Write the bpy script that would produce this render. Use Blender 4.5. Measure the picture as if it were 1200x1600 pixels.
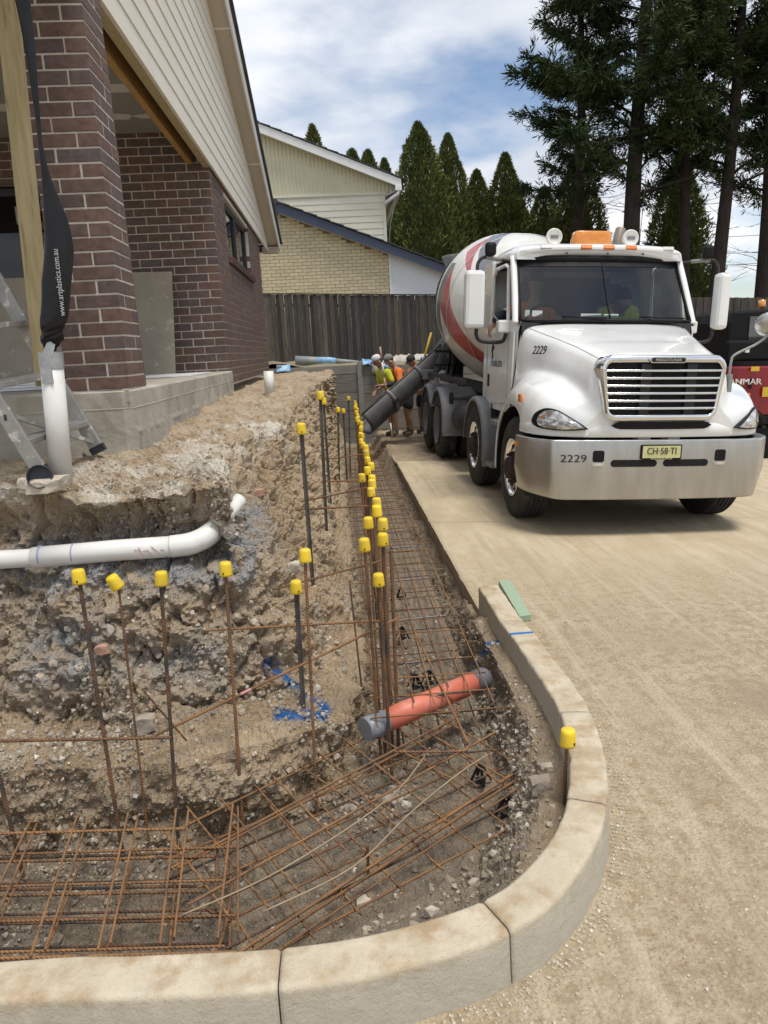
import bpy, bmesh, math, random
import numpy as np
from mathutils import Vector, Matrix, Euler
random.seed(7); rng = np.random.default_rng(7)
scene = bpy.context.scene
col = scene.collection
for o in list(bpy.data.objects): bpy.data.objects.remove(o)
rad = math.radians

# ------------------------------------------------------------------ camera
CAM_H = 1.72
def make_camera():
    f = 1113.5; pitch = math.atan((800-546.7)/f); yaw = math.atan((600-536.5)*math.cos(pitch)/f); roll = -.05
    fw = Vector((math.sin(yaw)*math.cos(pitch), math.cos(yaw)*math.cos(pitch), -math.sin(pitch)))
    rt = Vector((math.cos(yaw), -math.sin(yaw), 0)); up = rt.cross(fw)
    c, s = math.cos(roll), math.sin(roll)
    r2 = c*rt+s*up; u2 = -s*rt+c*up
    cam = bpy.data.cameras.new('camera'); cam.sensor_fit = 'VERTICAL'; cam.sensor_height = 36; cam.sensor_width = 27
    cam.lens = f/1600*36; cam.clip_start = .05; cam.clip_end = 2000
    o = bpy.data.objects.new('camera', cam); col.objects.link(o)
    m = Matrix((r2, u2, -fw)).transposed().to_4x4(); m.translation = (0, 0, CAM_H)
    o.matrix_world = m; scene.camera = o
make_camera()

# ------------------------------------------------------------------ sky, sun, exposure
SUN_EL, SUN_AZ = 72, 140        # azimuth clockwise from +Y: behind the camera, to the right
def make_world():
    w = bpy.data.worlds.new('World'); scene.world = w; w.use_nodes = True
    nt = w.node_tree; nt.nodes.clear(); N = nt.nodes.new; L = nt.links.new
    out = N('ShaderNodeOutputWorld'); bg = N('ShaderNodeBackground'); bg.inputs['Strength'].default_value = .088
    sky = N('ShaderNodeTexSky'); sky.sky_type = 'NISHITA'; sky.sun_disc = False
    sky.sun_elevation = rad(SUN_EL); sky.sun_rotation = rad(SUN_AZ); sky.air_density = 1; sky.dust_density = .6; sky.ozone_density = 2
    tc = N('ShaderNodeTexCoord'); sep = N('ShaderNodeSeparateXYZ'); L(tc.outputs['Generated'], sep.inputs[0])
    zc = N('ShaderNodeMath'); zc.operation = 'MAXIMUM'; zc.inputs[1].default_value = 0; L(sep.outputs[2], zc.inputs[0])
    za = N('ShaderNodeMath'); za.operation = 'ADD'; za.inputs[1].default_value = .22; L(zc.outputs[0], za.inputs[0])
    dv = []
    for i in range(2):
        d = N('ShaderNodeMath'); d.operation = 'DIVIDE'; L(sep.outputs[i], d.inputs[0]); L(za.outputs[0], d.inputs[1]); dv.append(d)
    cmb = N('ShaderNodeCombineXYZ'); L(dv[0].outputs[0], cmb.inputs[0]); L(dv[1].outputs[0], cmb.inputs[1])
    mp = N('ShaderNodeMapping'); mp.inputs['Location'].default_value = (3.3, 1.7, 0); mp.inputs['Scale'].default_value = (1.0, 1.15, 1); L(cmb.outputs[0], mp.inputs[0])
    n1 = N('ShaderNodeTexNoise'); n1.inputs['Scale'].default_value = 1.25; n1.inputs['Detail'].default_value = 7; n1.inputs['Roughness'].default_value = .5
    L(mp.outputs[0], n1.inputs['Vector'])
    n2 = N('ShaderNodeTexNoise'); n2.inputs['Scale'].default_value = 1.15; n2.inputs['Detail'].default_value = 7; n2.inputs['Roughness'].default_value = .5
    L(mp.outputs[0], n2.inputs['Vector'])
    cov = N('ShaderNodeMapRange'); cov.inputs['From Min'].default_value = .35; cov.inputs['From Max'].default_value = .55; cov.interpolation_type = 'SMOOTHSTEP'
    L(n1.outputs['Fac'], cov.inputs['Value'])
    ramp = N('ShaderNodeValToRGB'); e = ramp.color_ramp.elements
    e[0].position = .36; e[0].color = (4.5, 4.9, 5.6, 1); e[1].position = .60; e[1].color = (7.3, 7.45, 7.7, 1)
    L(n2.outputs['Fac'], ramp.inputs['Fac'])
    mix = N('ShaderNodeMix'); mix.data_type = 'RGBA'; L(cov.outputs[0], mix.inputs['Factor']); L(sky.outputs[0], mix.inputs['A']); L(ramp.outputs[0], mix.inputs['B'])
    L(mix.outputs['Result'], bg.inputs['Color']); L(bg.outputs[0], out.inputs[0])
make_world()
def make_sun():
    l = bpy.data.lights.new('sun', 'SUN'); l.energy = 2.0; l.angle = rad(20); l.color = (1, .95, .86)
    o = bpy.data.objects.new('sun', l); col.objects.link(o)
    el, az = rad(SUN_EL), rad(SUN_AZ)
    d = Vector((math.sin(az)*math.cos(el), math.cos(az)*math.cos(el), math.sin(el)))
    o.rotation_euler = d.to_track_quat('Z', 'Y').to_euler(); o.location = d*60
make_sun()
vs = scene.view_settings; vs.view_transform = 'Standard'; vs.look = 'None'; vs.exposure = .68; vs.gamma = 1; vs.use_curve_mapping = False

# ------------------------------------------------------------------ helpers: materials
MAT = {}
def mat(name, c1, c2=None, rough=.7, metal=0., nscale=8., namt=1., nlo=.35, nhi=.65, bump=0., bscale=60., bdist=.01, rnd=0., islands=False,
        c3=None, n3scale=1.5, lo3=.5, hi3=.7, spec=None, coat=0., coords='pos', stretch=None, emit=0, detail=6, ramp=None, bump2=0., b2scale=10.):
    """procedural material: colour noise between c1 and c2, patches of c3, bump, per-object / per-island variation"""
    if name in MAT: return MAT[name]
    m = bpy.data.materials.new(name); m.use_nodes = True; MAT[name] = m
    nt = m.node_tree; N = nt.nodes.new; L = nt.links.new; b = nt.nodes['Principled BSDF']
    b.inputs['Roughness'].default_value = rough; b.inputs['Metallic'].default_value = metal
    if spec is not None: b.inputs['Specular IOR Level'].default_value = spec
    if coat: b.inputs['Coat Weight'].default_value = coat; b.inputs['Coat Roughness'].default_value = .05
    if coords == 'pos':
        g = N('ShaderNodeNewGeometry'); vec = g.outputs['Position']
    else:
        g = N('ShaderNodeTexCoord'); vec = g.outputs['Object']
    if stretch:
        mp = N('ShaderNodeMapping'); mp.inputs['Scale'].default_value = stretch; L(vec, mp.inputs[0]); vec = mp.outputs[0]
    def noise(sc, d=detail, r=.6):
        n = N('ShaderNodeTexNoise'); n.inputs['Scale'].default_value = sc; n.inputs['Detail'].default_value = d; n.inputs['Roughness'].default_value = r
        L(vec, n.inputs['Vector']); return n.outputs['Fac']
    def rangen(v, lo, hi, a=0., z=1.):
        r = N('ShaderNodeMapRange'); r.inputs['From Min'].default_value = lo; r.inputs['From Max'].default_value = hi
        r.inputs['To Min'].default_value = a; r.inputs['To Max'].default_value = z; L(v, r.inputs['Value']); return r.outputs[0]
    def mixc(fac, a, bb):
        x = N('ShaderNodeMix'); x.data_type = 'RGBA'
        L(fac, x.inputs['Factor'])
        for s, v in (('A', a), ('B', bb)):
            if isinstance(v, tuple): x.inputs[s].default_value = (*v, 1)
            else: L(v, x.inputs[s])
        return x.outputs['Result']
    colr = None
    if ramp:
        if islands: src = N('ShaderNodeNewGeometry').outputs['Random Per Island']
        else: src = N('ShaderNodeObjectInfo').outputs['Random']
        rp = N('ShaderNodeValToRGB'); rp.color_ramp.interpolation = 'LINEAR'
        els = rp.color_ramp.elements
        while len(els) < len(ramp): els.new(.5)
        for i, c in enumerate(ramp): els[i].position = i/(len(ramp)-1); els[i].color = (*c, 1)
        L(src, rp.inputs[0]); base = rp.outputs[0]
        mul = N('ShaderNodeMix'); mul.data_type = 'RGBA'; mul.blend_type = 'MULTIPLY'; mul.inputs['Factor'].default_value = 1
        L(base, mul.inputs['A'])
        cr = rangen(noise(nscale), .25, .75, 1-namt*.5, 1+namt*.5)
        L(cr, mul.inputs['B']); colr = mul.outputs['Result']
    else:
        colr = mixc(rangen(noise(nscale), nlo, nhi, 0, namt), c1, c2 or c1)
    if c3 is not None: colr = mixc(rangen(noise(n3scale), lo3, hi3), colr, c3)
    if rnd:
        src = N('ShaderNodeNewGeometry').outputs['Random Per Island'] if islands else N('ShaderNodeObjectInfo').outputs['Random']
        v = rangen(src, 0, 1, 1-rnd, 1+rnd)
        mul = N('ShaderNodeMix'); mul.data_type = 'RGBA'; mul.blend_type = 'MULTIPLY'; mul.inputs['Factor'].default_value = 1
        L(colr, mul.inputs['A']); L(v, mul.inputs['B']); colr = mul.outputs['Result']
    L(colr, b.inputs['Base Color'])
    if bump:
        h = noise(bscale, 5, .65)
        bp = N('ShaderNodeBump'); bp.inputs['Strength'].default_value = bump; bp.inputs['Distance'].default_value = bdist
        L(h, bp.inputs['Height']); nrm = bp.outputs[0]
        if bump2:
            b2 = N('ShaderNodeBump'); b2.inputs['Strength'].default_value = bump2; b2.inputs['Distance'].default_value = bdist*4
            L(noise(b2scale), b2.inputs['Height']); L(nrm, b2.inputs['Normal']); nrm = b2.outputs[0]
        L(nrm, b.inputs['Normal'])
    if emit:
        b.inputs['Emission Strength'].default_value = emit
    return m

# ------------------------------------------------------------------ helpers: meshes
class MB:
    def __init__(s): s.v = []; s.f = []; s.smooth = []
    def add(s, vs, fs, smooth=False, M=None):
        k = len(s.v)
        if M is not None: vs = [tuple(M @ Vector(p)) for p in vs]
        s.v += [tuple(p) for p in vs]; s.f += [tuple(i+k for i in f) for f in fs]; s.smooth += [smooth]*len(fs); return s
    def box(s, x0, x1, y0, y1, z0, z1, M=None):
        vs = [(x, y, z) for z in (z0, z1) for y in (y0, y1) for x in (x0, x1)]
        return s.add(vs, [(0,2,3,1), (4,5,7,6), (0,1,5,4), (2,6,7,3), (0,4,6,2), (1,3,7,5)], M=M)
    def bar(s, a, b, w, h, up=(0,0,1), ext=0.):       # box along a->b, w across, h along up
        a, b = Vector(a), Vector(b); d = (b-a); l = d.length; d.normalize(); u = Vector(up)
        r = d.cross(u)
        if r.length < 1e-4: u = Vector((0,1,0)); r = d.cross(u)
        r.normalize(); u = r.cross(d)
        M = Matrix((r, d, u)).transposed().to_4x4(); M.translation = a
        return s.box(-w/2, w/2, -ext, l+ext, -h/2, h/2, M)
    def tube(s, pts, r, n=8, caps=True, smooth=True, squash=None):
        P = [Vector(p) for p in pts]; m = len(P); R = r if hasattr(r, '__len__') else [r]*m
        vs = []; t0 = None
        for i in range(m):
            t = (P[min(i+1, m-1)]-P[max(i-1, 0)]).normalized()
            if t0 is None:
                u = t.orthogonal().normalized()
                if abs(t.z) > .95: u = Vector((1,0,0)); u = (u-t*u.dot(t)).normalized()
            else: u = (u-t*u.dot(t)).normalized()
            t0 = t; w = t.cross(u)
            for k in range(n):
                a = 2*math.pi*k/n; q = R[i]
                qa, qb = (q, q) if squash is None else (q*squash[i][0], q*squash[i][1])
                vs.append(P[i]+u*math.cos(a)*qa+w*math.sin(a)*qb)
        fs = [(i*n+k, i*n+(k+1) % n, (i+1)*n+(k+1) % n, (i+1)*n+k) for i in range(m-1) for k in range(n)]
        s.add(vs, fs, smooth)
        if caps:
            k0 = len(s.v)-len(vs)
            s.f += [tuple(k0+i for i in reversed(range(n))), tuple(k0+(m-1)*n+i for i in range(n))]; s.smooth += [False]*2
        return s
    def lathe(s, prof, n=24, M=None, smooth=True, axis='z'):     # prof: (radius, height)
        vs = []
        for (r, h) in prof:
            for k in range(n):
                a = 2*math.pi*k/n; c, d = r*math.cos(a), r*math.sin(a)
                vs.append((c, d, h) if axis == 'z' else ((h, c, d) if axis == 'x' else (d, h, c)))
        fs = [(i*n+k, i*n+(k+1) % n, (i+1)*n+(k+1) % n, (i+1)*n+k) for i in range(len(prof)-1) for k in range(n)]
        return s.add(vs, fs, smooth, M)
    def prism(s, poly, d0, d1, axis='y', M=None):      # poly of 2D points extruded along axis
        n = len(poly); vs = []
        for d in (d0, d1):
            for (a, b) in poly: vs.append({'y': (a, d, b), 'x': (d, a, b), 'z': (a, b, d)}[axis])
        fs = [tuple(reversed(range(n))), tuple(range(n, 2*n))]+[(i, (i+1) % n, n+(i+1) % n, n+i) for i in range(n)]
        return s.add(vs, fs, M=M)
    def grid(s, rows, smooth=True, closed=False):       # rows of 3D points
        m, n = len(rows), len(rows[0]); vs = [p for r in rows for p in r]; fs = []
        for i in range(m-1):
            for k in range(n if closed else n-1): fs.append((i*n+k, i*n+(k+1) % n, (i+1)*n+(k+1) % n, (i+1)*n+k))
        return s.add(vs, fs, smooth)
    def build(s, name, m, parent=None, bevel=0, kind=None, weighted=False, sub=0, solid=0, local=False, fixn=True):
        me = bpy.data.meshes.new(name)
        base = Vector((0,0,0))
        V = np.array(s.v, dtype=float)
        if parent is None:
            lo, hi = V.min(0), V.max(0); base = Vector(((lo[0]+hi[0])/2, (lo[1]+hi[1])/2, lo[2]))
            V = V-np.array(base)
        elif not local: V = V-np.array(world_loc(parent))
        me.from_pydata([tuple(p) for p in V], [], s.f)
        for p, q in zip(me.polygons, s.smooth): p.use_smooth = q
        if fixn:
            bm = bmesh.new(); bm.from_mesh(me); bmesh.ops.recalc_face_normals(bm, faces=bm.faces); bm.to_mesh(me); bm.free()
        if m: me.materials.append(m)
        o = bpy.data.objects.new(name, me); col.objects.link(o)
        if parent is None: o.location = base
        else: o.parent = parent
        if solid: md = o.modifiers.new('thickness', 'SOLIDIFY'); md.thickness = solid; md.offset = -1
        if bevel:
            md = o.modifiers.new('bevel', 'BEVEL'); md.width = bevel; md.segments = 2; md.limit_method = 'ANGLE'; md.angle_limit = rad(40); md.harden_normals = False
        if sub: md = o.modifiers.new('sub', 'SUBSURF'); md.levels = sub; md.render_levels = sub
        if kind: o['kind'] = kind
        return o
def world_loc(o):
    v = Vector((0,0,0))
    while o is not None: v = v+o.location; o = o.parent
    return v
def tag(o, label, cat, group=None):
    o['label'] = label; o['category'] = cat
    if group: o['group'] = group
    return o
def thing(name, label, cat, loc=(0,0,0), group=None, rot=None):
    o = bpy.data.objects.new(name, None); col.objects.link(o); o.location = loc; o.empty_display_size = .2
    if rot: o.rotation_euler = rot
    return tag(o, label, cat, group)
def struct(o): o['kind'] = 'structure'; return o
def inst(name, me, parent=None, loc=(0,0,0), rot=None, scale=None):
    o = bpy.data.objects.new(name, me); col.objects.link(o); o.location = loc
    if parent: o.parent = parent
    if rot is not None: o.rotation_euler = rot
    if scale is not None: o.scale = scale
    return o
def catmull(P, n):
    P = np.array(P, float); m = len(P); out = []
    for i in range(m-1):
        p0, p1, p2, p3 = P[max(i-1,0)], P[i], P[i+1], P[min(i+2,m-1)]
        for t in np.arange(n)/n:
            out.append(.5*((2*p1)+(-p0+p2)*t+(2*p0-5*p1+4*p2-p3)*t*t+(-p0+3*p1-3*p2+p3)*t**3))
    out.append(P[-1]); return np.array(out)
# value-noise fBm on arrays of points
_perm = rng.permutation(512); _perm = np.concatenate([_perm, _perm, _perm]); _val = rng.uniform(-1, 1, 512)
def vnoise(p):
    i = np.floor(p).astype(int); f = p-i; f = f*f*(3-2*f); i &= 511
    def h(a, b, c): return _val[_perm[_perm[_perm[(i[:,0]+a) & 511]+((i[:,1]+b) & 511)]+((i[:,2]+c) & 511)] & 511]
    r = 0
    for a in (0,1):
        for b in (0,1):
            for c in (0,1):
                w = (f[:,0] if a else 1-f[:,0])*(f[:,1] if b else 1-f[:,1])*(f[:,2] if c else 1-f[:,2]); r = r+w*h(a,b,c)
    return r
def fbm(p, sc, o=4, g=.5):
    r = 0; a = 1
    for k in range(o): r = r+a*vnoise(p*sc+17.3*k); sc *= 2.03; a *= g
    return r
def text_mesh(body, size, thick=0.):
    c = bpy.data.curves.new('lettering', 'FONT'); c.body = body; c.size = size; c.align_x = 'CENTER'; c.align_y = 'CENTER'; c.extrude = thick; c.resolution_u = 3
    o = bpy.data.objects.new('lettering', c); col.objects.link(o)
    bpy.context.view_layer.update(); dg = bpy.context.evaluated_depsgraph_get()
    me = bpy.data.meshes.new_from_object(o.evaluated_get(dg)); bpy.data.objects.remove(o); bpy.data.curves.remove(c); return me
def text(name, body, size, m, parent, M, sx=1., thick=.0008):
    me = text_mesh(body, size, thick); me.transform(Matrix.Diagonal((sx,1,1,1))); me.transform(M); me.materials.append(m)
    o = bpy.data.objects.new(name, me); col.objects.link(o); o.parent = parent; return o
def frame_m(loc, right, up):       # matrix taking text xy to right/up axes
    r, u = Vector(right).normalized(), Vector(up).normalized(); n = r.cross(u).normalized(); u = n.cross(r)
    m = Matrix((r, u, n)).transposed().to_4x4(); m.translation = Vector(loc); return m
def drive_z(x): return -.05*np.clip(np.asarray(x)-.845, 0, 11)
# ================================================================== the setting: earth, trench, kerb, driveway
def attr_soil_material():
    m = bpy.data.materials.new('soil'); m.use_nodes = True; nt = m.node_tree; N = nt.nodes.new; L = nt.links.new; b = nt.nodes['Principled BSDF']
    b.inputs['Roughness'].default_value = .95; b.inputs['Specular IOR Level'].default_value = .15
    g = N('ShaderNodeNewGeometry').outputs['Position']
    def noise(sc, d=6, r=.62):
        n = N('ShaderNodeTexNoise'); n.inputs['Scale'].default_value = sc; n.inputs['Detail'].default_value = d; n.inputs['Roughness'].default_value = r; L(g, n.inputs['Vector']); return n.outputs['Fac']
    def rg(v, lo, hi, a=0., z=1.):
        r = N('ShaderNodeMapRange'); r.inputs['From Min'].default_value = lo; r.inputs['From Max'].default_value = hi; r.inputs['To Min'].default_value = a; r.inputs['To Max'].default_value = z; L(v, r.inputs['Value']); return r.outputs[0]
    def mx(f, a, c, bt='MIX'):
        x = N('ShaderNodeMix'); x.data_type = 'RGBA'; x.blend_type = bt
        if isinstance(f, float): x.inputs['Factor'].default_value = f
        else: L(f, x.inputs['Factor'])
        for s, v in (('A', a), ('B', c)):
            if isinstance(v, tuple): x.inputs[s].default_value = (*v, 1)
            else: L(v, x.inputs[s])
        return x.outputs['Result']
    def at(nm):
        a = N('ShaderNodeAttribute'); a.attribute_name = nm; return a.outputs['Fac']
    def math_(op, a, c):
        x = N('ShaderNodeMath'); x.operation = op; x.use_clamp = True
        for i, v in enumerate((a, c)):
            if isinstance(v, float): x.inputs[i].default_value = v
            else: L(v, x.inputs[i])
        return x.outputs[0]
    c = mx(rg(noise(3.5), .35, .65), (.315, .225, .135), (.43, .33, .215))
    c = mx(rg(noise(14), .5, .72), c, (.27, .22, .165))
    c = mx(rg(noise(55, 3), .55, .75), c, (.50, .43, .335))
    gravelf = math_('MULTIPLY', at('gravel'), rg(noise(9), .3, .55))
    vor = N('ShaderNodeTexVoronoi'); vor.inputs['Scale'].default_value = 110; L(g, vor.inputs['Vector'])
    gcol = mx(rg(vor.outputs['Color'], 0, 1), (.13, .135, .14), (.38, .37, .36))
    c = mx(gravelf, c, gcol)
    c = mx(math_('MULTIPLY', at('crust'), rg(noise(6), .42, .58)), c, (.58, .53, .45))
    c = mx(math_('MULTIPLY', at('floor'), rg(noise(5), .25, .6, .5, 1)), c, (.235, .195, .15))
    c = mx(math_('MULTIPLY', at('paint'), rg(noise(30), .2, .42)), c, (.03, .13, .36))
    sp = N('ShaderNodeTexVoronoi'); sp.inputs['Scale'].default_value = 45; L(g, sp.inputs['Vector'])
    c = mx(rg(sp.outputs['Distance'], .26, .14, 0, .38), c, mx(rg(sp.outputs['Color'], 0, 1), (.3, .26, .2), (.58, .53, .46)))
    L(c, b.inputs['Base Color'])
    b1 = N('ShaderNodeBump'); b1.inputs['Strength'].default_value = .8; b1.inputs['Distance'].default_value = .02; L(noise(40, 8, .7), b1.inputs['Height'])
    b2 = N('ShaderNodeBump'); b2.inputs['Strength'].default_value = .6; b2.inputs['Distance'].default_value = .01; b2.invert = True; L(vor.outputs['Distance'], b2.inputs['Height']); L(b1.outputs[0], b2.inputs['Normal'])
    L(b2.outputs[0], b.inputs['Normal'])
    MAT['soil'] = m; return m
attr_soil_material()

# guide curves of the cut: one row per station from the far end of the trench, round the corner, to the left
#        house foot          bank top            bank middle        bank foot          ledge edge         floor left        floor right       wall top          under kerb
ST = [
 [(-1.5,20,1.30), (-.10,20,1.32), (-.08,20,.75), (-.04,20,.20), (.05,20,.02), (.10,20,-.3), (.64,20,-.3), (.80,20,-.05), (.9,20,-.02)],
 [(-1.5,13,1.34), (-.10,12.6,1.31), (-.10,13,.8), (-.04,13,.22), (.04,13,.02), (.09,13,-.3), (.66,13,-.3), (.82,13,-.06), (.92,13,-.02)],
 [(-1.5,10.3,1.33), (-.34,10.3,1.27), (-.18,10.3,.72), (-.07,10.3,.2), (.03,10.3,.02), (.07,10.3,-.31), (.68,10.3,-.31), (.84,10.3,-.12), (.93,10.3,-.10)],
 [(-1.5,7.5,1.33), (-.42,7.2,1.25), (-.22,7.2,.7), (-.08,7.2,.18), (.02,7.2,.02), (.06,7.2,-.31), (.70,7.2,-.31), (.84,7.2,-.12), (.93,7.2,-.10)],
 [(-1.5,6.0,1.30), (-.40,5.4,1.21), (-.24,5.4,.66), (-.09,5.4,.16), (.02,5.4,.0), (.06,5.4,-.31), (.71,5.4,-.31), (.84,5.4,-.12), (.93,5.4,-.10)],
 [(-1.5,5.2,1.27), (-.58,4.8,1.20), (-.29,4.7,.64), (-.11,4.6,.15), (.02,4.6,.0), (.06,4.6,-.31), (.71,4.6,-.31), (.82,4.6,-.07), (.92,4.6,-.06)],
 [(-1.5,5.0,1.26), (-.66,4.45,1.20), (-.31,4.35,.63), (-.12,4.3,.15), (.02,4.25,.0), (.06,4.25,-.31), (.71,4.25,-.31), (.78,4.25,.0), (.9,4.25,.05)],
 [(-1.5,4.8,1.26), (-.72,4.15,1.20), (-.33,4.1,.62), (-.13,4.0,.15), (.02,3.9,.0), (.06,3.9,-.31), (.70,3.9,-.31), (.78,3.9,.01), (.9,3.9,.05)],
 [(-1.6,4.6,1.26), (-.66,3.75,1.18), (-.36,3.6,.6), (-.15,3.5,.15), (.0,3.38,.02), (.05,3.35,-.31), (.68,3.3,-.31), (.79,3.25,.0), (.93,3.25,.04)],
 [(-1.7,4.5,1.26), (-.54,3.38,1.15), (-.46,3.3,.58), (-.28,3.25,.15), (-.04,3.10,.03), (.01,3.04,-.31), (.60,2.85,-.31), (.76,2.75,-.02), (.92,2.75,.02)],
 [(-1.8,4.5,1.26), (-.60,3.34,1.14), (-.60,3.22,.56), (-.50,3.12,.14), (-.24,2.95,.05), (-.22,2.86,-.31), (.42,2.42,-.31), (.60,2.22,-.01), (.75,2.15,.03)],
 [(-2.0,4.5,1.26), (-.84,3.35,1.14), (-.84,3.22,.55), (-.78,3.06,.14), (-.60,2.82,.05), (-.58,2.74,-.31), (.10,2.18,-.31), (.28,1.86,-.0), (.36,1.70,.04)],
 [(-2.4,4.5,1.26), (-1.12,3.38,1.14), (-1.10,3.22,.55), (-1.04,3.02,.14), (-.96,2.78,.05), (-.95,2.70,-.31), (-.42,2.08,-.31), (-.32,1.78,-.02), (-.30,1.60,.04)],
 [(-2.9,4.5,1.26), (-1.62,3.46,1.18), (-1.58,3.26,.58), (-1.48,3.04,.14), (-1.45,2.80,.06), (-1.45,2.72,-.31), (-1.2,2.1,-.31), (-1.1,1.80,-.02), (-1.1,1.60,.04)],
 [(-3.2,4.5,1.26), (-2.2,3.5,1.2), (-2.15,3.3,.6), (-2.1,3.04,.14), (-2.05,2.8,.05), (-2.05,2.72,-.31), (-2.0,2.1,-.31), (-1.95,1.80,-.02), (-1.95,1.60,.04)],
 [(-5,4.5,1.26), (-4.5,3.5,1.2), (-4.4,3.3,.6), (-4.3,3.0,.12), (-4.2,2.6,-.03), (-4.2,2.74,-.31), (-4.2,2.1,-.31), (-4.2,1.80,-.02), (-4.2,1.60,.04)],
]
SOIL = {}
def make_soil():
    S = np.array(ST, float)                                  # stations x guides x 3
    nu = [50, 45, 60, 60, 45, 26, 26, 50, 50, 46, 46, 50, 70, 80, 40]
    nv = [34, 50, 44, 26, 22, 46, 26, 10]
    rows = []
    for i in range(S.shape[0]-1):
        p0, p1, p2, p3 = S[max(i-1,0)], S[i], S[i+1], S[min(i+2,S.shape[0]-1)]
        for t in np.arange(nu[i])/nu[i]:
            if i in (0, 14): q = p1+(p2-p1)*t
            else: q = .5*((2*p1)+(-p0+p2)*t+(2*p0-5*p1+4*p2-p3)*t*t+(-p0+3*p1-3*p2+p3)*t**3)
            rows.append(q)
    rows.append(S[-1]); R = np.array(rows); cols = []; vpar = []
    for j in range(8):
        for t in np.arange(nv[j])/nv[j]:
            cols.append(R[:,j]*(1-t)+R[:,j+1]*t); vpar.append(j+t)
    cols.append(R[:,8]); vpar.append(8)
    P = np.stack(cols, 1); nr, nc = P.shape[:2]; vp = np.tile(np.array(vpar), (nr,1))
    du = np.gradient(P, axis=0); dv = np.gradient(P, axis=1); nn = np.cross(du, dv); nn /= np.linalg.norm(nn, axis=2, keepdims=True)+1e-9
    if nn[nr//2, 5, 2] < 0: nn = -nn
    p = P.reshape(-1,3); n = nn.reshape(-1,3); v = vp.reshape(-1)
    edge = np.clip(v/.25, 0, 1)*np.clip((8-v)/.6, 0, 1)
    amp = np.interp(v, [0,.6,1,1.3,2,3,3.6,4,4.5,5,6,6.5,7,8], [.3,.5,.7,1,1,.8,.5,.6,.75,.7,.5,.9,.6,.1])
    d = .080*fbm(p, 2.2, 3)+.048*fbm(p, 6, 3)+.034*fbm(p, 17, 4, .62)-.05*np.clip(.16-np.abs(fbm(p*np.array([1.6,1.6,.7])+3, 4, 3)), 0, 1)/.16*(v > 1)*(v < 3)
    cl = vnoise(p*np.array([26.,26,26])); d += .02*np.maximum(cl-.25, 0)*2
    d += .014*np.abs(fbm(p, 34, 2))-.010*np.maximum(vnoise(p*60.), 0)
    near = np.clip((7-p[:,1])/4, .35, 1)
    d = d*amp*edge*np.where(v > 5.9, .55, 1.)
    far = np.where((p[:,1] > 6) & (v > 3.5), .6, 1.)
    q = p+n*(d*far)[:,None]
    # hollows: the washed-out cavity above the drain, small undercuts in the face
    for c, r, a in (((-1.25,3.36,1.0), (.42,.3,.13), .26), ((-.66,3.40,.93), (.16,.25,.13), .17), ((-.55,3.7,1.02), (.12,.25,.12), .10), ((-.60,3.25,.55), (.10,.2,.12), .10), ((-1.55,3.2,.62), (.16,.2,.14), .09), ((-.9,3.15,.38), (.25,.2,.07), .05), ((-.75,2.74,-.2), (.5,.3,.08), .04), ((-.2,2.95,-.2), (.2,.2,.08), .04), ((.84,2.42,.0), (.07,.12,.1), .1), ((.8,3.7,-.1), (.2,.5,.08), .05)):
        e = np.exp(-(((p-np.array(c))/np.array(r))**2).sum(1)*1.2); q = q-n*(a*e)[:,None]
    gully = np.exp(-((np.abs(p[:,2]-(.85)))/.10)**2)*np.exp(-np.clip(p[:,0]+.55, 0, 9)/.05)*(p[:,1] < 3.9)*(v > 1)*(v < 2.6)
    q = q-n*(.07*gully)[:,None]
    x, y, z = q.T
    at = {}
    at['gravel'] = np.clip(np.exp(-((z-.78)/.13)**2)*(x < -.45)*(y < 4.2)*1.2+np.exp(-((x+1.35)/.28)**2-((z-.42)/.22)**2)*(y < 4)+.8*np.exp(-((x+.75)/.3)**2-((z-.35)/.15)**2)*(y < 4)+.9*np.exp(-((x+.5)/.2)**2-((y-3.6)/.25)**2-((z-.9)/.25)**2)+.2*np.exp(-((z+.08)/.07)**2)*(y < 3.1)*(x < .2), 0, 1)
    at['crust'] = np.clip(np.exp(-((v-.88)/.22)**2)*(y < 5.5)*1.3+.35*np.exp(-((v-.7)/.5)**2), 0, 1)
    at['floor'] = np.clip((v-4.55)/.5, 0, 1)*np.clip((7.6-v)/.8, 0, 1)
    # two sprayed arrows meeting on the ledge
    def seg(a, b, w):
        a, b = np.array(a), np.array(b); ab = b-a; t = np.clip(((q[:,:2]-a)@ab)/(ab@ab), 0, 1); dd = np.linalg.norm(q[:,:2]-a-t[:,None]*ab, axis=1); return np.clip(1.6-dd/w, 0, 1)
    at['paint'] = np.maximum(np.maximum(seg((-.44,3.24), (-.15,3.12), .020), seg((-.36,3.02), (-.17,3.06), .022)), np.maximum(seg((-.16,3.13), (-.12,3.06), .030), seg((-.62,3.17), (-.44,3.24), .012)))*(z < .3)*(z > .03)
    at['paint'] = np.maximum(at['paint'], np.clip(1.5-np.abs(y-3.78+.9*(z-.1))/.02, 0, 1)*(v > 6.2)*(v < 7.95)*(z > -.22))
    me = bpy.data.meshes.new('earth_cutting'); idx = np.arange(nr*nc).reshape(nr, nc)
    F = np.stack([idx[:-1,:-1], idx[:-1,1:], idx[1:,1:], idx[1:,:-1]], -1).reshape(-1,4)
    me.from_pydata(q.tolist(), [], F.tolist()); me.polygons.foreach_set('use_smooth', np.zeros(len(F), bool))
    for k, a in at.items():
        A = me.attributes.new(k, 'FLOAT', 'POINT'); A.data.foreach_set('value', a.astype(np.float32))
    me.materials.append(MAT['soil']); me.update()
    if me.polygons[len(F)//2].normal.z < 0: me.flip_normals()
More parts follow.
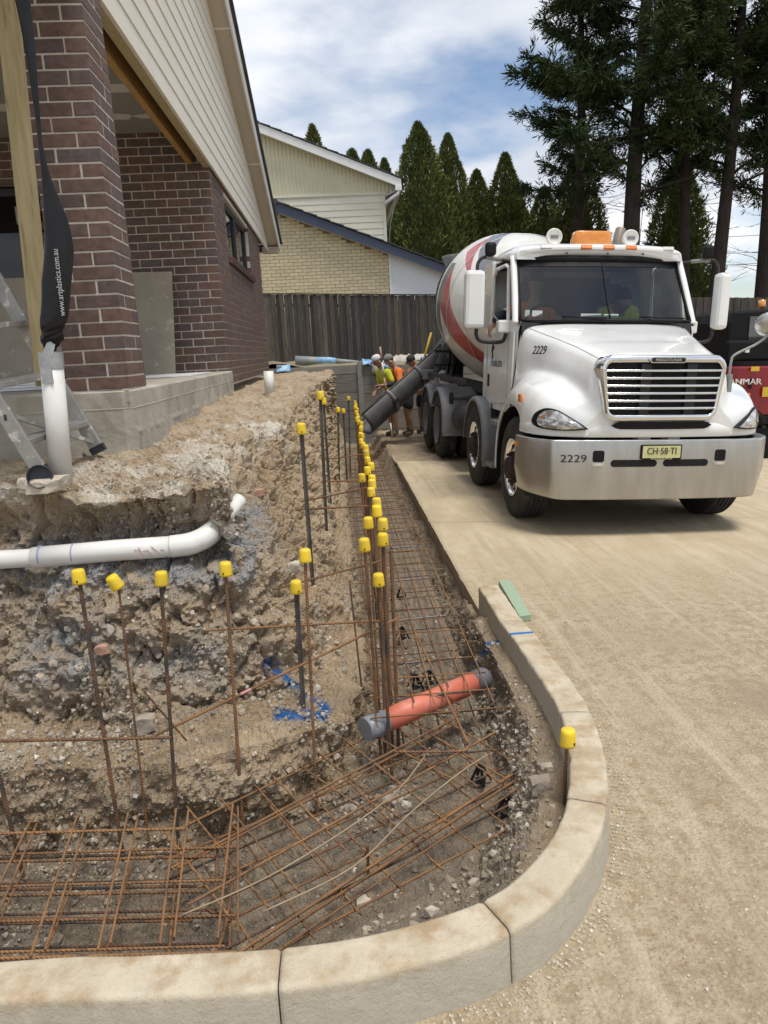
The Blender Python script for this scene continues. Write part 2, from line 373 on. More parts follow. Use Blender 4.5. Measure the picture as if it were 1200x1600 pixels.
    o = bpy.data.objects.new('earth_cutting', me); col.objects.link(o); struct(o)
    o['label'] = 'excavated brown earth bank and footing trench'
    SOIL.update(P=q, n=n, v=v, nr=nr, nc=nc)
make_soil()

# --- pebbles and clods on the cut, uncountable
def rock_verts(seed, r=1., flat=.7):
    rs = np.random.default_rng(seed); bm = bmesh.new(); bmesh.ops.create_icosphere(bm, subdivisions=1, radius=1)
    V = np.array([v.co for v in bm.verts]); F = [tuple(v.index for v in f.verts) for f in bm.faces]; bm.free()
    V = V*(1+rs.uniform(-.28,.28,(len(V),1)))*np.array([1, rs.uniform(.6,1), flat*rs.uniform(.7,1.1)]); return V*r, F
ROCKS = [rock_verts(i) for i in range(9)]
octv = np.array([(1,0,0),(-1,0,0),(0,1,0),(0,-1,0),(0,0,1),(0,0,-1)], float); octf = [(0,2,4),(2,1,4),(1,3,4),(3,0,4),(2,0,5),(1,2,5),(3,1,5),(0,3,5)]
def rot_rand(n):
    a = rng.normal(size=(n,4)); a /= np.linalg.norm(a, axis=1, keepdims=True); w, x, y, z = a.T
    return np.stack([np.stack([1-2*(y*y+z*z), 2*(x*y-z*w), 2*(x*z+y*w)], -1), np.stack([2*(x*y+z*w), 1-2*(x*x+z*z), 2*(y*z-x*w)], -1), np.stack([2*(x*z-y*w), 2*(y*z+x*w), 1-2*(x*x+y*y)], -1)], 1)
def scatter(name, pts, sizes, m, label, parent=None, big=False):
    n = len(pts); Rm = rot_rand(n); VV = []; FF = []
    for k in range(n):
        V, F = ROCKS[k % 9] if big else (octv*rng.uniform(.6,1.15,(6,1)), octf)
        b = len(VV)*0
        VV.append((V*sizes[k])@Rm[k].T+pts[k]); FF.append(F)
    off = 0; fl = []
    for V, F in zip(VV, FF):
        fl += [(a+off, b+off, c+off) for a, b, c in F]; off += len(V)
    me = bpy.data.meshes.new(name); me.from_pydata(np.concatenate(VV).tolist(), [], fl); me.materials.append(m)
    o = bpy.data.objects.new(name, me); col.objects.link(o); o['kind'] = 'stuff'; tag(o, label, 'rubble')
    if parent: o.parent = parent
    return o
mat('pebble', None, rough=.95, ramp=[(.26,.21,.15), (.36,.29,.21), (.30,.26,.21), (.46,.40,.32), (.22,.19,.16), (.55,.50,.42)], islands=True, namt=.5, nscale=40, spec=.15)
mat('rockstone', (.40,.34,.27), (.30,.25,.20), rough=.95, nscale=20, bump=.6, bscale=50, bdist=.01, rnd=.25, c3=(.5,.45,.38), n3scale=9)
mat('pale_pebble', None, rough=.95, ramp=[(.42,.36,.27), (.52,.46,.36), (.62,.58,.5), (.34,.29,.22)], islands=True, namt=.4, nscale=40)
def soil_scatter():
    P, v = SOIL['P'], SOIL['v']; y = P[:,1]; x = P[:,0]
    w = np.interp(v, [0,.5,1,1.6,2.4,3,3.9,4.3,5,6,7,8], [.2,.4,.5,.25,.5,1,.9,.5,1.2,1.2,.8,.2])*np.clip((7-y)/3.5, 0.03, 1)*(x > -2.2)
    w = w*np.clip(.35+1.6*fbm(P, 3.1, 3), .06, 3); w = w/w.sum(); idx = rng.choice(len(P), 15000, p=w)
    s = .0035+.016*rng.random(15000)**4
    scatter('loose_stones', P[idx]+rng.normal(0,.012,(15000,3))*np.array([1,1,.0])+np.array([0,0,.001]), s, MAT['pebble'], 'small loose stones and crumbs of earth over the bank and trench')
    w2 = np.interp(v, [0,.6,1,1.6,2.6,3,3.9,4.3,5,6,7,8], [.3,.5,.6,.2,.4,1,.8,.3,1.2,1.2,.8,0])*(y < 4.6)*(x > -1.9); w2 = w2*np.clip(.2+2*fbm(P+5, 2.4, 3), .02, 3); w2 /= w2.sum()
    idx = rng.choice(len(P), 900, p=w2)
    scatter('earth_clods', P[idx], .010+.024*rng.random(900)**3, MAT['pebble'], 'fist sized clods of broken earth and stone in and above the trench', big=True)
    # stones one can pick out
    spots = [((.70,2.52,.02), .042, 'angular grey brown stone in the trench side beside the kerb stake'), ((.77,2.62,-.02), .028, 'smaller brown stone beside the angular stone by the kerb'),
             ((-1.52,3.5,1.2), .05, 'cream sandstone lump beside the black pipe cap'), ((-1.42,3.36,1.17), .09, 'flat white lump of dried slurry under the black pipe cap'),
             ((-.96,2.95,.20), .05, 'pale angular rock behind the crossed bars on the ledge'), ((-1.15,3.1,.42), .03, 'pink brick fragment in the bank at far left'),
             ((-.45,3.95,1.2), .028, 'brown half brick lying on the bank top'), ((-.02,2.25,-.28), .03, 'white flat stone chip on the trench floor near the kerb'),
             ((-.27,3.62,.80), .035, 'white limestone knob sticking out of the bank face')]
    for i, (p, r, lb) in enumerate(spots):
        P0 = np.array(p); dd = np.linalg.norm((P-P0)*np.array([1,1,.4]), axis=1); q = P[np.argmin(dd)]
        V, F = rock_verts(50+i, r, .45 if 'flat' in lb else .8)
        bm = bmesh.new(); bmesh.ops.create_icosphere(bm, subdivisions=2, radius=1); V = np.array([w.co for w in bm.verts]); F = [tuple(w.index for w in f.verts) for f in bm.faces]; bm.free()
        V = np.clip(V+.35*np.sign(V)*(np.abs(V) > .45), -.9, .95)*.8*np.array([1.1,.85,.45 if 'flat' in lb else .85]); V = V*(1+.22*fbm(V+i*7.7, 1.6, 3)[:,None])*r*1.15
        mb = MB().add([tuple(a+q+np.array([0,0,r*.25])) for a in V], F)
        m = MAT['rockstone']
        if 'white' in lb or 'cream' in lb: m = mat('limestone', (.56,.50,.41), (.44,.38,.30), rough=.95, nscale=25, bump=.5, bscale=60)
        if 'brick' in lb: m = mat('brickbit', (.45,.25,.18), (.36,.22,.16), rough=.95, nscale=30)
        o = mb.build('stone', m); tag(o, lb, 'stone')
soil_scatter()

# --- kerb: separate cast lengths with open joints
KERB = [(-4.2,1.655),(-2.4,1.665),(-1.01,1.69-.015),(-.62,1.652),(-.244,1.632),(.034,1.654),(.306,1.726),(.474,1.834),(.634,2.022),(.745,2.25),(.83,2.53),(.872,2.88),(.866,3.33),(.852,3.77),(.845,4.2),(.845,4.44)]
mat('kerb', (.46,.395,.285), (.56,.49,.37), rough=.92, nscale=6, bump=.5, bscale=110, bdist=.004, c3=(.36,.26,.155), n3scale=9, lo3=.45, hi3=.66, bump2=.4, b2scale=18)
def kerb_mat():
    m = MAT['kerb']; nt = m.node_tree; N = nt.nodes.new; L = nt.links.new; b = nt.nodes['Principled BSDF']
    src = b.inputs['Base Color'].links[0].from_socket       # greyer colour on the sides, blending by height into the sandy, stained top
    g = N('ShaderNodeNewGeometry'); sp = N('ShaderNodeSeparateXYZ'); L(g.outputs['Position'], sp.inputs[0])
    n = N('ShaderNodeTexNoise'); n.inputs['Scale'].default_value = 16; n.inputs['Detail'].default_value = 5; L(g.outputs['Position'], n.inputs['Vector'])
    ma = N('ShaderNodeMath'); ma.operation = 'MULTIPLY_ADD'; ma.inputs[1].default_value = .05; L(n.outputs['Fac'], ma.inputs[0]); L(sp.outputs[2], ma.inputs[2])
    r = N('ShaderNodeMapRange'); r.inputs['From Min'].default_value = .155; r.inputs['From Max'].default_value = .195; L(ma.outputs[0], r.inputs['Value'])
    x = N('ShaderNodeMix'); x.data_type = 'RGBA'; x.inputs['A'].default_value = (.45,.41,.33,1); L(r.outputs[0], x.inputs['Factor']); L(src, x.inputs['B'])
    n2 = N('ShaderNodeTexNoise'); n2.inputs['Scale'].default_value = 300; L(g.outputs['Position'], n2.inputs['Vector'])
    r2 = N('ShaderNodeMapRange'); r2.inputs['From Min'].default_value = .62; r2.inputs['From Max'].default_value = .72; L(n2.outputs['Fac'], r2.inputs['Value'])
    y = N('ShaderNodeMix'); y.data_type = 'RGBA'; L(r2.outputs[0], y.inputs['Factor']); L(x.outputs['Result'], y.inputs['A']); y.inputs['B'].default_value = (.26,.21,.15,1)
    L(y.outputs['Result'], b.inputs['Base Color'])
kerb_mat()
KPATH = []
def make_kerb():
    C = catmull([(*p, 0) for p in KERB], 14)[:,:2]
    T = np.gradient(C, axis=0); T /= np.linalg.norm(T, axis=1, keepdims=True); Nn = np.stack([T[:,1], -T[:,0]], 1)   # outward (towards the road)
    KPATH.extend([C, Nn])
    root = struct(thing('kerb', 'cast concrete kerb curving round the corner', 'kerb', (0,0,0)));
    del root['category']
    s = np.concatenate([[0], np.cumsum(np.linalg.norm(np.diff(C, axis=0), axis=1))])
    def s_at(px): return s[np.argmin(np.linalg.norm(C-np.array(px), axis=1))]
    cuts = [0, s_at((-2.4,1.665)), s_at((-.25,1.632)), s_at((.315,1.73)), s_at((.70,2.16)), s_at((.865,2.75)), s_at((.852,3.80)), s[-1]]
    prof = [(-.0,-.22), (.0,.05), (.0,.150), (.0,.156), (.003,.164), (.009,.168), (.014,.1685), (.06,.170), (.116,.1685), (.122,.168), (.129,.164), (.133,.157), (.134,.150), (.140,.05), (.1445,-.02), (.15,-.1), (.15,-.22)]
    for a, b in zip(cuts[:-1], cuts[1:]):
        g = .0019; ss = np.linspace(a+g, b-g, max(8, int((b-a)/.012)))
        cx, cy = np.interp(ss, s, C[:,0]), np.interp(ss, s, C[:,1]); nx, ny = np.interp(ss, s, Nn[:,0]), np.interp(ss, s, Nn[:,1])
        rows = []
        for i in range(len(ss)):
            e = min(i, len(ss)-1-i); k = .004 if e == 0 else 0
            row = []
            for (d, z) in prof:
                w = .0016*math.sin(ss[i]*9+d*40)+.0028*vnoise(np.array([[cx[i]*22, cy[i]*22, z*22]]))[0]+.0016*vnoise(np.array([[cx[i]*70, cy[i]*70, z*70]]))[0]
                dd = d+(k if d < .02 else (-k if d > .12 else 0))
                row.append((cx[i]+nx[i]*(dd+w), cy[i]+ny[i]*(dd+w), z-(k if z > .14 else 0)+w*.8))
            rows.append(row)
        mb = MB().grid(rows, smooth=True); n = len(prof)
        mb.f += [tuple(range(n)), tuple((len(rows)-1)*n+i for i in range(n))]; mb.smooth += [False]*2
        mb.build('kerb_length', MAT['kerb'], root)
    # blue sprayed set-out line over the kerb top
    mb = MB(); y0 = 3.60
    mb.box(.858, .985, y0, y0+.022, .1685, .1705)
    o = mb.build('paint_stripe', mat('blue_paint', (.02,.12,.40), (.03,.17,.5), rough=.8, nscale=60), root); o['label'] = 'blue sprayed set-out line'
make_kerb()

# --- driveway: one sheet outward from the kerb and slab edge
def drive_material():
    m = bpy.data.materials.new('driveway'); m.use_nodes = True; nt = m.node_tree; N = nt.nodes.new; L = nt.links.new; b = nt.nodes['Principled BSDF']
    b.inputs['Roughness'].default_value = .88; b.inputs['Specular IOR Level'].default_value = .25
    g = N('ShaderNodeNewGeometry').outputs['Position']; sp = N('ShaderNodeSeparateXYZ'); L(g, sp.inputs[0])
    def noise(sc, d=6, r=.6, stretch=None):
        n = N('ShaderNodeTexNoise'); n.inputs['Scale'].default_value = sc; n.inputs['Detail'].default_value = d; n.inputs['Roughness'].default_value = r
        v = g
        if stretch: mp = N('ShaderNodeMapping'); mp.inputs['Scale'].default_value = stretch; mp.inputs['Rotation'].default_value = (0,0,.25); L(g, mp.inputs[0]); v = mp.outputs[0]
        L(v, n.inputs['Vector']); return n.outputs['Fac']
    def rg(v, lo, hi, a=0., z=1.):
        r = N('ShaderNodeMapRange'); r.inputs['From Min'].default_value = lo; r.inputs['From Max'].default_value = hi; r.inputs['To Min'].default_value = a; r.inputs['To Max'].default_value = z; L(v, r.inputs['Value']); return r.outputs[0]
    def mx(f, a, c):
        x = N('ShaderNodeMix'); x.data_type = 'RGBA'; L(f, x.inputs['Factor'])
        for s, v in (('A', a), ('B', c)):
            if isinstance(v, tuple): x.inputs[s].default_value = (*v, 1)
            else: L(v, x.inputs[s])
        return x.outputs['Result']
    def op(o, a, c):
        x = N('ShaderNodeMath'); x.operation = o; x.use_clamp = o in ('MULTIPLY',)
        for i, v in enumerate((a, c)):
            if isinstance(v, float): x.inputs[i].default_value = v
            else: L(v, x.inputs[i])
        return x.outputs[0]
    slab = rg(sp.outputs[1], 4.2, 6.0)                   # clean trowelled concrete further in, gritty ground by the kerb
    c = mx(rg(noise(1.3), .35, .65), (.43,.355,.235), (.49,.405,.275))
    c = mx(rg(noise(5, 6, .65, (1,.35,1)), .45, .68), c, (.55,.465,.335))
    grit = mx(rg(noise(2.2), .35, .65), (.375,.30,.20), (.46,.38,.265))
    grit = mx(rg(noise(16), .45, .60, 0, .8), grit, (.30,.23,.14))
    grit = mx(rg(noise(60, 4, .7), .52, .64, 0, .8), grit, (.25,.19,.115))
    v1 = N('ShaderNodeTexVoronoi'); v1.inputs['Scale'].default_value = 70; L(g, v1.inputs['Vector'])
    v2 = N('ShaderNodeTexVoronoi'); v2.inputs['Scale'].default_value = 140; L(g, v2.inputs['Vector'])
    grit = mx(op('MULTIPLY', rg(v1.outputs['Distance'], .42, .28), rg(v1.outputs['Color'], .55, .75)), grit, mx(rg(v1.outputs['Color'], .5, .95), (.36,.29,.20), (.54,.46,.35)))
    grit = mx(op('MULTIPLY', rg(v2.outputs['Distance'], .40, .25), rg(v2.outputs['Color'], .5, .6)), grit, (.27,.21,.14))
    c = mx(slab, grit, c)
    c = mx(op('MULTIPLY', rg(noise(.8, 5, .6), .52, .7), .6), c, (.37,.295,.2))
    c = mx(op('MULTIPLY', rg(noise(1.1, 6, .7, (9,.30,1)), .50, .66), .45), c, (.55,.47,.34))
    c = mx(op('MULTIPLY', rg(noise(1.7, 6, .7, (7,.22,1)), .52, .66), .4), c, (.33,.265,.175))
    for (sx, sy, sr) in ((4.25,5.75,.16), (3.4,3.7,.5), (2.0,3.1,.35)):
        dx = op('SUBTRACT', sp.outputs[0], sx); dy = op('SUBTRACT', sp.outputs[1], sy); dd = op('SQRT', op('ADD', op('POWER', op('ABSOLUTE', dx, 0.), 2.), op('POWER', op('ABSOLUTE', dy, 0.), 2.)), 0.)
        dn = op('ADD', dd, op('MULTIPLY', noise(9, 5), sr*.9)); c = mx(op('MULTIPLY', rg(dn, sr*1.25, sr*.7), .55), c, (.27,.215,.145))
    c = mx(op('MULTIPLY', rg(noise(3.2, 6, .7, (1,.22,1)), .57, .68), .5), c, (.42,.345,.24))
    c = mx(op('MULTIPLY', rg(noise(230, 2), .63, .7), .55), c, (.2,.16,.11))
    # saw-cut joints across the slab
    for yj in (6.95, 9.2):
        d = op('ABSOLUTE', op('SUBTRACT', sp.outputs[1], yj), 0.)
        c = mx(rg(d, .009, .004, 0, .75), c, (.2,.16,.11))
    L(c, b.inputs['Base Color'])
    hb = N('ShaderNodeBump'); hb.inputs['Strength'].default_value = .8; hb.inputs['Distance'].default_value = .008; L(noise(70, 6, .7), hb.inputs['Height'])
    h2 = N('ShaderNodeBump'); h2.inputs['Distance'].default_value = .006; h2.invert = True; L(rg(slab, 0, 1, .75, .1), h2.inputs['Strength']); L(v1.outputs['Distance'], h2.inputs['Height']); L(hb.outputs[0], h2.inputs['Normal'])
    L(h2.outputs[0], b.inputs['Normal']); MAT['driveway'] = m
drive_material()
def make_drive():
    C, Nn = KPATH; B = []; O = []
    for i in range(0, len(C), 2):
        c = C[i]+Nn[i]*.1; n = Nn[i]; B.append((c[0], c[1]))
        a = math.atan2(n[1], n[0])
        if n[1] < -.9: O.append((c[0]+n[0]*45, -40))
        else: O.append((c[0]+n[0]*60, c[1]+n[1]*60))
    B.insert(0, (-40,1.55)); O.insert(0, (-40,-40))
    for y in np.concatenate([[4.445,4.45], np.linspace(4.5, 11.1, 70)]): B.append((.9 if y < 4.447 else .845, y)); O.append((60, y))
    ts = np.concatenate([[0], np.geomspace(.0006, 1, 70)]); rows = []
    for b, o in zip(B, O):
        b, o = np.array(b), np.array(o); r = b+ts[:,None]*(o-b); z = drive_z(r[:,0])
        p = np.column_stack([r, z]); p[:,2] += .010*fbm(p, .9, 2)*np.clip((ts-.002)*80, 0, 1); rows.append([tuple(q) for q in p])
    mb = MB().grid(rows, smooth=True)
    o = mb.build('driveway', MAT['driveway'], fixn=False)
    if o.data.polygons[200].normal.z < 0: o.data.flip_normals()
    struct(o)
    # cast edge of the slab against the trench
    mb = MB(); rows = []
    for y in np.linspace(4.43, 11.1, 120):
        w = .004*math.sin(y*7)+.003*math.sin(y*23); dz = .02*vnoise(np.array([[y*6., .3, .7]]))[0]
        rows.append([(.86, y, .001), (.845+w, y, -.002), (.842+w, y, -.06), (.85+w, y, -.15+dz), (.93, y, -.16+dz)])
    mb.grid(rows, smooth=False)
    e = mb.build('slab_edge', mat('slab_side', (.36,.30,.21), (.27,.22,.155), rough=.95, nscale=9, bump=.6, bscale=45), o); e.location = -Vector(o.location); e.data.transform(Matrix.Translation(o.location)); 
    # end of slab
    mb = MB().box(.86, 14, 11.1, 11.12, -.75, -.0)
make_drive()
def fix_child(o):
    pass
def make_yard():
    xs = np.concatenate([[.84,.88], np.linspace(.95, 6, 70), np.geomspace(6.2, 60, 30)]); ys = np.concatenate([np.linspace(11.08, 16.6, 70)])
    X, Y = np.meshgrid(xs, ys); p = np.column_stack([X.ravel(), Y.ravel(), np.zeros(X.size)])
    e = np.clip((p[:,1]-11.1)/.4, 0, 1)
    z = drive_z(p[:,0])-.02-.015*e+(.045*fbm(p, 1.7, 4)+.02*fbm(p, 9, 3))*e
    z = np.where(p[:,0] < .9, z-.02, z)
    p[:,2] = z; rows = p.reshape(len(ys), len(xs), 3)
    mb = MB().grid([[tuple(q) for q in r] for r in rows], smooth=False)
    o = mb.build('yard', mat('yard_dirt', (.30,.225,.145), (.40,.315,.21), rough=.95, nscale=3, c3=(.22,.17,.12), n3scale=9, bump=.7, bscale=30, bdist=.02), fixn=False)
    if o.data.polygons[5].normal.z < 0: o.data.flip_normals()
    struct(o)
    # ground far below everything and raised land behind the retaining wall
    g = MB().box(-400, 400, -400, 600, -2.0, -1.4).build('ground', mat('grass_ground', (.09,.11,.04), (.14,.13,.06), rough=1, nscale=.6)); struct(g)
    rows = []
    for y in np.concatenate([np.linspace(16.06, 19, 24), np.geomspace(19.5, 120, 20)]):
        rows.append([(x, y, 1.42-.05*np.clip(x-.8, -2, 14)+(.05*math.sin(x*2.1+y*3)+.03*math.sin(x*5.3+y*1.7) if y < 19 else 0)-(.0 if y > 16.2 else .06)) for x in np.concatenate([[-60,-30,-12,-6], np.linspace(-4, 16, 70), [20,30,60]])])
    o = MB().grid(rows).build('upper_land', mat('upper_dirt', (.27,.21,.14), (.20,.17,.10), rough=1, nscale=2, bump=.6, bscale=14, bdist=.04), fixn=False); struct(o)
    if o.data.polygons[5].normal.z < 0: o.data.flip_normals()
    # filled land under the house
    g = MB().box(-40, -1.32, 4.55, 16.0, -1.3, 1.22).build('house_fill', MAT['upper_dirt']); struct(g)
make_yard()
def drive_scatter():
    n = 6500; r = 1.2*rng.random(n)**.8; th = rng.random(n)
    x = rng.uniform(-.9, 3.2, n); y = .9+rng.random(n)**1.5*4.5
    keep = np.ones(n, bool); C, Nn = KPATH
    d = np.min(np.linalg.norm(np.stack([x,y],1)[:,None,:]-C[None,::4,:], axis=2), axis=1)
    inside = ((x < .845) & (y > 1.55)) | (d < .20) | ((x < .95) & (y > 2.4))
    keep &= ~inside
    x, y = x[keep], y[keep]; z = drive_z(x)
    s = .0018+.0055*rng.random(len(x))**4
    kk = rng.integers(20, len(C)-4, 2600); off = .150+.05*np.abs(rng.normal(size=2600)); kx = C[kk,0]+Nn[kk,0]*off; ky = C[kk,1]+Nn[kk,1]*off
    x = np.concatenate([x, kx]); y = np.concatenate([y, ky]); z = drive_z(x); s = np.concatenate([s, .002+.006*rng.random(2600)**3])
    scatter('drive_grit', np.column_stack([x, y, z+.002]), s, MAT['pale_pebble'], 'scattered pale grit and pebbles on the driveway near the kerb')
drive_scatter()
# ================================================================== the brown brick house
BR = [(.125,.080,.070), (.150,.092,.074), (.104,.078,.076), (.138,.086,.070), (.118,.092,.092), (.160,.098,.074), (.118,.078,.066)]
mat('brown_brick', None, rough=.75, ramp=BR, namt=.7, nscale=28, bump=.35, bscale=120, bdist=.003, spec=.3)
mat('brown_brick_far', None, rough=.75, ramp=BR, islands=True, namt=.5, nscale=28, bump=.3, bscale=120, bdist=.003, spec=.3)
mat('mortar', (.58,.54,.47), (.48,.44,.38), rough=.95, nscale=30, bump=.5, bscale=90, bdist=.004)
mat('footing', (.38,.35,.29), (.30,.275,.225), rough=.95, nscale=4, bump=.5, bscale=40, bdist=.006, c3=(.46,.43,.36), n3scale=3, bump2=.3, b2scale=8)
mat('siding', (.70,.66,.57), (.66,.62,.53), rough=.55, nscale=3)
mat('soffit', (.52,.46,.38), (.49,.43,.36), rough=.7, nscale=2)
mat('white_trim', (.78,.78,.76), (.72,.72,.70), rough=.4, nscale=3)
mat('dark_roof', (.025,.027,.032), (.045,.047,.05), rough=.6, nscale=6)
mat('ceiling', (.30,.285,.255), (.27,.255,.23), rough=.9, nscale=2)
mat('plaster', (.66,.63,.58), (.60,.57,.52), rough=.9, nscale=12)
mat('lvl_timber', (.42,.24,.07), (.34,.18,.05), rough=.7, nscale=3, stretch=(8,1,20), c3=(.3,.2,.1), n3scale=2)
mat('pine', (.42,.34,.19), (.33,.26,.13), rough=.85, nscale=3, stretch=(14,14,1.2), bump=.3, bscale=30, c3=(.20,.15,.08), n3scale=2.2, lo3=.60, hi3=.72)
mat('dark_frame', (.02,.02,.022), (.03,.03,.032), rough=.4)
mat('sheet_board', (.40,.355,.28), (.34,.30,.235), rough=.9, nscale=4, c3=(.52,.47,.39), n3scale=11, lo3=.6, hi3=.66, bump=.2, bscale=50)
def glass_mat(name, tint, refl=.18, rough=.02):
    m = bpy.data.materials.new(name); m.use_nodes = True; nt = m.node_tree; N = nt.nodes.new; L = nt.links.new
    nt.nodes.remove(nt.nodes['Principled BSDF']); out = nt.nodes['Material Output']
    t = N('ShaderNodeBsdfTransparent'); t.inputs[0].default_value = (*tint, 1); g = N('ShaderNodeBsdfGlossy'); g.inputs['Roughness'].default_value = rough
    fr = N('ShaderNodeFresnel'); fr.inputs[0].default_value = 1.5; n = N('ShaderNodeTexNoise'); n.inputs['Scale'].default_value = 3
    ad = N('ShaderNodeMath'); ad.operation = 'MULTIPLY_ADD'; ad.inputs[1].default_value = 1.0; ad.inputs[2].default_value = refl-.04; L(fr.outputs[0], ad.inputs[0])
    mx = N('ShaderNodeMixShader'); L(ad.outputs[0], mx.inputs[0]); L(t.outputs[0], mx.inputs[1]); L(g.outputs[0], mx.inputs[2]); L(mx.outputs[0], out.inputs[0]); MAT[name] = m; return m
glass_mat('window_glass', (.25,.28,.28), .16); glass_mat('cab_glass', (.52,.60,.58), .075)
XW = -1.22; ZB = 1.43; CH = .086
def house_bricks():
    out = []                       # (x0,x1,y0,y1,z)  every brick
    # pillar at the porch corner: stretchers and headers wrap the corner
    xr, yf = -1.175, 4.2
    for c in range(34):
        z = 1.578+c*.0745
        if c % 2 == 0: R = [(xr-.23,xr,yf,yf+.11), (xr-.35,xr-.24,yf,yf+.23), (xr-.11,xr,yf+.12,yf+.35)]
        else: R = [(xr-.11,xr,yf,yf+.23), (xr-.35,xr-.12,yf,yf+.11), (xr-.11,xr,yf+.24,yf+.35)]
        for r in R: out.append((*r, z, 0, .0655))
    # back wall of the porch (faces the camera) and side wall (faces the trench)
    yb = 8.3
    for c in range(31):
        z = ZB+c*CH
        x = XW if c % 2 == 0 else XW-.12
        while x > -4.4:
            x0 = x-.23
            if not (x < -2.92 and z+CH < 3.58 and z > 1.45): out.append((x0, x, yb, yb+.11, z, 1))
            x = x0-.01
        if c >= 27: continue
        y = yb+.12 if c % 2 == 0 else yb
        while y < 13.3:
            y1 = min(y+.23, 13.35)
            if z+CH > 2.92 and z < 3.6:
                a, b = 9.3, 11.7
                if y < a < y1: y1b = a; out.append((XW-.11, XW, y, y1b, z, 2)) if a-y > .05 else None
                elif y < b < y1: out.append((XW-.11, XW, b, y1, z, 2)) if y1-b > .05 else None
                elif y1 <= a or y >= b: out.append((XW-.11, XW, y, y1, z, 2))
            elif y1-y > .04: out.append((XW-.11, XW, y, y1, z, 2))
            y = y+.24
    return out
house = thing('brick_house', 'brown brick house with cream weatherboard gable and unfinished porch', 'house', (-3, 8, 1.2))
HL = Vector((-3, 8, 1.2))
def make_house():
    B = house_bricks()
    cam = np.array([0,0,1.72]); info = []
    for b in B:
        c = np.array([(b[0]+b[1])/2, (b[2]+b[3])/2, b[4]+.038]); d = np.linalg.norm(c-cam)
        if b[5] == 1 and b[1] < -2.3: d += 6
        size = (b[1]-b[0] if b[5] < 2 else (b[3]-b[2])*.25)
        info.append(-size/d/d)
    order = np.argsort(info); cache = {}
    far = MB()
    for rank, i in enumerate(order):
        x0, x1, y0, y1, z, w = B[i][:6]; dx, dy = x1-x0, y1-y0; bh = B[i][6] if len(B[i]) > 6 else .076
        j = random.uniform(-.0018, .0018)
        if rank < 300:
            k = (round(dx,2), round(dy,2), bh)
            if k not in cache:
                bm = bmesh.new(); bmesh.ops.create_cube(bm, size=1); bmesh.ops.scale(bm, vec=(dx,dy,bh), verts=bm.verts)
                bmesh.ops.bevel(bm, geom=bm.edges[:], offset=.003, segments=1, affect='EDGES')
                me = bpy.data.meshes.new('brick'); bm.to_mesh(me); bm.free(); me.materials.append(MAT['brown_brick']); cache[k] = me
            inst('brick', cache[k], house, Vector(((x0+x1)/2+j, (y0+y1)/2+j, z+bh/2))-HL, (0, 0, random.uniform(-.004,.004)))
        else: far.box(x0+j, x1+j, y0+j, y1+j, z, z+bh)
    o = far.build('brick', MAT['brown_brick_far'], house); o['kind'] = 'stuff'; o['label'] = 'brown bricks of the porch and side walls'
    m = MB().box(-1.175-.347, -1.175-.0035, 4.2035, 4.5465, 1.57, 4.07)
    m.build('pillar_mortar', MAT['mortar'], house)
    m = MB().box(-2.92, XW-.0035, 8.3035, 8.44, ZB-.02, ZB+31*CH-.005).box(-4.5, -2.92, 8.305, 8.44, 3.58, ZB+31*CH-.005)
    m.box(XW-.14, XW-.005, 8.44, 9.3, ZB-.02, 3.74).box(XW-.14, XW-.005, 11.7, 13.34, ZB-.02, 3.74).box(XW-.14, XW-.005, 9.3, 11.7, ZB-.02, 2.92).box(XW-.14, XW-.005, 9.3, 11.7, 3.62, 3.74)
    m.build('wall_mortar', MAT['mortar'], house)
    # concrete raft and its visible edge
    m = MB(); zt = 1.572
    rows = []
    pts = [(-6, 4.14), (-1.6, 4.15), (-1.22, 4.16), (-1.165, 4.19), (-1.155, 4.5), (-1.16, 6), (-1.165, 8.25)]
    dense = []
    for a, b in zip(pts[:-1], pts[1:]):
        n = max(2, int(math.dist(a, b)/.05))
        for t in range(n): dense.append((a[0]+(b[0]-a[0])*t/n, a[1]+(b[1]-a[1])*t/n))
    dense.append(pts[-1])
    for (x, y) in dense:
        r = []
        for z, off in ((zt,-.3), (zt,-.02), (zt-.012,0), (1.47,0), (1.466,.0025), (1.46,0), (1.36,.0), (1.33,.003), (1.3,.002), (1.2,.004), (1.0,.006)):
            w = .006*vnoise(np.array([[x*9, y*9, z*9]]))[0]+.004*vnoise(np.array([[x*30, y*30, z*30]]))[0]
            ox, oy = (0, -1) if y < 4.17 else (1, 0)
            lift = w if z < zt else 0
            r.append((x+ox*(off+lift), y+oy*(off+lift), z))
        rows.append(r)
    m.grid(rows, smooth=False); m.build('footing', MAT['footing'], house, fixn=False)
    MB().box(-6, -1.18, 4.17, 8.34, 1.5, 1.57).build('porch_slab', MAT['footing'], house)
    # gable weatherboards, each clipped by the rake
    zr = lambda y: 5.485-.31*(y-9.51); yr = lambda z: 9.51+(5.485-z)/.31
    z = 3.70; e = .168
    while z < 8.0:
        y1 = min(yr(z)-.03, 14.85); y2 = min(yr(z+e)-.03, 14.85)
        mb = MB(); x = -1.19
        vs = [(x+.012, 2.6, z), (x+.012, y1, z), (x+.004, y2, z+e), (x+.004, 2.6, z+e), (x-.016, 2.6, z), (x-.016, y1, z), (x-.016, y2, z+e), (x-.016, 2.6, z+e), ]
        mb.add(vs, [(0,1,2,3), (4,7,6,5), (0,4,5,1), (3,2,6,7), (1,5,6,2), (0,3,7,4)])
        mb.build('weatherboard', MAT['siding'], house, bevel=.002); z += e
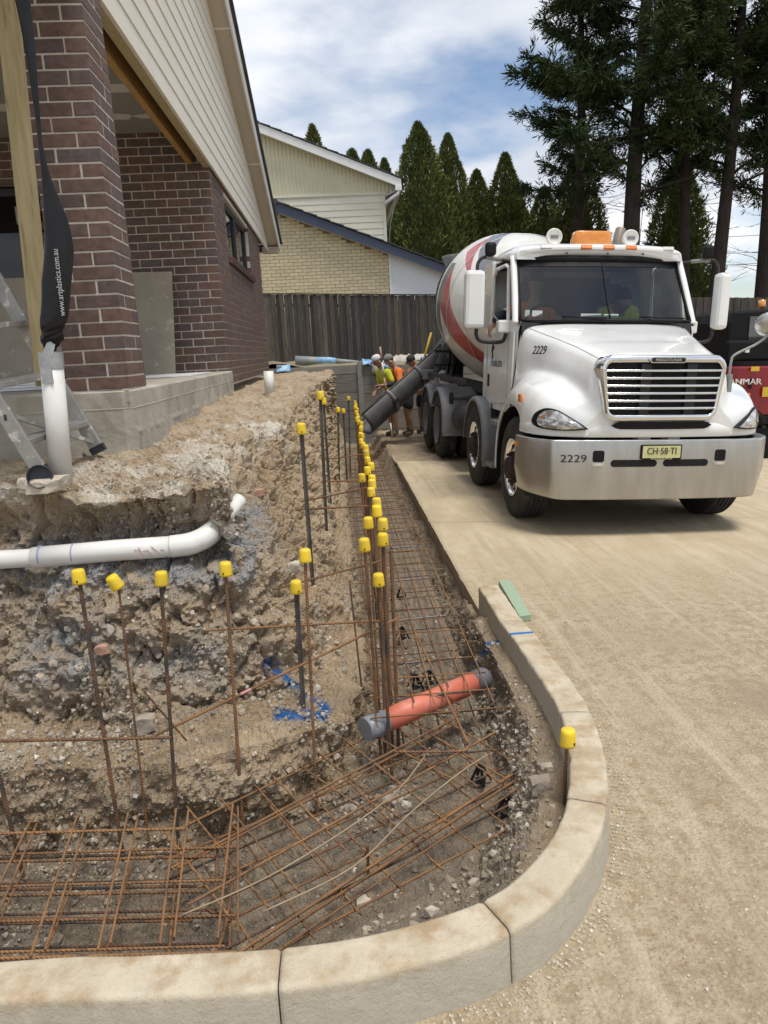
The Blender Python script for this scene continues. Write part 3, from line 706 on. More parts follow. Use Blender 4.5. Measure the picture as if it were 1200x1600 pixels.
    # soffit under the raking eave, with cover strips, barge board, roof
    def rk(x0, x1, y0, y1, dz0, dz1, name, m_, bev=0):
        vs = [(x, y, zr(y)+dz) for dz in (dz0, dz1) for y in (y0, y1) for x in (x0, x1)]
        return MB().add(vs, [(0,2,3,1), (4,5,7,6), (0,1,5,4), (2,6,7,3), (0,4,6,2), (1,3,7,5)]).build(name, m_, house, bevel=bev)
    yy = [2.6, 6.85, 9.51, 12.2, 15.05]
    for a, b in zip(yy[:-1], yy[1:]): rk(-1.2, -.99, a+.004, b-.004, 0, .012, 'soffit_panel', MAT['soffit'])
    for b in yy[1:-1]: rk(-1.2, -.985, b-.012, b+.012, -.004, .008, 'cover_strip', MAT['white_trim'])
    rk(-.99, -.965, 2.6, 15.1, -.03, .17, 'barge_board', MAT['white_trim'], .003)
    rk(-.99, -.925, 2.5, 15.25, .172, .225, 'roof_edge', MAT['dark_roof'], .006)
    rk(-7, -.99, 2.5, 15.2, .175, .22, 'roof', MAT['dark_roof'])
    MB().box(-1.3, -.99, 14.86, 15.06, 3.68, 3.79).build('eave_return', MAT['soffit'], house)
    MB().box(-6, -.985, 15.0, 15.12, 3.72, 3.86).build('gutter', MAT['dark_roof'], house, bevel=.01)
    # porch beam, ceiling and plaster patches
    MB().box(-1.44, -1.385, 4.56, 8.29, 3.73, 4.02).build('beam', MAT['lvl_timber'], house, bevel=.003)
    MB().box(-1.275, -1.208, 3.0, 8.29, 3.695, 3.76).build('trim_timber', MAT['pine'], house, bevel=.003)
    MB().box(-6, -1.20, 3.0, 8.29, 4.05, 4.07).build('ceiling', MAT['ceiling'], house)
    MB().box(-1.21, -1.205, 3.0, 8.3, 3.76, 4.04).build('beam_back', MAT['dark_frame'], house)
    for (px, py, sx, sy) in ((-2.05,7.75,.22,.09), (-1.62,7.75,.2,.08), (-1.75,7.0,.2,.1), (-2.15,7.05,.16,.1), (-1.62,6.35,.15,.13), (-1.95,5.75,.2,.16), (-2.9,7.4,.2,.1), (-3.3,6.2,.25,.1), (-2.6,5.5,.2,.12), (-1.7,5.1,.12,.12)):
        n = 14; vs = []
        for k in range(n):
            a = 2*math.pi*k/n; q = random.uniform(.75,1.1); vs.append((px+sx*q*math.copysign(abs(math.cos(a))**.6, math.cos(a)), py+sy*q*math.copysign(abs(math.sin(a))**.6, math.sin(a))))
        MB().prism(vs, 4.0465, 4.0495, 'z').build('plaster_patch', MAT['plaster'], house)
    # side window: frame, glass, sloping brick sill
    f = MB()
    for a, b, c, d in ((9.3,9.36,2.94,3.62), (11.64,11.7,2.94,3.62), (9.3,11.7,2.94,3.0), (9.3,11.7,3.56,3.62), (10.47,10.53,3.0,3.56)): f.box(-1.33, -1.27, a, b, c, d)
    w = f.build('window', MAT['dark_frame'], house, bevel=.004)
    for a, b in ((9.36,10.47), (10.53,11.64)):
        MB().box(-1.305, -1.30, a, b, 3.0, 3.56).build('pane', MAT['window_glass'], w)
    MB().box(-1.9, -1.88, 9.2, 12.3, 2.8, 3.7).build('room_blind', mat('blind', (.3,.32,.33), (.36,.37,.37), nscale=3), house)
    y = 9.24
    while y < 11.75:
        M = Matrix.Translation((-1.24, y, 2.93)) @ Matrix.Rotation(rad(18), 4, 'Y')
        mb = MB().box(-.10, .085, 0, .076, -.07, .0, M); mb.build('sill_brick', MAT['brown_brick'], house, bevel=.003); y += .086
    # dark sliding door opening at the back of the porch
    MB().box(-4.5, -2.94, 8.6, 8.62, 1.5, 3.6).build('door_void', mat('dark_room', (.015,.015,.016), (.02,.02,.021), rough=.5), house)
    d = MB()
    for a, b, c, e2 in ((-3.02,-2.94,1.57,3.58), (-4.5,-2.94,3.5,3.58), (-3.75,-3.68,1.57,3.5)): d.box(a, b, 8.36, 8.44, c, e2)
    dd = d.build('door_frame', MAT['dark_frame'], house, bevel=.004)
    MB().box(-3.68, -3.02, 8.395, 8.40, 1.6, 3.5).build('pane', glass_mat('dark_glass', (.2,.21,.21), .05), dd)
    MB().box(-3.32, -3.16, 8.385, 8.392, 3.22, 3.40).build('sticker', mat('grey_sticker', (.3,.3,.28), (.34,.34,.32)), dd)
make_house()
# sheets stored on the porch
def porch_things():
    b = MB().bar((-2.86, 6.55, 1.575), (-2.86, 6.85, 2.50), .9, .012, (0,-1,.3)); tag(b.build('fibre_cement_sheet', MAT['sheet_board'], bevel=.001), 'wide tan fibre cement sheet standing on the porch left of the brick pillar', 'sheet')
    b = MB().bar((-1.955, 7.98, 1.575), (-1.93, 8.24, 2.66), .44, .012, (0,-1,.25)); tag(b.build('fibre_cement_sheet', MAT['sheet_board'], bevel=.001), 'narrow tan fibre cement sheet leaning on the back wall right of the pillar', 'sheet')
    b = MB().box(-2.2, -1.30, 6.6, 7.6, 1.574, 1.586); tag(b.build('plasterboard_sheet', MAT['white_trim']), 'white sheet lying flat on the porch floor right of the pillar', 'sheet')
    for i, (dx, z) in enumerate(((0,1.574), (.05,1.59), (-.04,1.606))):
        b = MB().box(-3.4+dx, -1.75+dx, 4.9+i*.05, 5.5+i*.06, z, z+.014); tag(b.build('plasterboard_sheet', MAT['white_trim']), ('bottom', 'middle', 'top')[i]+' white sheet of the low stack on the porch behind the ladder', 'sheet', 'white sheets stacked on the porch')
porch_things()

# ================================================================== things on the bank by the house
mat('pvc', (.74,.74,.71), (.68,.67,.63), rough=.35, nscale=6, c3=(.55,.5,.42), n3scale=9, lo3=.62, hi3=.75)
mat('duct_tape', (.36,.37,.38), (.42,.43,.44), rough=.35, metal=.3, nscale=20, bump=.4, bscale=40)
mat('black_plastic', (.008,.008,.009), (.012,.012,.013), rough=.38, spec=.3, nscale=10, bump=.35, bscale=22, bdist=.01)
mat('alu', (.40,.39,.37), (.30,.29,.275), rough=.48, metal=.6, nscale=12, c3=(.62,.6,.56), n3scale=16, lo3=.58, hi3=.64)
def bank_things():
    t = thing('riser_pipe', 'upright white PVC riser pipe taped at its top, standing on the bank', 'pipe', (-1.402,3.6,1.15))
    MB().tube([(-1.402,3.6,1.12), (-1.36,3.6,1.782)], .053, 24).build('pipe', MAT['pvc'], t)
    MB().tube([(-1.3645,3.6,1.71), (-1.3598,3.6,1.787)], .0555, 24, caps=False).build('tape', MAT['duct_tape'], t)
    MB().box(-1.40,-1.345, 3.5435,3.546, 1.64,1.72).build('tape_tail', MAT['duct_tape'], t)
    MB().add([(-1.385,3.548,1.76), (-1.335,3.548,1.765), (-1.315,3.56,1.83), (-1.345,3.55,1.845), (-1.37,3.552,1.80)], [(0,1,2,3,4)]).build('tape_flap', MAT['duct_tape'], t, solid=.002)
    k = .00323; cs = [((30,-40),22), ((36,0),20), ((46,60),15), ((53,110),11), ((62,190),6), ((66,225),7), ((74,270),13), ((84,320),28), ((91,370),39), ((92,420),42), ((90,470),40), ((87,505),37), ((85,520),30), ((84,532),33), ((82,545),20), ((82,552),15)]
    def w(px, py): return (-1.285+(px-25)*.00310-.00044*py, 3.275-(py)*.002685+.0*px)
    pts = []; rs = []; sq = []
    for i, ((px, py), wd) in enumerate(cs):
        x, z = w(px, py); pts.append((x, 3.57+.006*math.sin(i), z)); rs.append(wd*k/2); sq.append((1., .5 if wd > 12 else .8))
    C = catmull([(*p, r, s[1]) for p, r, s in zip(pts, rs, sq)], 8); mb = MB(); rows = []
    for i, c in enumerate(C):
        row = []
        for a in np.linspace(0, 2*math.pi, 28, endpoint=False):
            wr = 1+.05*math.sin(3*a+c[2]*14)+.05*math.sin(5*a-c[2]*31)*(1 if c[2] < 1.95 else .3)
            row.append((c[0]+math.cos(a)*c[3]*wr, c[1]+math.sin(a)*c[3]*c[4]*wr, c[2]+.006*math.sin(4*a+i)*(1 if c[2] < 1.92 else 0)))
        rows.append(row)
    mb.grid(rows, closed=True)
    s = mb.build('plastic_sleeve', MAT['black_plastic'], None); tag(s, 'twisted black plastic downpipe sleeve with pale lettering, hanging into the white riser', 'sleeve')
    x, z = w(99, 440)
    text('lettering', 'www.artplastics.com.au', .036, mat('pale_print', (.42,.43,.44), (.5,.5,.5), rough=.6), s, Matrix.Translation(-s.location) @ frame_m((x, 3.527, z), (.03,0,1), (-1,-.25,0)), sx=.86)
    tag(MB().bar((-1.52,3.9,1.62), (-1.425,3.9,3.6), .095, .045, (0,1,0)).build('timber_prop', MAT['pine'], bevel=.003), 'knotty treated pine prop leaning in front of the brick pillar', 'timber post')
    # loose black cap
    M = Matrix.Translation((-1.43,3.44,1.205)) @ Matrix.Rotation(rad(72), 4, 'X') @ Matrix.Rotation(rad(12), 4, 'Y')
    tag(MB().lathe([(.0,.012),(.046,.012),(.05,.014),(.052,.05),(.056,.05),(.056,-.004),(.05,-.01),(0,-.01)], 28, M).build('pipe_cap', mat('navy_plastic', (.012,.015,.022), (.02,.022,.03), rough=.35)), 'round black plastic pipe cap lying at the foot of the riser pipe', 'pipe cap')
    # ladder
    L = thing('ladder', 'worn aluminium ladder standing on the bank at the left edge', 'ladder', (-1.4,3.75,1.24))
    d = Vector((-.2,0,.46)).normalized(); A = Vector((-1.315,3.95,1.26)); B = Vector((-1.45,3.5,1.22))
    for p in (A, B):
        mb = MB().bar(p, p+d*1.6, .026, .072, (1,0,.43)); mb.build('stile', MAT['alu'], L, bevel=.004)
        MB().bar(p-d*.01, p+d*.03, .034, .08, (1,0,.43)).build('foot', MAT['navy_plastic'], L)
    for i in range(5):
        q = .17+.29*i; a, b = A+d*q, B+d*q
        MB().bar(a, b, .085, .028, (.05,0,1)).build('tread', MAT['alu'], L, bevel=.004)
    for q in (.30, .36):
        M = frame_m(B+d*q+Vector((.0,-.0375,0))*0+Vector((0,-.0142,0)), (1,0,0), d); MB().prism([(-.006,-.014),(.006,-.014),(.006,.014),(-.006,.014)], -.001, .0015, 'z', M).build('slot', MAT['dark_frame'], L)
    MB().bar(B+d*.3+Vector((.03,.02,0)), A+d*.05, .02, .02).build('brace', MAT['alu'], L)
    # drain lying in the bank
    t = thing('drain_pipe', 'white PVC drain pipe with an elbow, exposed in the bank face', 'pipe', (-1.2,3.36,.78))
    MB().tube([(-2.7,3.40,.835), (-1.44,3.36,.838)], .044, 20).build('pipe', MAT['pvc'], t)
    body = MB().tube([(-1.49,3.36,.838), (-1.1,3.355,.85), (-.80,3.35,.853)], .051, 20); body.build('socket_pipe', MAT['pvc'], t)
    e = catmull([(-.84,3.35,.853), (-.74,3.355,.862), (-.665,3.40,.888), (-.625,3.48,.925)], 6); MB().tube(e, [.0535]*(len(e)-5)+[.051,.049,.047,.045,.044], 20).build('elbow', MAT['pvc'], t)
    MB().tube([(-.635,3.44,.905), (-.585,3.52,.96), (-.53,3.60,1.015)], .036, 18).build('branch_pipe', MAT['pvc'], t)
    for x in (-1.455, -1.30, -.86): MB().tube([(x,3.357,.846), (x+.006,3.357,.846)], .0517, 20).build('pencil_ring', mat('purple_ink', (.25,.25,.45), (.35,.35,.5), rough=.5), t)
    for i in range(7):
        a = -1.0+i*.02; y0 = 3.301; MB().bar((a, y0, .86+.012*math.sin(i*2)), (a+.02, y0-.003, .84+.015*math.cos(i*3)), .002, .003).build('pen_mark', mat('pink_ink', (.5,.2,.2), (.5,.25,.25), rough=.6), t)
    tag(MB().tube([(-.765,8.2,1.28), (-.76,8.2,1.55)], .055, 20).build('pipe_stub', MAT['pvc']), 'short white PVC pipe stub standing by the far brick corner', 'pipe')
bank_things()

# ================================================================== behind: retaining wall, fence, cream house
mat('sleeper', (.25,.235,.205), (.19,.18,.155), rough=.9, nscale=3, stretch=(1,1,9), bump=.4, bscale=18, rnd=.12)
mat('galv_post', (.30,.30,.29), (.25,.25,.245), rough=.6, metal=.2, nscale=6)
def retaining_wall():
    t = thing('retaining_wall', 'grey concrete sleeper retaining wall with steel posts below the paling fence', 'retaining wall', (1,16,0))
    xs = [-3.0, -1.24, .51, 2.3, 4.1, 5.9, 7.7, 9.5, 11.3]
    for i, x in enumerate(xs):
        zt = 1.47-.05*max(x-.5, 0)+.02
        MB().box(x-.055, x+.055, 15.93, 16.02, -.5, zt).build('post', MAT['galv_post'], t, bevel=.004)
    for a, b in zip(xs[:-1], xs[1:]):
        zt = 1.43-.05*max((a+b)/2-.5, 0)
        for k in range(11):
            z1 = zt-k*.2
            MB().box(a+.05, b-.05, 15.97+.004*(k%2), 16.05, z1-.196, z1).build('sleeper', MAT['sleeper'], t, bevel=.006)
retaining_wall()
FR = [(.050,.046,.042), (.075,.066,.056), (.038,.036,.034), (.062,.055,.048), (.095,.075,.055), (.045,.042,.04), (.12,.10,.082)]
mat('paling', None, rough=.95, ramp=FR, namt=.9, nscale=5, stretch=(7,7,.8), bump=.5, bscale=12, bdist=.01)
def fence():
    t = thing('paling_fence', 'tall weathered dark timber paling fence across the back of the site', 'fence', (4,18,1.3))
    L0 = Vector((4,18,1.3)); cache = []
    for k in range(5):
        bm = bmesh.new(); n = 6; w = .052; h = 1.66
        vs = []
        for i in range(n+1):
            z = h*i/n; s = random.uniform(-.003,.003)
            vs += [bm.verts.new((-w+s, 0, z)), bm.verts.new((w+s, 0, z)), bm.verts.new((w+s, .014, z)), bm.verts.new((-w+s, .014, z))]
        for i in range(n):
            for q in range(4): bm.faces.new((vs[i*4+q], vs[i*4+(q+1)%4], vs[i*4+4+(q+1)%4], vs[i*4+4+q]))
        bm.faces.new(vs[:4][::-1]); bm.faces.new(vs[-4:])
        me = bpy.data.meshes.new('paling'); bm.to_mesh(me); bm.free(); me.materials.append(MAT['paling']); cache.append(me)
    x = -2.4; i = 0
    while x < 13.5:
        zt = 3.07-.05*x+.004*math.sin(i*2.3)
        inst('paling', cache[i % 5], t, Vector((x, 17.99+(.016 if i % 2 else 0), zt-1.66))-L0, (random.uniform(-.006,.006), random.uniform(-.008,.008), 0)); x += random.uniform(.094,.104); i += 1
    for dz in (-.25, -1.4):
        MB().bar((-2.5,18.06,3.195+dz), (13.6,18.06,2.39+dz), .04, .075).build('rail', MAT['paling'], t)
    MB().bar((-2.5,18.01,3.215), (3.3,18.01,2.925), .07, .025).build('capping', MAT['paling'], t)
fence()
mat('cream_brick', None, rough=.9, ramp=[(.60,.50,.30), (.66,.56,.36), (.56,.47,.30), (.63,.54,.36)], islands=True, namt=.25, nscale=14)
mat('brown_mortar', (.24,.19,.13), (.20,.16,.11), rough=.95, nscale=10)
mat('cream_clad', (.67,.63,.45), (.63,.59,.42), rough=.6, nscale=3)
mat('cream_board', (.72,.69,.56), (.68,.65,.52), rough=.6, nscale=3)
mat('blue_barge', (.040,.052,.090), (.052,.064,.105), rough=.45, nscale=5)
mat('white_panel', (.72,.74,.75), (.68,.70,.71), rough=.6, nscale=2)
def cream_house():
    t = thing('cream_house', 'two storey cream house of pale brick and cladding with blue barge boards behind the fence', 'house', (0,20.5,1.2))
    zl = lambda x: 5.32-.395*(x+1.257)           # underside of lower barge
    b = MB()
    for c in range(60):
        z = 1.6+c*CH; x = -2.4+(.12 if c % 2 else 0)
        while x < 1.58:
            x1 = min(x+.23, 1.58); top = min(zl(x), zl(x1)) if x > -1.257 else 5.32
            if z+.076 < top+.05 and x1-x > .04: b.box(x, x1, 20.0, 20.08, z, z+.076)
            x += .24
    o = b.build('brick', MAT['cream_brick'], t); o['kind'] = 'stuff'; o['label'] = 'courses of pale cream bricks'
    MB().prism([(-2.45,1.3), (1.58,1.3), (1.58,zl(1.58)+.02), (-1.257,5.36), (-2.45,5.36)], 20.008, 20.12).build('wall_backing', MAT['brown_mortar'], t)
    MB().prism([(1.60,3.0), (5.2,3.0), (5.2,zl(5.2)), (1.60,zl(1.6)+.03)], 20.0, 20.06).build('gable_panel', MAT['white_panel'], t)
    MB().box(1.57, 1.63, 19.97, 20.05, 2.0, zl(1.6)).build('corner_trim', MAT['white_trim'], t)
    MB().box(1.60, 5.2, 19.985, 20.1, 2.86, 3.0).build('beam', MAT['dark_roof'], t)
    MB().prism([(-1.257,5.30), (4.6,zl(4.6)-.02), (4.6,zl(4.6)+.19), (-1.257,5.53)], 19.74, 19.78).build('barge_board', MAT['blue_barge'], t)
    MB().prism([(-2.6,5.30-.395*1.343), (-1.257,5.30), (-1.257,5.53), (-2.6,5.53-.395*1.343)], 19.74, 19.78).build('barge_board', MAT['blue_barge'], t)
    MB().prism([(-1.257,5.31), (4.6,zl(4.6)-.01), (4.6,zl(4.6)+.02), (-1.257,5.34)], 19.78, 20.0).build('soffit', MAT['white_trim'], t)
    n = 17                                        # roof tiles stepping along the verge
    for k in range(n):
        x0 = -1.30+k*.34; x1 = x0+.37; z0 = 5.53-.395*(x0+1.257); z1 = 5.53-.395*(x1+1.257)
        MB().prism([(x0,z0+.005), (x1,z1+.03), (x1,z1+.06), (x0,z0+.035)], 19.70, 22.2).build('tile_course', MAT['dark_roof'], t)
    MB().tube([(-1.30,19.69,5.56), (-1.30,22.2,5.56)], .07, 10).build('ridge_cap', MAT['dark_roof'], t)
    # upper storey
    Y = 21.6; z = 3.9
    while z < 6.0:
        mb = MB(); mb.add([(-4,Y-.02,z), (1.60,Y-.02,z), (1.60,Y-.006,z+.17), (-4,Y-.006,z+.17), (-4,Y+.03,z), (1.60,Y+.03,z), (1.60,Y+.03,z+.17), (-4,Y+.03,z+.17)], [(0,1,2,3), (4,7,6,5), (0,4,5,1), (3,2,6,7), (1,5,6,2), (0,3,7,4)])
        mb.build('weatherboard', MAT['cream_board'], t); z += .172
    MB().box(1.60, 1.68, Y-.035, Y+.06, 3.6, 6.02).build('corner_trim', MAT['cream_board'], t)
    MB().box(1.62, 1.66, Y+.06, Y+6, 3.6, 6.05).build('side_wall', MAT['cream_board'], t)
    zu = lambda x: 7.62-.40*(x+1.62)
    MB().box(-4, 1.72, Y-.05, Y, 6.0, 6.04).build('ledge', MAT['cream_board'], t)
    rows = []; x = -4.0; k = 0
    while x < 2.05:
        d = (0, -.028, -.028, 0)[k % 4]; x2 = x; rows.append([(x, Y-.01+d, 6.03), (x, Y-.01+d, max(6.031, zu(x)))]); x += (.018, .032, .018, .040)[k % 4]; k += 1
    MB().grid(rows, smooth=False).build('gable_cladding', MAT['cream_clad'], t)
    MB().prism([(-1.9,zu(-1.9)-.03), (2.12,zu(2.12)-.03), (2.12,zu(2.12)+.19), (-1.9,zu(-1.9)+.19)], Y-.35, Y-.31).build('fascia', MAT['white_trim'], t)
    MB().prism([(-1.9,zu(-1.9)-.01), (2.1,zu(2.1)-.01), (2.1,zu(2.1)+.02), (-1.9,zu(-1.9)+.02)], Y-.31, Y-.0).build('soffit', MAT['cream_clad'], t)
    for k in range(14):
        x0 = -2.0+k*.30; x1 = x0+.33; z0 = zu(x0)+.19; z1 = zu(x1)+.19
        MB().prism([(x0,z0+.005), (x1,z1+.03), (x1,z1+.06), (x0,z0+.035)], Y-.38, Y+6).build('tile_course', MAT['dark_roof'], t)
    MB().box(1.95, 2.13, Y-.36, Y+6, 6.02, 6.16).build('gutter', MAT['white_trim'], t, bevel=.01)
    MB().prism([(1.68,5.90), (2.0,6.02), (2.0,6.05), (1.68,5.95)], Y-.3, Y+6).build('eave_lining', MAT['galv_post'], t)
    MB().tube([(2.04,Y-.3,6.03), (2.02,Y-.3,5.95), (1.70,Y-.2,5.76), (1.67,Y-.12,5.7)], .045, 10).build('downpipe', MAT['white_trim'], t)
    MB().prism([(1.99,5.95), (1.78,5.2), (1.70,4.3), (1.70,4.3), (1.80,5.2), (2.03,5.95)], Y-.05, Y-.0).build('strut', MAT['galv_post'], t)
cream_house()
mat('tarp_blue', (.10,.30,.55), (.35,.52,.68), rough=.45, nscale=5, bump=.4, bscale=10, bdist=.03)
mat('grey_pipe', (.27,.29,.29), (.22,.24,.24), rough=.5, nscale=4)
mat('sack', (.50,.47,.42), (.42,.38,.32), rough=.9, nscale=6, bump=.4, bscale=14)
def wall_top_things():
    t = thing('rolled_sheet', 'grey roll of plastic sheet with a blue band lying on top of the retaining wall', 'roll', (-.2,16.9,1.45))
    MB().tube([(-.93,16.9,1.56), (-.2,16.9,1.525)], [.125,.085], 16).build('roll', MAT['grey_pipe'], t)
    MB().tube([(-.42,16.9,1.536), (-.12,16.9,1.522), (0,16.9,1.512)], [.097,.09,.075], 16).build('printed_band', MAT['tarp_blue'], t)
    MB().tube([(-.05,16.9,1.515), (.52,16.9,1.46)], [.07,.045], 14).build('tail', MAT['grey_pipe'], t)
    def crumple(x0, x1, y0, y1, z, m, lb, seed, amp=.05, slope=-.05, cat='tarp'):
        rows = []
        for y in np.linspace(y0, y1, 12):
            rows.append([(x, y+.04*math.sin(x*9+seed), z+slope*(x-x0)+amp*vnoise(np.array([[x*7+seed, y*7, 3.]]))[0]+amp*.6*vnoise(np.array([[x*17+seed, y*17, 3.]]))[0]-(.12*max(0,(y0+.1-y))/.1)) for x in np.linspace(x0, x1, 24)])
        tag(MB().grid(rows).build(cat, m, solid=.01), lb, cat)
    crumple(.58,1.15,15.86,16.4,1.50,MAT['tarp_blue'],'pale blue plastic tarp spread on the wall top behind the workers',1)
    crumple(1.9,2.3,15.9,16.5,1.48,mat('tarp_blue2', (.05,.17,.42), (.12,.28,.5), rough=.4, nscale=6),'folded deeper blue tarp on the wall top beside the mixer drum',5)
    crumple(-1.30,-1.0,15.9,16.2,1.50,MAT['tarp_blue'],'scrap of bright blue plastic on the wall end by the brick house',9,.03)
    crumple(1.15,2.4,16.3,17.1,1.56,MAT['sack'],'pale flattened sacking heaped behind the workers on the wall top',13,.07,cat='sacking')
    rows = []
    tag(MB().tube([(.80,15.88,1.46), (.84,15.87,1.38), (.83,15.86,1.27), (.86,15.86,1.22)], [.05,.06,.07,.03], 8).build('cement_bag', MAT['sack']), 'small white torn bag hanging over the retaining wall edge', 'bag')
wall_top_things()
# ================================================================== concrete mixer truck
mat('truck_white', (.80,.81,.80), (.77,.78,.77), rough=.22, nscale=2, coat=.6, c3=(.58,.54,.47), n3scale=4, lo3=.54, hi3=1.25)
mat('chrome', (.82,.83,.84), (.76,.77,.78), rough=.16, metal=1, nscale=5)
mat('brushed', (.54,.54,.53), (.43,.425,.41), rough=.30, metal=.85, nscale=5, stretch=(1,1,.25), c3=(.40,.385,.35), n3scale=2.2, lo3=.52, hi3=.78, bump=.04, bscale=60)
mat('tyre', (.020,.020,.020), (.032,.031,.029), rough=.85, nscale=10, c3=(.075,.065,.05), n3scale=5, lo3=.5, hi3=.85)
mat('truck_grey', (.20,.205,.21), (.16,.165,.17), rough=.55, nscale=5, c3=(.17,.155,.13), n3scale=6, lo3=.5, hi3=.8)
mat('chute_grey', (.075,.078,.08), (.055,.057,.058), rough=.6, nscale=5, c3=(.13,.12,.10), n3scale=6, lo3=.5, hi3=.8)
mat('chassis', (.018,.018,.019), (.03,.029,.027), rough=.7, nscale=8)
mat('black_trim', (.008,.008,.009), (.012,.012,.013), rough=.55, spec=.2)
mat('amber', (.75,.22,.02), (.62,.16,.015), rough=.2, nscale=20, coat=.5)
mat('lens', (.72,.73,.74), (.45,.46,.47), rough=.08, metal=.75, nscale=22)
mat('lens_white', (.66,.66,.62), (.6,.6,.56), rough=.15, nscale=20)
mat('hub_rust', (.09,.07,.06), (.15,.13,.12), rough=.7, metal=.4, nscale=25)
mat('rim_grey', (.22,.225,.23), (.17,.172,.175), rough=.55, metal=.3, nscale=8)
mat('cab_dark', (.025,.027,.03), (.04,.042,.045), rough=.7)
mat('seat_grey', (.09,.10,.11), (.12,.13,.14), rough=.8)
mat('decal_black', (.012,.012,.014), (.015,.015,.017), rough=.4)
truck = thing('mixer_truck', 'white concrete mixer truck with striped drum and polished bumper, parked on the driveway', 'truck', (2.83,7.2,-.10), rot=(0,.05,.02))
def TB(mb, name, m, parent=None, **k):     # truck-local part
    p = parent or truck
    return mb.build(name, m, p, local=True, **k)
def mirror_pts(P): return [(-x, z) for (x, z) in P[::-1]]
def make_hood():
    S = {-.90:[(0,1.50),(.26,1.495),(.44,1.46),(.51,1.36),(.55,1.2),(.60,1.13),(.65,1.08),(.69,1.02),(.70,.945)],
         -.86:[(0,1.60),(.30,1.595),(.50,1.55),(.58,1.42),(.62,1.24),(.68,1.17),(.77,1.12),(.82,1.04),(.83,.94)],
         -.80:[(0,1.655),(.35,1.65),(.56,1.61),(.635,1.46),(.67,1.29),(.76,1.235),(.88,1.18),(.94,1.06),(.95,.94)],
         -.65:[(0,1.70),(.36,1.695),(.58,1.65),(.665,1.50),(.70,1.35),(.82,1.31),(.98,1.25),(1.06,1.1),(1.07,.94)],
         -.42:[(0,1.76),(.38,1.755),(.62,1.71),(.715,1.56),(.76,1.43),(.88,1.395),(1.04,1.34),(1.125,1.18),(1.14,.96)],
         -.28:[(0,1.79),(.40,1.785),(.65,1.745),(.75,1.59),(.79,1.46),(.90,1.42),(1.05,1.36),(1.13,1.23),(1.145,1.10)],
         -.05:[(0,1.85),(.43,1.845),(.71,1.80),(.80,1.64),(.84,1.49),(.93,1.44),(1.06,1.37),(1.13,1.27),(1.145,1.165)],
         .22:[(0,1.915),(.46,1.91),(.78,1.86),(.87,1.70),(.905,1.53),(.97,1.42),(1.06,1.33),(1.125,1.24),(1.14,1.13)],
         .42:[(0,1.965),(.49,1.96),(.84,1.91),(.925,1.75),(.955,1.52),(.995,1.33),(1.06,1.22),(1.115,1.12),(1.13,1.0)],
         .54:[(0,1.99),(.5,1.985),(.87,1.935),(.945,1.78),(.97,1.52),(1.0,1.28),(1.055,1.15),(1.105,1.02),(1.12,.88)]}
    ys = sorted(S); A = np.array([S[y] for y in ys])           # sections x pts x 2
    # smooth across
    secs = []
    for i, y in enumerate(ys):
        half = catmull(np.column_stack([A[i], np.zeros(9)]), 5)[:,:2]; secs.append(np.column_stack([half[:,0], np.full(len(half), y), half[:,1]]))
    C = np.array(secs)
    out = []
    for k in range(C.shape[1]): out.append(catmull(C[:,k], 6))
    G = np.array(out).transpose(1,0,2)                         # rows along y
    full = [[tuple(p*np.array([-1,1,1])) for p in r[::-1][:-1]]+[tuple(p) for p in r] for r in G]
    mb = MB().grid(full, smooth=True)
    n = len(full[0]); mb.f.append(tuple(range(n))); mb.smooth.append(False)
    h = TB(mb, 'hood', MAT['truck_white'], solid=0)
    # front lower lip and side skirts of the bonnet
    rows = []
    for (x, y) in [(-1.145,-.33),(-1.13,-.5),(-1.07,-.66),(-.95,-.80),(-.75,-.885),(-.4,-.925),(0,-.94),(.4,-.925),(.75,-.885),(.95,-.80),(1.07,-.66),(1.13,-.5),(1.145,-.33)]: rows.append((x,y))
    R = catmull([(x,y,0) for x,y in rows], 4); g = []
    for p in R:
        s = 1 if abs(p[0]) < .5 else 1
        g.append([(p[0]*.96,p[1]*.96+.03,.925),(p[0]*.99,p[1]*.99,.925),(p[0],p[1],.935),(p[0],p[1],1.0),(p[0]*.99,p[1]*.985,1.045),(p[0]*.95,p[1]*.95,1.075)])
    TB(MB().grid(g), 'bonnet_lip', MAT['truck_white'], h)
    # slot below the grille
    n = 24; sl = []
    for k in range(n+1):
        x = -.47+.94*k/n; y = -.952+.03*(abs(x)/.47)**2; e = min(1, (1-abs(x)/.47)*6)**.5; sl.append([(x, y, 1.035-.034*e), (x, y-.001, 1.035+.034*e)])
    TB(MB().grid(sl, smooth=False), 'lower_vent', MAT['black_trim'], h)
    # hood scoop, seam
    TB(MB().prism([(-.12,0),(.12,0),(.10,.012),(-.10,.012)], -.62, -.50, 'y', Matrix.Translation((0,0,1.715)) @ Matrix.Rotation(rad(11), 4, 'X')), 'hood_emblem_base', MAT['truck_white'], h, bevel=.004)
    # wheel-arch rear strip
    for s in (-1, 1):
        P = [(s*1.10,.30,1.165),(s*1.12,.44,1.06),(s*1.125,.55,.88),(s*1.12,.62,.65),(s*1.11,.66,.42)]
        TB(MB().tube(catmull(P,5), .03, 8, squash=[(1.6,.5)]*21), 'arch_strip', MAT['truck_white'], h)
        g = []
        for a in np.linspace(rad(-20), rad(200), 22):
            g.append([(s*(.72), -.60*math.cos(a), .54+.60*math.sin(a)), (s*1.13, -.60*math.cos(a), .54+.60*math.sin(a))])
        TB(MB().grid(g), 'wheel_well', MAT['black_trim'], h)
    TB(MB().box(-.78,.78,-.70,1.9,.45,1.0), 'engine_bay', MAT['black_trim'])
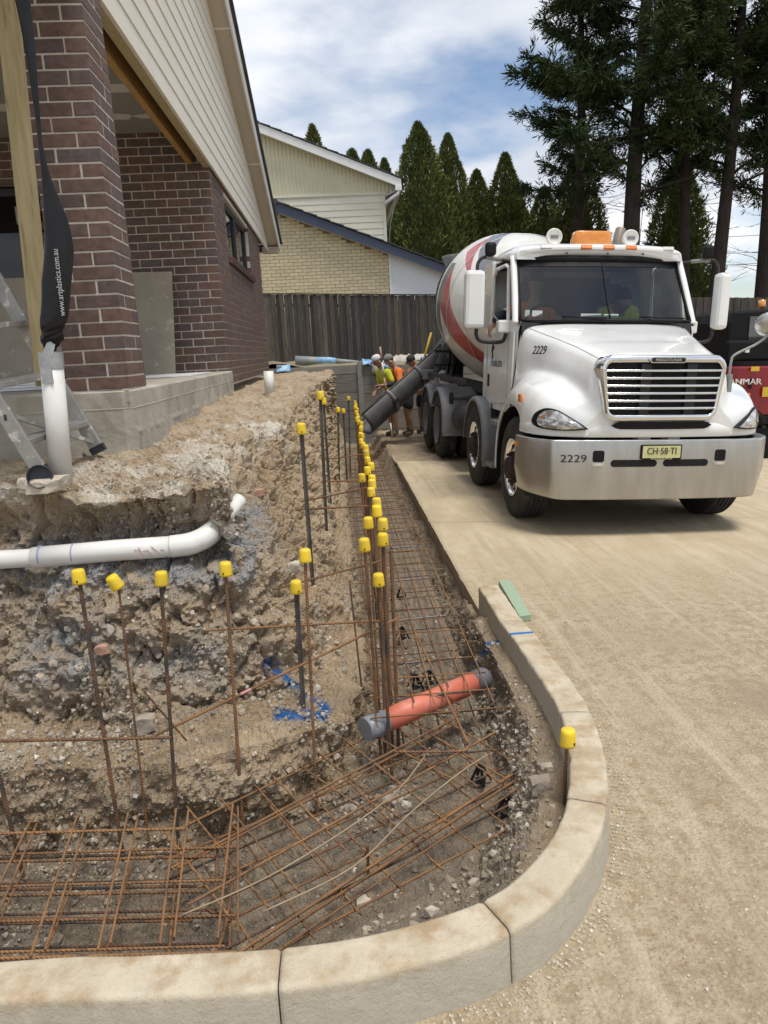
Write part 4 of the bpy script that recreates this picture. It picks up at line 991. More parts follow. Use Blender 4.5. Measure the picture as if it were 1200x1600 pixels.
    for s in (-1,1):
        P = [G[i][len(G[0])//5*1+2]*np.array([s,1,1])+np.array([0,0,.0015]) for i in range(14, len(G), 3)]
        TB(MB().tube([tuple(p) for p in P], .0035, 4), 'hood_seam', mat('seam_grey', (.42,.42,.41), (.36,.36,.35), rough=.6), h)
        P = [G[-1][k]*np.array([s,1,1])+np.array([s*.002,.004,.002]) for k in range(0, len(G[0])-6)]
        TB(MB().tube([tuple(p) for p in P], .007, 4), 'cowl_gap', MAT['black_trim'], h)
    return h
hood = make_hood()
def make_grille():
    # chrome shell: rounded trapezoid ring
    def ring(w0, w1, z0, z1, r, n=8):
        pts = []
        for (cx, cz, a0) in ((w1-r, z1-r, 0), (-(w1-r), z1-r, 90), (-(w0-r), z0+r, 180), (w0-r, z0+r, 270)):
            for k in range(n+1):
                a = rad(a0+90*k/n); pts.append((cx+r*math.cos(a), cz+r*math.sin(a)))
        return pts
    o = ring(.565,.625,1.075,1.655,.12); o2 = ring(.555,.612,1.085,1.645,.115); i2 = ring(.53,.575,1.125,1.60,.07); i = ring(.52,.565,1.135,1.585,.06)
    bow = lambda x: .035*(x/.6)**2-.03
    gx = lambda P: [(x*.93-.035, z) for x,z in P]; o, o2, i2, i = gx(o), gx(o2), gx(i2), gx(i)
    rows = [[(x, -.80+bow(x), z) for x,z in o], [(x, -.93+bow(x), z) for x,z in o], [(x, -.965+bow(x), z) for x,z in o2], [(x, -.975+bow(x), z) for x,z in i2], [(x, -.95+bow(x), z) for x,z in i], [(x, -.90+bow(x), z) for x,z in i]]
    g = TB(MB().grid(rows, closed=True), 'grille', MAT['chrome'])
    mb = MB(); mb.add([(x, -.925+bow(x), z) for x,z in gx(ring(.54,.58,1.12,1.60,.06))], [tuple(range(36))]); TB(mb, 'grille_backing', MAT['black_trim'], g)
    for k in range(6):
        z = 1.19+.066*k; r = []
        for x in np.linspace((-.535-.006*k)*.93-.035, (.535+.006*k)*.93-.035, 15):
            y = -.962+bow(x); r.append([(x,y+.03,z-.008),(x,y,z-.010),(x,y-.004,z),(x,y,z+.010),(x,y+.03,z+.008)])
        TB(MB().grid(r), 'grille_bar', MAT['chrome'], g)
    for x in (-.2,.22):
        TB(MB().box(x-.045,x+.045,-.965,-.94,1.14,1.58), 'grille_support', MAT['chassis'], g)
    # name badge
    bd = ring(.165,.165,1.585,1.638,.026); mb = MB().prism(bd, -1.022, -.99); b = TB(mb, 'badge', MAT['chrome'], g, bevel=.003); b.location.x = -.035
    bd = ring(.155,.155,1.592,1.631,.019); TB(MB().prism(bd, -1.0245, -1.022), 'badge_field', MAT['decal_black'], b)
    text('lettering', 'FREIGHTLINER', .036, MAT['chrome'], b, frame_m((0,-1.0255,1.611),(1,0,0),(0,0,1)), sx=1.0)
    return g
make_grille()
def make_bumper():
    plan = [(-1.20,-.40),(-1.195,-.55),(-1.15,-.70),(-1.04,-.84),(-.93,-.905),(-.5,-.94),(0,-.95),(.5,-.94),(.93,-.905),(1.04,-.84),(1.15,-.70),(1.195,-.55),(1.20,-.40)]
    P = catmull([(*p,0) for p in plan], 5)[:,:2]; rows = []
    for (x, y) in P:
        c = max(0, (abs(x)-.9)/.3); r = []
        ix, iy = x*.93, y*.93+.02
        zb = .355+.03*c
        for (t, z) in ((1.0,.87),(1.0,.895),(0.12,.905),(.04,.90),(0,.885),(0,.62),(-.002,.60),(.10+.5*c,.37+.03*c),(.13+.5*c,zb),(.75,zb)):
            r.append((x+(ix-x)*t*(.9), y+(iy-y)*t*.9, z))
        rows.append(r)
    b = TB(MB().grid(rows), 'bumper', MAT['brushed'])
    def yb(x): return float(np.interp(x, P[:,0], P[:,1]))
    def plate(x0, x1, z0, z1, r, name, m, d=.004, par=None):
        pts = []
        for (cx, cz, a0) in ((x1-r,z1-r,0),(x0+r,z1-r,90),(x0+r,z0+r,180),(x1-r,z0+r,270)):
            for k in range(7): a = rad(a0+90*k/6); pts.append((cx+r*math.cos(a), cz+r*math.sin(a)))
        vs = [(x, yb(x)-d, z) for x,z in pts]+[(x, yb(x)+.01, z) for x,z in pts]; n = len(pts)
        return TB(MB().add(vs, [tuple(range(n))]+[(i,(i+1)%n,n+(i+1)%n,n+i) for i in range(n)]), name, m, par or b)
    mesh_m = mat('vent_mesh', (.008,.008,.008), (.03,.03,.03), rough=.7, spec=.15, nscale=300, nlo=.45, nhi=.55)
    plate(-.46,-.03,.66,.725,.032,'vent',mesh_m); plate(.03,.46,.66,.725,.032,'vent',mesh_m)
    for s in (-1,1):
        plate(s*.575-.052,s*.575+.052,.705,.81,.02,'tow_opening',MAT['black_trim'])
        f = plate(s*.575-.055,s*.575+.055,.672,.698,.012,'marker_lamp',MAT['chrome'],.012)
        plate(s*.575-.028,s*.575+.028,.678,.692,.004,'lamp_lens',MAT['lens_white'],.014,f)
    text('lettering', '2229', .098, MAT['decal_black'], b, frame_m((-.80, yb(-.80)-.006, .735),(1,-.06,0),(0,0,1)), sx=1.25)
    p = plate(-.19,.19,.728,.862,.012,'number_plate',MAT['black_trim'],.018)
    plate(-.178,.178,.742,.852,.006,'plate_field',mat('plate_yellow', (.62,.60,.30), (.56,.54,.27), rough=.4, nscale=8),.0195,p)
    text('lettering', 'CH·58·TI', .088, MAT['decal_black'], p, frame_m((0,-.973,.802),(1,0,0),(0,0,1)), sx=.84)
    text('lettering', 'NEW SOUTH WALES', .018, MAT['plate_yellow'], p, frame_m((0,-.9725,.735),(1,0,0),(0,0,1)), sx=1.2)
    for s in (-1,1): TB(MB().box(s*1.2-.015,s*1.2+.02,-.47,-.43,.80,.845), 'side_marker', MAT['amber'], b)
    # gap between bonnet and bumper: brackets
    for x in (-.12,.16): TB(MB().box(x-.055,x+.055,-.86,-.72,.88,.93), 'bracket', MAT['white_trim'], b)
    return b
make_bumper()
def make_headlights():
    for s in (-1,1):
        # almond outline on the curved corner: u along the corner from inner to outer, z
        out = [(.69,1.005),(.80,.99),(.92,.985),(1.03,.99),(1.085,1.01),(1.10,1.06),(1.075,1.13),(1.01,1.175),(.93,1.165),(.84,1.11),(.75,1.05)]
        Q = catmull([(*p,0) for p in out+[out[0]]], 4)[:-1,:2]
        def ysurf(x, z):      # front corner surface
            y = np.interp(x, [.6,.70,.83,.95,1.06,1.10,1.14], [-.935,-.915,-.865,-.79,-.66,-.56,-.42])
            return y-.028+.05*max(0,(z-1.06))/.12
        vs = [(s*x, ysurf(x,z)-.012, z) for x,z in Q]; n = len(vs)
        cx, cz = .93, 1.07; inner = [(s*(cx+(x-cx)*.86), ysurf(cx+(x-cx)*.86, cz+(z-cz)*.86)-.016, cz+(z-cz)*.86) for x,z in Q]
        back = [(s*x, ysurf(x,z)+.05, z) for x,z in Q]
        mb = MB().add(back+vs+inner, [(i,(i+1)%n,n+(i+1)%n,n+i) for i in range(n)]+[(n+i,n+(i+1)%n,2*n+(i+1)%n,2*n+i) for i in range(n)])
        h = TB(mb, 'headlight', MAT['black_trim'])
        # lens: several facets for reflector look
        cen = (s*cx, ysurf(cx,cz)-.03, cz); mid = [(s*(cx+(x-cx)*.5), ysurf(cx+(x-cx)*.5, cz+(z-cz)*.5)-.028, cz+(z-cz)*.5) for x,z in Q]
        fs = [(i,(i+1)%n,n+(i+1)%n,n+i) for i in range(n)]+[(n+i,n+(i+1)%n,2*n) for i in range(n)]
        m = mat('headlamp', (.66,.67,.68), (.30,.305,.31), rough=.12, metal=.45, nscale=15, nlo=.42, nhi=.58, coat=1)
        TB(MB().add(inner+mid+[cen], fs), 'lens', m, h)
        a = [(s*(1.02+.04*math.cos(t)), ysurf(1.02+.04*math.cos(t), 1.08)-.010, 1.075+.045*math.sin(t)) for t in np.linspace(0,2*math.pi,14,endpoint=False)]
        TB(MB().add(a, [tuple(range(14))]), 'indicator', MAT['amber'], h, solid=.003)
        TB(MB().box(-.012,.012,-.045,.045,-.04,.04, Matrix.Translation((s*1.148,-.32,1.245))), 'side_indicator', MAT['amber'], bevel=.008)
make_headlights()
def make_cab():
    W = MAT['truck_white']
    # lower body
    rows = []
    for (y, w) in ((.52,.965),(.75,1.0),(1.2,1.01),(1.92,1.01),(1.95,.98)):
        rows.append([(-w,y,1.02),(-w,y,1.5),(-w+.005,y,1.9),(-w+.03,y,2.0)])
    def sidewall(s, name):
        g = [[(p[0]*(-s),p[1],p[2]) for p in r] for r in rows]; return TB(MB().grid(g, smooth=False), name, W)
    for s in (-1,1): sidewall(s, 'door_skin')
    TB(MB().box(-.97,.97,1.90,1.95,1.0,2.70), 'rear_wall', W)
    TB(MB().box(-.93,.93,.50,.60,1.3,1.985), 'firewall', MAT['cab_dark'])
    TB(MB().box(-.95,.95,.6,1.9,1.04,1.08), 'cab_floor', MAT['cab_dark'])
    # cowl between bonnet and glass
    g = []
    for x in np.linspace(-.97,.97,21):
        c = 1-(x/.97)**2; g.append([(x, .50, 1.955+.02*c), (x, .55-.10*c, 2.0), (x,.60-.10*c,2.012)])
    TB(MB().grid(g), 'cowl', MAT['black_trim'])
    # windscreen
    g = []
    for t in np.linspace(0,1,9):
        z = 2.005+t*.665; r = []
        for u in np.linspace(-1,1,25):
            w = .945-.045*t; y = (.56+.36*t)-.13*(1-abs(u)**2.4); r.append((u*w, y, z))
        g.append(r)
    ws = TB(MB().grid(g), 'windscreen', MAT['cab_glass'])
    # black surround + centre bar
    mb = MB()
    e = [g[i][0] for i in range(9)]; mb.tube([Vector(p)+Vector((0,-.004,0)) for p in e], .022, 6); e = [g[i][-1] for i in range(9)]; mb.tube([Vector(p)+Vector((0,-.004,0)) for p in e], .022, 6)
    mb.tube([Vector(p)+Vector((0,-.004,0)) for p in g[0]], .02, 6); mb.tube([Vector(p)+Vector((0,-.006,0)) for p in g[8]], .035, 6); mb.tube([Vector(g[i][12])+Vector((0,-.006,0)) for i in range(9)], .010, 6)
    TB(mb, 'screen_seal', MAT['black_trim'], ws)
    # black band at the top of the glass
    TB(MB().grid([[(p[0], p[1]-.006, p[2]) for p in g[i]] for i in (7,8)]), 'sun_band', MAT['black_trim'], ws)
    for x0, x1 in ((-.52,-.05),(.32,.80)):
        TB(MB().tube([(x1,.40,2.03),(x0,.42+.05*abs(x0),2.045)], .009, 6), 'wiper', MAT['black_trim'], ws)
    for (x, z, w, h, m) in ((-.86,2.06,.05,.075,'sticker_green'),(-.76,2.06,.11,.06,'sticker_pale'),(-.2,2.035,.22,.045,'sticker_pale'),(.02,2.035,.16,.04,'sticker_pale')):
        mm = mat(m, (.35,.45,.40), (.5,.58,.52), rough=.5, nscale=50) if m == 'sticker_green' else mat(m, (.62,.65,.62), (.5,.56,.52), rough=.5, nscale=60)
        y = .56-.13*(1-abs(x/.945)**2.4)+.03; TB(MB().box(x-w/2,x+w/2,y,y+.004,z-h/2+.02,z+h/2+.02), 'paper', mm, ws)
    # A pillars, door frames, B pillars
    for s in (-1,1):
        P = [(s*.985,.56,1.97),(s*.975,.62,2.1),(s*.955,.78,2.42),(s*.94,.93,2.69)]
        TB(MB().tube(catmull(P,4), .036, 8, squash=[(1.3,1.)]*13), 'pillar', W)
        TB(MB().box(s*.985-.025,s*.985+.025,1.60,1.95,1.98,2.72), 'rear_pillar', W, bevel=.01)
        fr = MB()
        D = [(s*1.0,.80,1.99),(s*.985,.90,2.35),(s*.965,.99,2.59),(s*.965,1.10,2.63),(s*.965,1.54,2.63),(s*.985,1.60,2.55),(s*1.0,1.60,1.99)]
        fr.tube(D, .022, 6, smooth=False); d = TB(fr, 'door_frame', W)
        TB(MB().tube([(p[0]+s*.012,p[1],p[2]) for p in D[1:]], .008, 5), 'door_seal', MAT['black_trim'], d)
        TB(MB().box(s*.995-.012,s*.995+.012,.80,1.6,1.985,2.0), 'window_sill', MAT['black_trim'], d)
        # shut lines and handle on the door skin
        for a, b in (((.72,1.12),(.72,1.95)),((1.72,1.04),(1.72,2.0)),((.72,1.12),(1.72,1.06))):
            TB(MB().bar((s*1.0115,a[0],a[1]),(s*1.0115,b[0],b[1]), .006, .004, (1,0,0)), 'shut_line', mat('shut_grey', (.25,.25,.25), (.3,.3,.3)), d)
        TB(MB().box(s*1.012-.006,s*1.012+.006,1.58,1.66,1.27,1.42), 'door_handle', MAT['black_trim'], d, bevel=.01)
        if s > 0:
            gl = [(s*.985,.84,2.0),(s*.97,1.0,2.64),(s*.965,1.56,2.66),(s*.99,1.58,2.0)]; TB(MB().add(gl,[(0,1,2,3)]), 'side_glass', MAT['cab_glass'], d)
        # vertical chrome hinge strip between door and bonnet
        TB(MB().bar((s*1.0,.58,1.05),(s*.99,.58,1.9), .02, .02), 'hinge_strip', W, d)
    # logo and lettering on the near door
    M = frame_m((-1.0145,1.25,1.56),(0,-1,0),(0,0,1))
    text('lettering', 'Holcim', .16, mat('logo_grey', (.10,.10,.11), (.13,.13,.14), rough=.5), truck, M, sx=1.15)
    lg = MB()
    for P in (((1.46,1.70),(1.465,1.76),(1.45,1.82),(1.42,1.86)), ((1.42,1.74),(1.40,1.80),(1.37,1.83),(1.35,1.80)), ((1.46,1.70),(1.45,1.62),(1.42,1.57)), ((1.42,1.86),(1.41,1.89),(1.40,1.90))):
        lg.tube([(-1.0145,1.44+(y-1.44)*.75,1.66+(z-1.66)*.5) for y,z in P], .008, 5)
    TB(lg, 'door_emblem', MAT['decal_black'])
    # fleet number on the bonnet side
    text('lettering', '2229', .125, MAT['decal_black'], truck, frame_m((-.862,.06,1.695),(.27,-1,0),(.30,0,1)), sx=1.0, thick=.003)
    # roof with front visor
    S = [(.83,.90,2.715,2.80,.02),(.84,.93,2.715,2.845,.05),(.93,.945,2.725,2.875,.075),(1.1,.955,2.74,2.90,.09),(1.5,.96,2.75,2.915,.10),(1.9,.955,2.75,2.905,.10),(1.97,.92,2.75,2.87,.10)]
    rows = []
    for (y, w, zb, zt, r) in S:
        rw = []
        for (x, z) in ((-w,zb),(-w-.005,zb+.03),(-w+.02,zt-r*.8),(-w+.09,zt-.02),(-w+.22,zt),(-.4,zt+.012),(0,zt+.015),(.4,zt+.012),(w-.22,zt),(w-.09,zt-.02),(w-.02,zt-r*.8),(w+.005,zb+.03),(w,zb)):
            yy = y-.09*(1-min(1,abs(x)/w)**2.5)*max(0,(1.15-y)/.32); rw.append((x,yy,z))
        rows.append(rw)
    full = [catmull(r,3) for r in rows]; R = np.array(full); G = np.array([catmull(R[:,k],4) for k in range(R.shape[1])]).transpose(1,0,2)
    mb = MB().grid([[tuple(p) for p in r] for r in G]); n = G.shape[1]; mb.f += [tuple(range(n)), tuple((G.shape[0]-1)*n+i for i in range(n))]; mb.smooth += [False]*2
    roof = TB(mb, 'roof', W); roof.location.z = -.055
    TB(MB().box(-.9,.9,.92,1.92,2.655,2.69), 'headlining', MAT['cab_dark'])
    def fy(x): return .83-.09*(1-min(1,abs(x)/.92)**2.5)
    for x, m in ((-.62,'lens_white'),(-.19,'amber'),(.06,'amber'),(.31,'amber'),(.75,'lens_white')):
        M = Matrix.Translation((x, fy(x)+.012, 2.835)) @ Matrix.Rotation(rad(-30), 4, 'X'); TB(MB().box(-.062,.062,-.02,.02,-.022,.022, M), 'marker_light', MAT[m], roof, bevel=.006)
    for x in (-.4,.05,.45):
        TB(MB().tube([(x,fy(x)-.004,2.775),(x,fy(x)+.01,2.775)], .010, 10), 'bolt', MAT['chassis'], roof)
    # beacon
    rows = []
    for (k, z) in ((1,.0),(1,.03),(.97,.10),(.93,.135),(.86,.145)):
        rw = []
        for a in np.linspace(0,2*math.pi,32,endpoint=False):
            c, s2 = math.cos(a), math.sin(a); rw.append((.03+.225*k*math.copysign(abs(c)**.35,c), 1.22+.085*k*math.copysign(abs(s2)**.35,s2), 2.925+z))
        rows.append(rw)
    mb = MB().grid(rows, closed=True); mb.f.append(tuple(4*32+i for i in range(32))); mb.smooth.append(False); be = TB(mb, 'beacon', mat('amber_beacon', (.62,.20,.02), (.75,.28,.03), rough=.15, nscale=14, coat=1), roof)
    TB(MB().box(-.2,.26,1.15,1.29,2.90,2.93), 'beacon_base', MAT['black_trim'], be)
    for x in (-.42,.47):
        M = Matrix.Translation((x,1.18,3.0)) @ Matrix.Rotation(rad(90), 4, 'X')
        l = TB(MB().lathe([(0,-.07),(.055,-.06),(.085,-.02),(.093,.02),(.09,.035),(.078,.038),(.074,.032),(0,.030)], 24, M), 'work_light', mat('cream_lamp', (.72,.71,.66), (.68,.67,.62), rough=.3), roof)
        TB(MB().box(-.045,.045,-.018,.018,.031,.036, M), 'lamp_bar', MAT['rim_grey'], l)
        TB(MB().tube([(x,1.2,2.89),(x,1.19,2.94)], .02, 8), 'lamp_post', MAT['chassis'], l)
    TB(MB().tube([(.63,1.3,2.88),(.64,1.3,3.06)], [.012,.006], 6), 'aerial', MAT['chassis'], roof)
    TB(MB().tube([(.64,1.3,3.05),(.66,1.3,3.75)], [.004,.003], 5), 'aerial', MAT['chassis'], roof)
    ex = catmull([(.76,2.25,1.4),(.76,2.25,2.6),(.76,2.25,2.95),(.78,2.27,3.10),(.82,2.31,3.22)], 6); TB(MB().tube(ex, .068, 14), 'exhaust_stack', mat('stack', (.30,.25,.20), (.24,.20,.17), rough=.5, metal=.4, nscale=8))
    # interior
    TB(MB().box(-.92,.92,.55,.86,1.75,1.985), 'dashboard', MAT['cab_dark'], bevel=.03)
    for x in (-.52,.50):
        s = TB(MB().box(x-.25,x+.25,1.25,1.72,1.35,1.55), 'seat', MAT['seat_grey'], bevel=.05); TB(MB().box(x-.24,x+.24,1.64,1.80,1.5,2.25), 'backrest', MAT['seat_grey'], s, bevel=.05); TB(MB().box(x-.13,x+.13,1.66,1.78,2.27,2.5), 'headrest', MAT['seat_grey'], s, bevel=.04)
    P = [(-.52+.23*math.cos(a), .98+.10*math.sin(a), 2.0+.20*math.sin(a)) for a in np.linspace(0,2*math.pi,25)]; st = TB(MB().tube(P, .016, 6, caps=False), 'steering_wheel', MAT['black_trim']); TB(MB().bar((-.74,.98,2.0),(-.3,.98,2.0),.04,.02), 'spoke', MAT['black_trim'], st)
    TB(MB().box(-.55,.55,1.885,1.899,2.12,2.58), 'rear_window', mat('pale_pane', (.16,.18,.19), (.11,.13,.14), rough=.6))
make_cab()
def make_mirrors():
    for s in (-1,1):
        xc, w, yc = (-1.385,.225,.82) if s < 0 else (1.41,.16,.80)
        rz = 0 if s < 0 else rad(20)
        M = Matrix.Translation((xc,yc,2.235)) @ Matrix.Rotation(rz, 4, 'Z')
        m = TB(MB().box(-w/2,w/2,-.07,.07,-.305,.305, M), 'mirror', MAT['truck_white'], bevel=.045)
        TB(MB().tube(catmull([(s*1.36,.82,2.52),(s*1.35,.83,2.62),(s*1.28,.84,2.68),(s*1.13,.90,2.67),(s*.95,.96,2.65)],5), .018, 8), 'mirror_arm', MAT['chrome'] if 0 else MAT['chassis'], m)
        TB(MB().tube([(s*1.27,.845,2.68),(s*1.08,.915,2.667)], .022, 8), 'arm_clamp', MAT['galv_post'], m)
        TB(MB().tube(catmull([(s*1.35,.82,1.95),(s*1.35,.82,1.86),(s*1.30,.82,1.80),(s*1.15,.80,1.785),(s*1.06,.78,1.80),(s*1.03,.78,1.88)],5), .021, 8), 'lower_arm', MAT['chassis'], m)
        TB(MB().box(s*1.045-.085,s*1.045+.085,.72,.86,1.885,2.02), 'arm_bracket', MAT['truck_white'], m, bevel=.02)
        TB(MB().box(s*1.22-.06,s*1.22+.06,.78,.86,2.69,2.83), 'work_lamp', MAT['black_trim'], m, bevel=.03)
    # round spotter mirror on the far front corner
    b = TB(MB().box(.665,.70,-.80,-.74,1.32,1.48), 'spotter_mirror', MAT['galv_post'], bevel=.004)
    P = catmull([(.683,-.77,1.46),(.685,-.77,1.60),(.72,-.77,1.66),(.90,-.78,1.75),(.985,-.80,1.83),(.985,-.83,1.90)],5)
    TB(MB().tube(P, .012, 8), 'mirror_arm', MAT['galv_post'], b)
    M = Matrix.Translation((.985,-.80,1.92)) @ Matrix.Rotation(rad(-72), 4, 'X') @ Matrix.Rotation(rad(24), 4, 'Y')
    TB(MB().lathe([(0,-.028),(.05,-.024),(.09,-.008),(.108,.012),(.112,.022),(.106,.026),(0,.03)], 28, M), 'mirror_bowl', MAT['brushed'], b)
make_mirrors()
# --- wheels
def wheel_meshes():
    R = .52
    def tyre(w, lug):
        mb = MB(); n = 72; prof = [(.292,-w/2+.02),(.30,-w/2+.005),(.36,-w/2-.006),(.43,-w/2-.004),(.487,-w/2+.012),(.508,-w/2+.03)]
        if lug: t = [(.52,-w/2+.045),(.52,-.02),(.508,-.015),(.508,.015),(.52,.02),(.52,w/2-.045)]
        else:
            t = []; k = 4; ws = np.linspace(-w/2+.04, w/2-.04, k+2)
            for a, b in zip(ws[:-1], ws[1:]): t += [(.52,a+.006),(.52,b-.006),(.508,b-.004),(.508,b+.004)]
            t = t[:-2]
        prof = prof+t+[(.508,w/2-.03),(.487,w/2-.012),(.43,w/2+.004),(.36,w/2+.006),(.30,w/2-.005),(.292,w/2-.02)]
        mb.lathe(prof, n, axis='x')
        if lug:
            for i in range(36):
                for s in (-1,1):
                    a = 2*math.pi*(i+(.5 if s > 0 else 0))/36; M = Matrix.Rotation(a, 4, 'X')
                    mb.box(s*.03, s*(w/2-.035), -.017, .017, .515, .533, M @ Matrix.Rotation(s*rad(14), 4, 'Z'))
        return mb
    def alloy():      # rim, outer face towards -x
        mb = MB().lathe([(.292,-.14),(.30,-.148),(.292,-.152),(.28,-.13),(.27,-.10),(.235,-.095),(.15,-.105),(.12,-.12),(.10,-.125)], 48, axis='x'); return mb
    def holes():
        L = []
        for k in range(10):
            mb = MB(); L.append(mb); a = 2*math.pi*k/10; M = Matrix.Rotation(a, 4, 'X') @ Matrix.Translation((-.1,0,.238)) @ Matrix.Rotation(rad(90), 4, 'Y')
            mb.add([tuple(M @ Vector((.025*math.cos(t),.032*math.sin(t),-.004))) for t in np.linspace(0,2*math.pi,14,endpoint=False)], [tuple(range(14))])
        return L
    def hub(rr=.10):
        mb = MB().lathe([(.165,-.10),(.165,-.128),(.12,-.135),(.105,-.19),(.085,-.205),(.06,-.21),(0,-.212)], 32, axis='x')
        for k in range(10):
            a = 2*math.pi*k/10; mb.tube([(-.12,.145*math.sin(a),.145*math.cos(a)),(-.175,.145*math.sin(a),.145*math.cos(a))], .016, 6)
        return mb
    def steel():      # dual disc wheel: deep dish
        mb = MB().lathe([(.292,-.14),(.30,-.148),(.288,-.15),(.275,-.11),(.265,.06),(.24,.085),(.17,.09),(.15,.06),(.12,.05),(.11,-.0),(.07,-.02),(0,-.02)], 40, axis='x')
        for k in range(10):
            a = 2*math.pi*k/10; mb.tube([(.09,.145*math.sin(a),.145*math.cos(a)),(.03,.145*math.sin(a),.145*math.cos(a))], .015, 6)
        return mb
    return tyre, alloy, holes, hub, steel
def make_wheels():
    tyre, alloy, holes, hub, steel = wheel_meshes()
    for y, kind in ((0,'steer'),(1.86,'steer'),(4.36,'drive'),(5.62,'drive')):
        for s in (-1,1):
            flip = Matrix.Identity(4) if s < 0 else Matrix.Rotation(math.pi, 4, 'Z')
            if kind == 'steer':
                w = thing('wheel', '', ''); del w['label'], w['category']; w.parent = truck; w.location = (s*.975, y, .52)
                if s > 0: w.rotation_euler = (0,0,math.pi)
                tyre(.29, False).build('tyre', MAT['tyre'], w, local=True); r = alloy().build('rim', MAT['chrome'], w, local=True)
                for hm in holes(): hm.build('hand_hole', MAT['black_trim'], w, local=True); hub().build('hub', MAT['hub_rust'], w, local=True)
            else:
                for off in (0, .33):
                    w = thing('wheel', '', ''); del w['label'], w['category']; w.parent = truck; w.location = (s*(1.06-off), y, .52)
                    if s > 0: w.rotation_euler = (0,0,math.pi)
                    tyre(.26, True).build('tyre', MAT['tyre'], w, local=True)
                    if off == 0: steel().build('rim', MAT['rim_grey'], w, local=True)
        TB(MB().tube([(-.8,y,.52),(.8,y,.52)], .08, 10), 'axle', MAT['chassis'])
make_wheels()
def make_rear():
    for s in (-1,1):
        TB(MB().box(s*.42-.05,s*.42+.05,-.6,7.6,.78,1.05), 'chassis_rail', MAT['chassis'])
    def fender(y, a0, a1, x0, x1, r, name):
        for s in (-1,1):
            g = []
            for a in np.linspace(rad(a0), rad(a1), 25):
                c, q = -math.cos(a), math.sin(a); row = []
                for i, x in enumerate(np.linspace(x0, x1, 17)):
                    rib = .008 if i % 4 == 0 else 0
                    row.append((s*x, y+(r-rib)*c, .52+(r-rib)*q))
                row.append((s*(x1+.012), y+(r-.02)*c, .52+(r-.02)*q)); row.append((s*(x1+.012), y+(r-.06)*c, .52+(r-.06)*q))
                g.append(row)
            f = TB(MB().grid(g), name, MAT['truck_grey'])
            a = rad(a0); p = (y-(r)*math.cos(a), .52+r*math.sin(a))
            TB(MB().box(s*x0 if s > 0 else -x1-.01, s*x1+.01 if s > 0 else -x0, p[0]-.02, p[0]+.012, p[1]-.06, p[1]+.01), 'edge_bar', MAT['truck_grey'], f)
            ab = rad(48); q = (y-(r+.03)*math.cos(ab), .52+(r+.03)*math.sin(ab))
            TB(MB().tube([(s*x0,*q),(s*(x1-.12),*q)], .03, 10), 'stay', MAT['truck_grey'], f)
            TB(MB().box(min(s*(x1-.17),s*(x1-.11)), max(s*(x1-.17),s*(x1-.11)), q[0]-.05, q[0]-.02, q[1]-.17, q[1]+.07), 'stay_bracket', MAT['chassis'], f)
    fender(1.86, -12, 178, .70, 1.13, .62, 'mudguard')
    fender(4.36, -4, 150, .62, 1.20, .62, 'mudguard'); fender(5.62, 30, 184, .62, 1.20, .62, 'mudguard')
    for s in (-1,1):
        for z, y, d in ((.38,.92,.3),(.88,.80,.22)):
            st = TB(MB().box(s*1.0-.14,s*1.0+.14,y-.12,y+.16,z,z+.05), 'step', MAT['rim_grey'], bevel=.006)
            for k in range(4): TB(MB().box(s*1.0-.13,s*1.0+.13,y-.10+.06*k,y-.085+.06*k,z+.05,z+.055), 'tread_bar', MAT['galv_post'], st)
        TB(MB().box(s*.86-.12,s*.86+.12,.72,1.2,.40,.95), 'step_box', MAT['chassis'])
        TB(MB().tube([(s*.85,2.7,.72),(s*.85,3.55,.72)], .26, 18), 'fuel_tank', MAT['chassis'])
    # subframe, drum stand
    for s in (-1,1):
        TB(MB().bar((s*.60,2.1,1.14),(s*.60,7.4,1.20), .12, .14), 'subframe', MAT['chassis'])
        TB(MB().bar((s*.70,6.4,1.15),(s*.45,6.3,2.3), .1, .14, (0,1,0)), 'drum_stand', MAT['truck_grey'])
        TB(MB().bar((s*.95,6.5,1.2),(s*.7,6.45,1.9), .06, .08, (0,1,0)), 'drum_stand', MAT['truck_grey'])
        TB(MB().bar((s*.55,2.3,1.15),(s*.4,2.35,1.9), .1, .14, (0,1,0)), 'front_pedestal', MAT['chassis'])
        TB(MB().box(s*1.05-.12,s*1.05+.12,6.38,6.62,1.18,1.36), 'light_box', MAT['truck_grey'], bevel=.01)
        TB(MB().bar((s*1.03,3.0,1.27),(s*1.03,6.5,1.29), .05, .06), 'side_rail', MAT['chassis'])
    for z in (1.45,1.7): TB(MB().bar((-.95,6.3,z),(.3,6.3,z), .05, .05), 'cross_bar', MAT['chassis'])
    TB(MB().box(-.62,-.42,6.2,6.4,1.15,2.0), 'hydraulic_pack', MAT['chassis'])
    for x in (-.72,-.6,-.5): TB(MB().tube([(x,6.15,1.3),(x+.03,6.1,1.6),(x-.02,6.12,1.95)], .025, 6), 'hose', MAT['black_trim'])
    TB(MB().tube([(-1.16,6.8,1.24),(-.95,6.75,2.05)], .022, 8), 'yellow_pole', mat('yellow_paint', (.60,.40,.03), (.52,.34,.03), rough=.5))
make_rear()
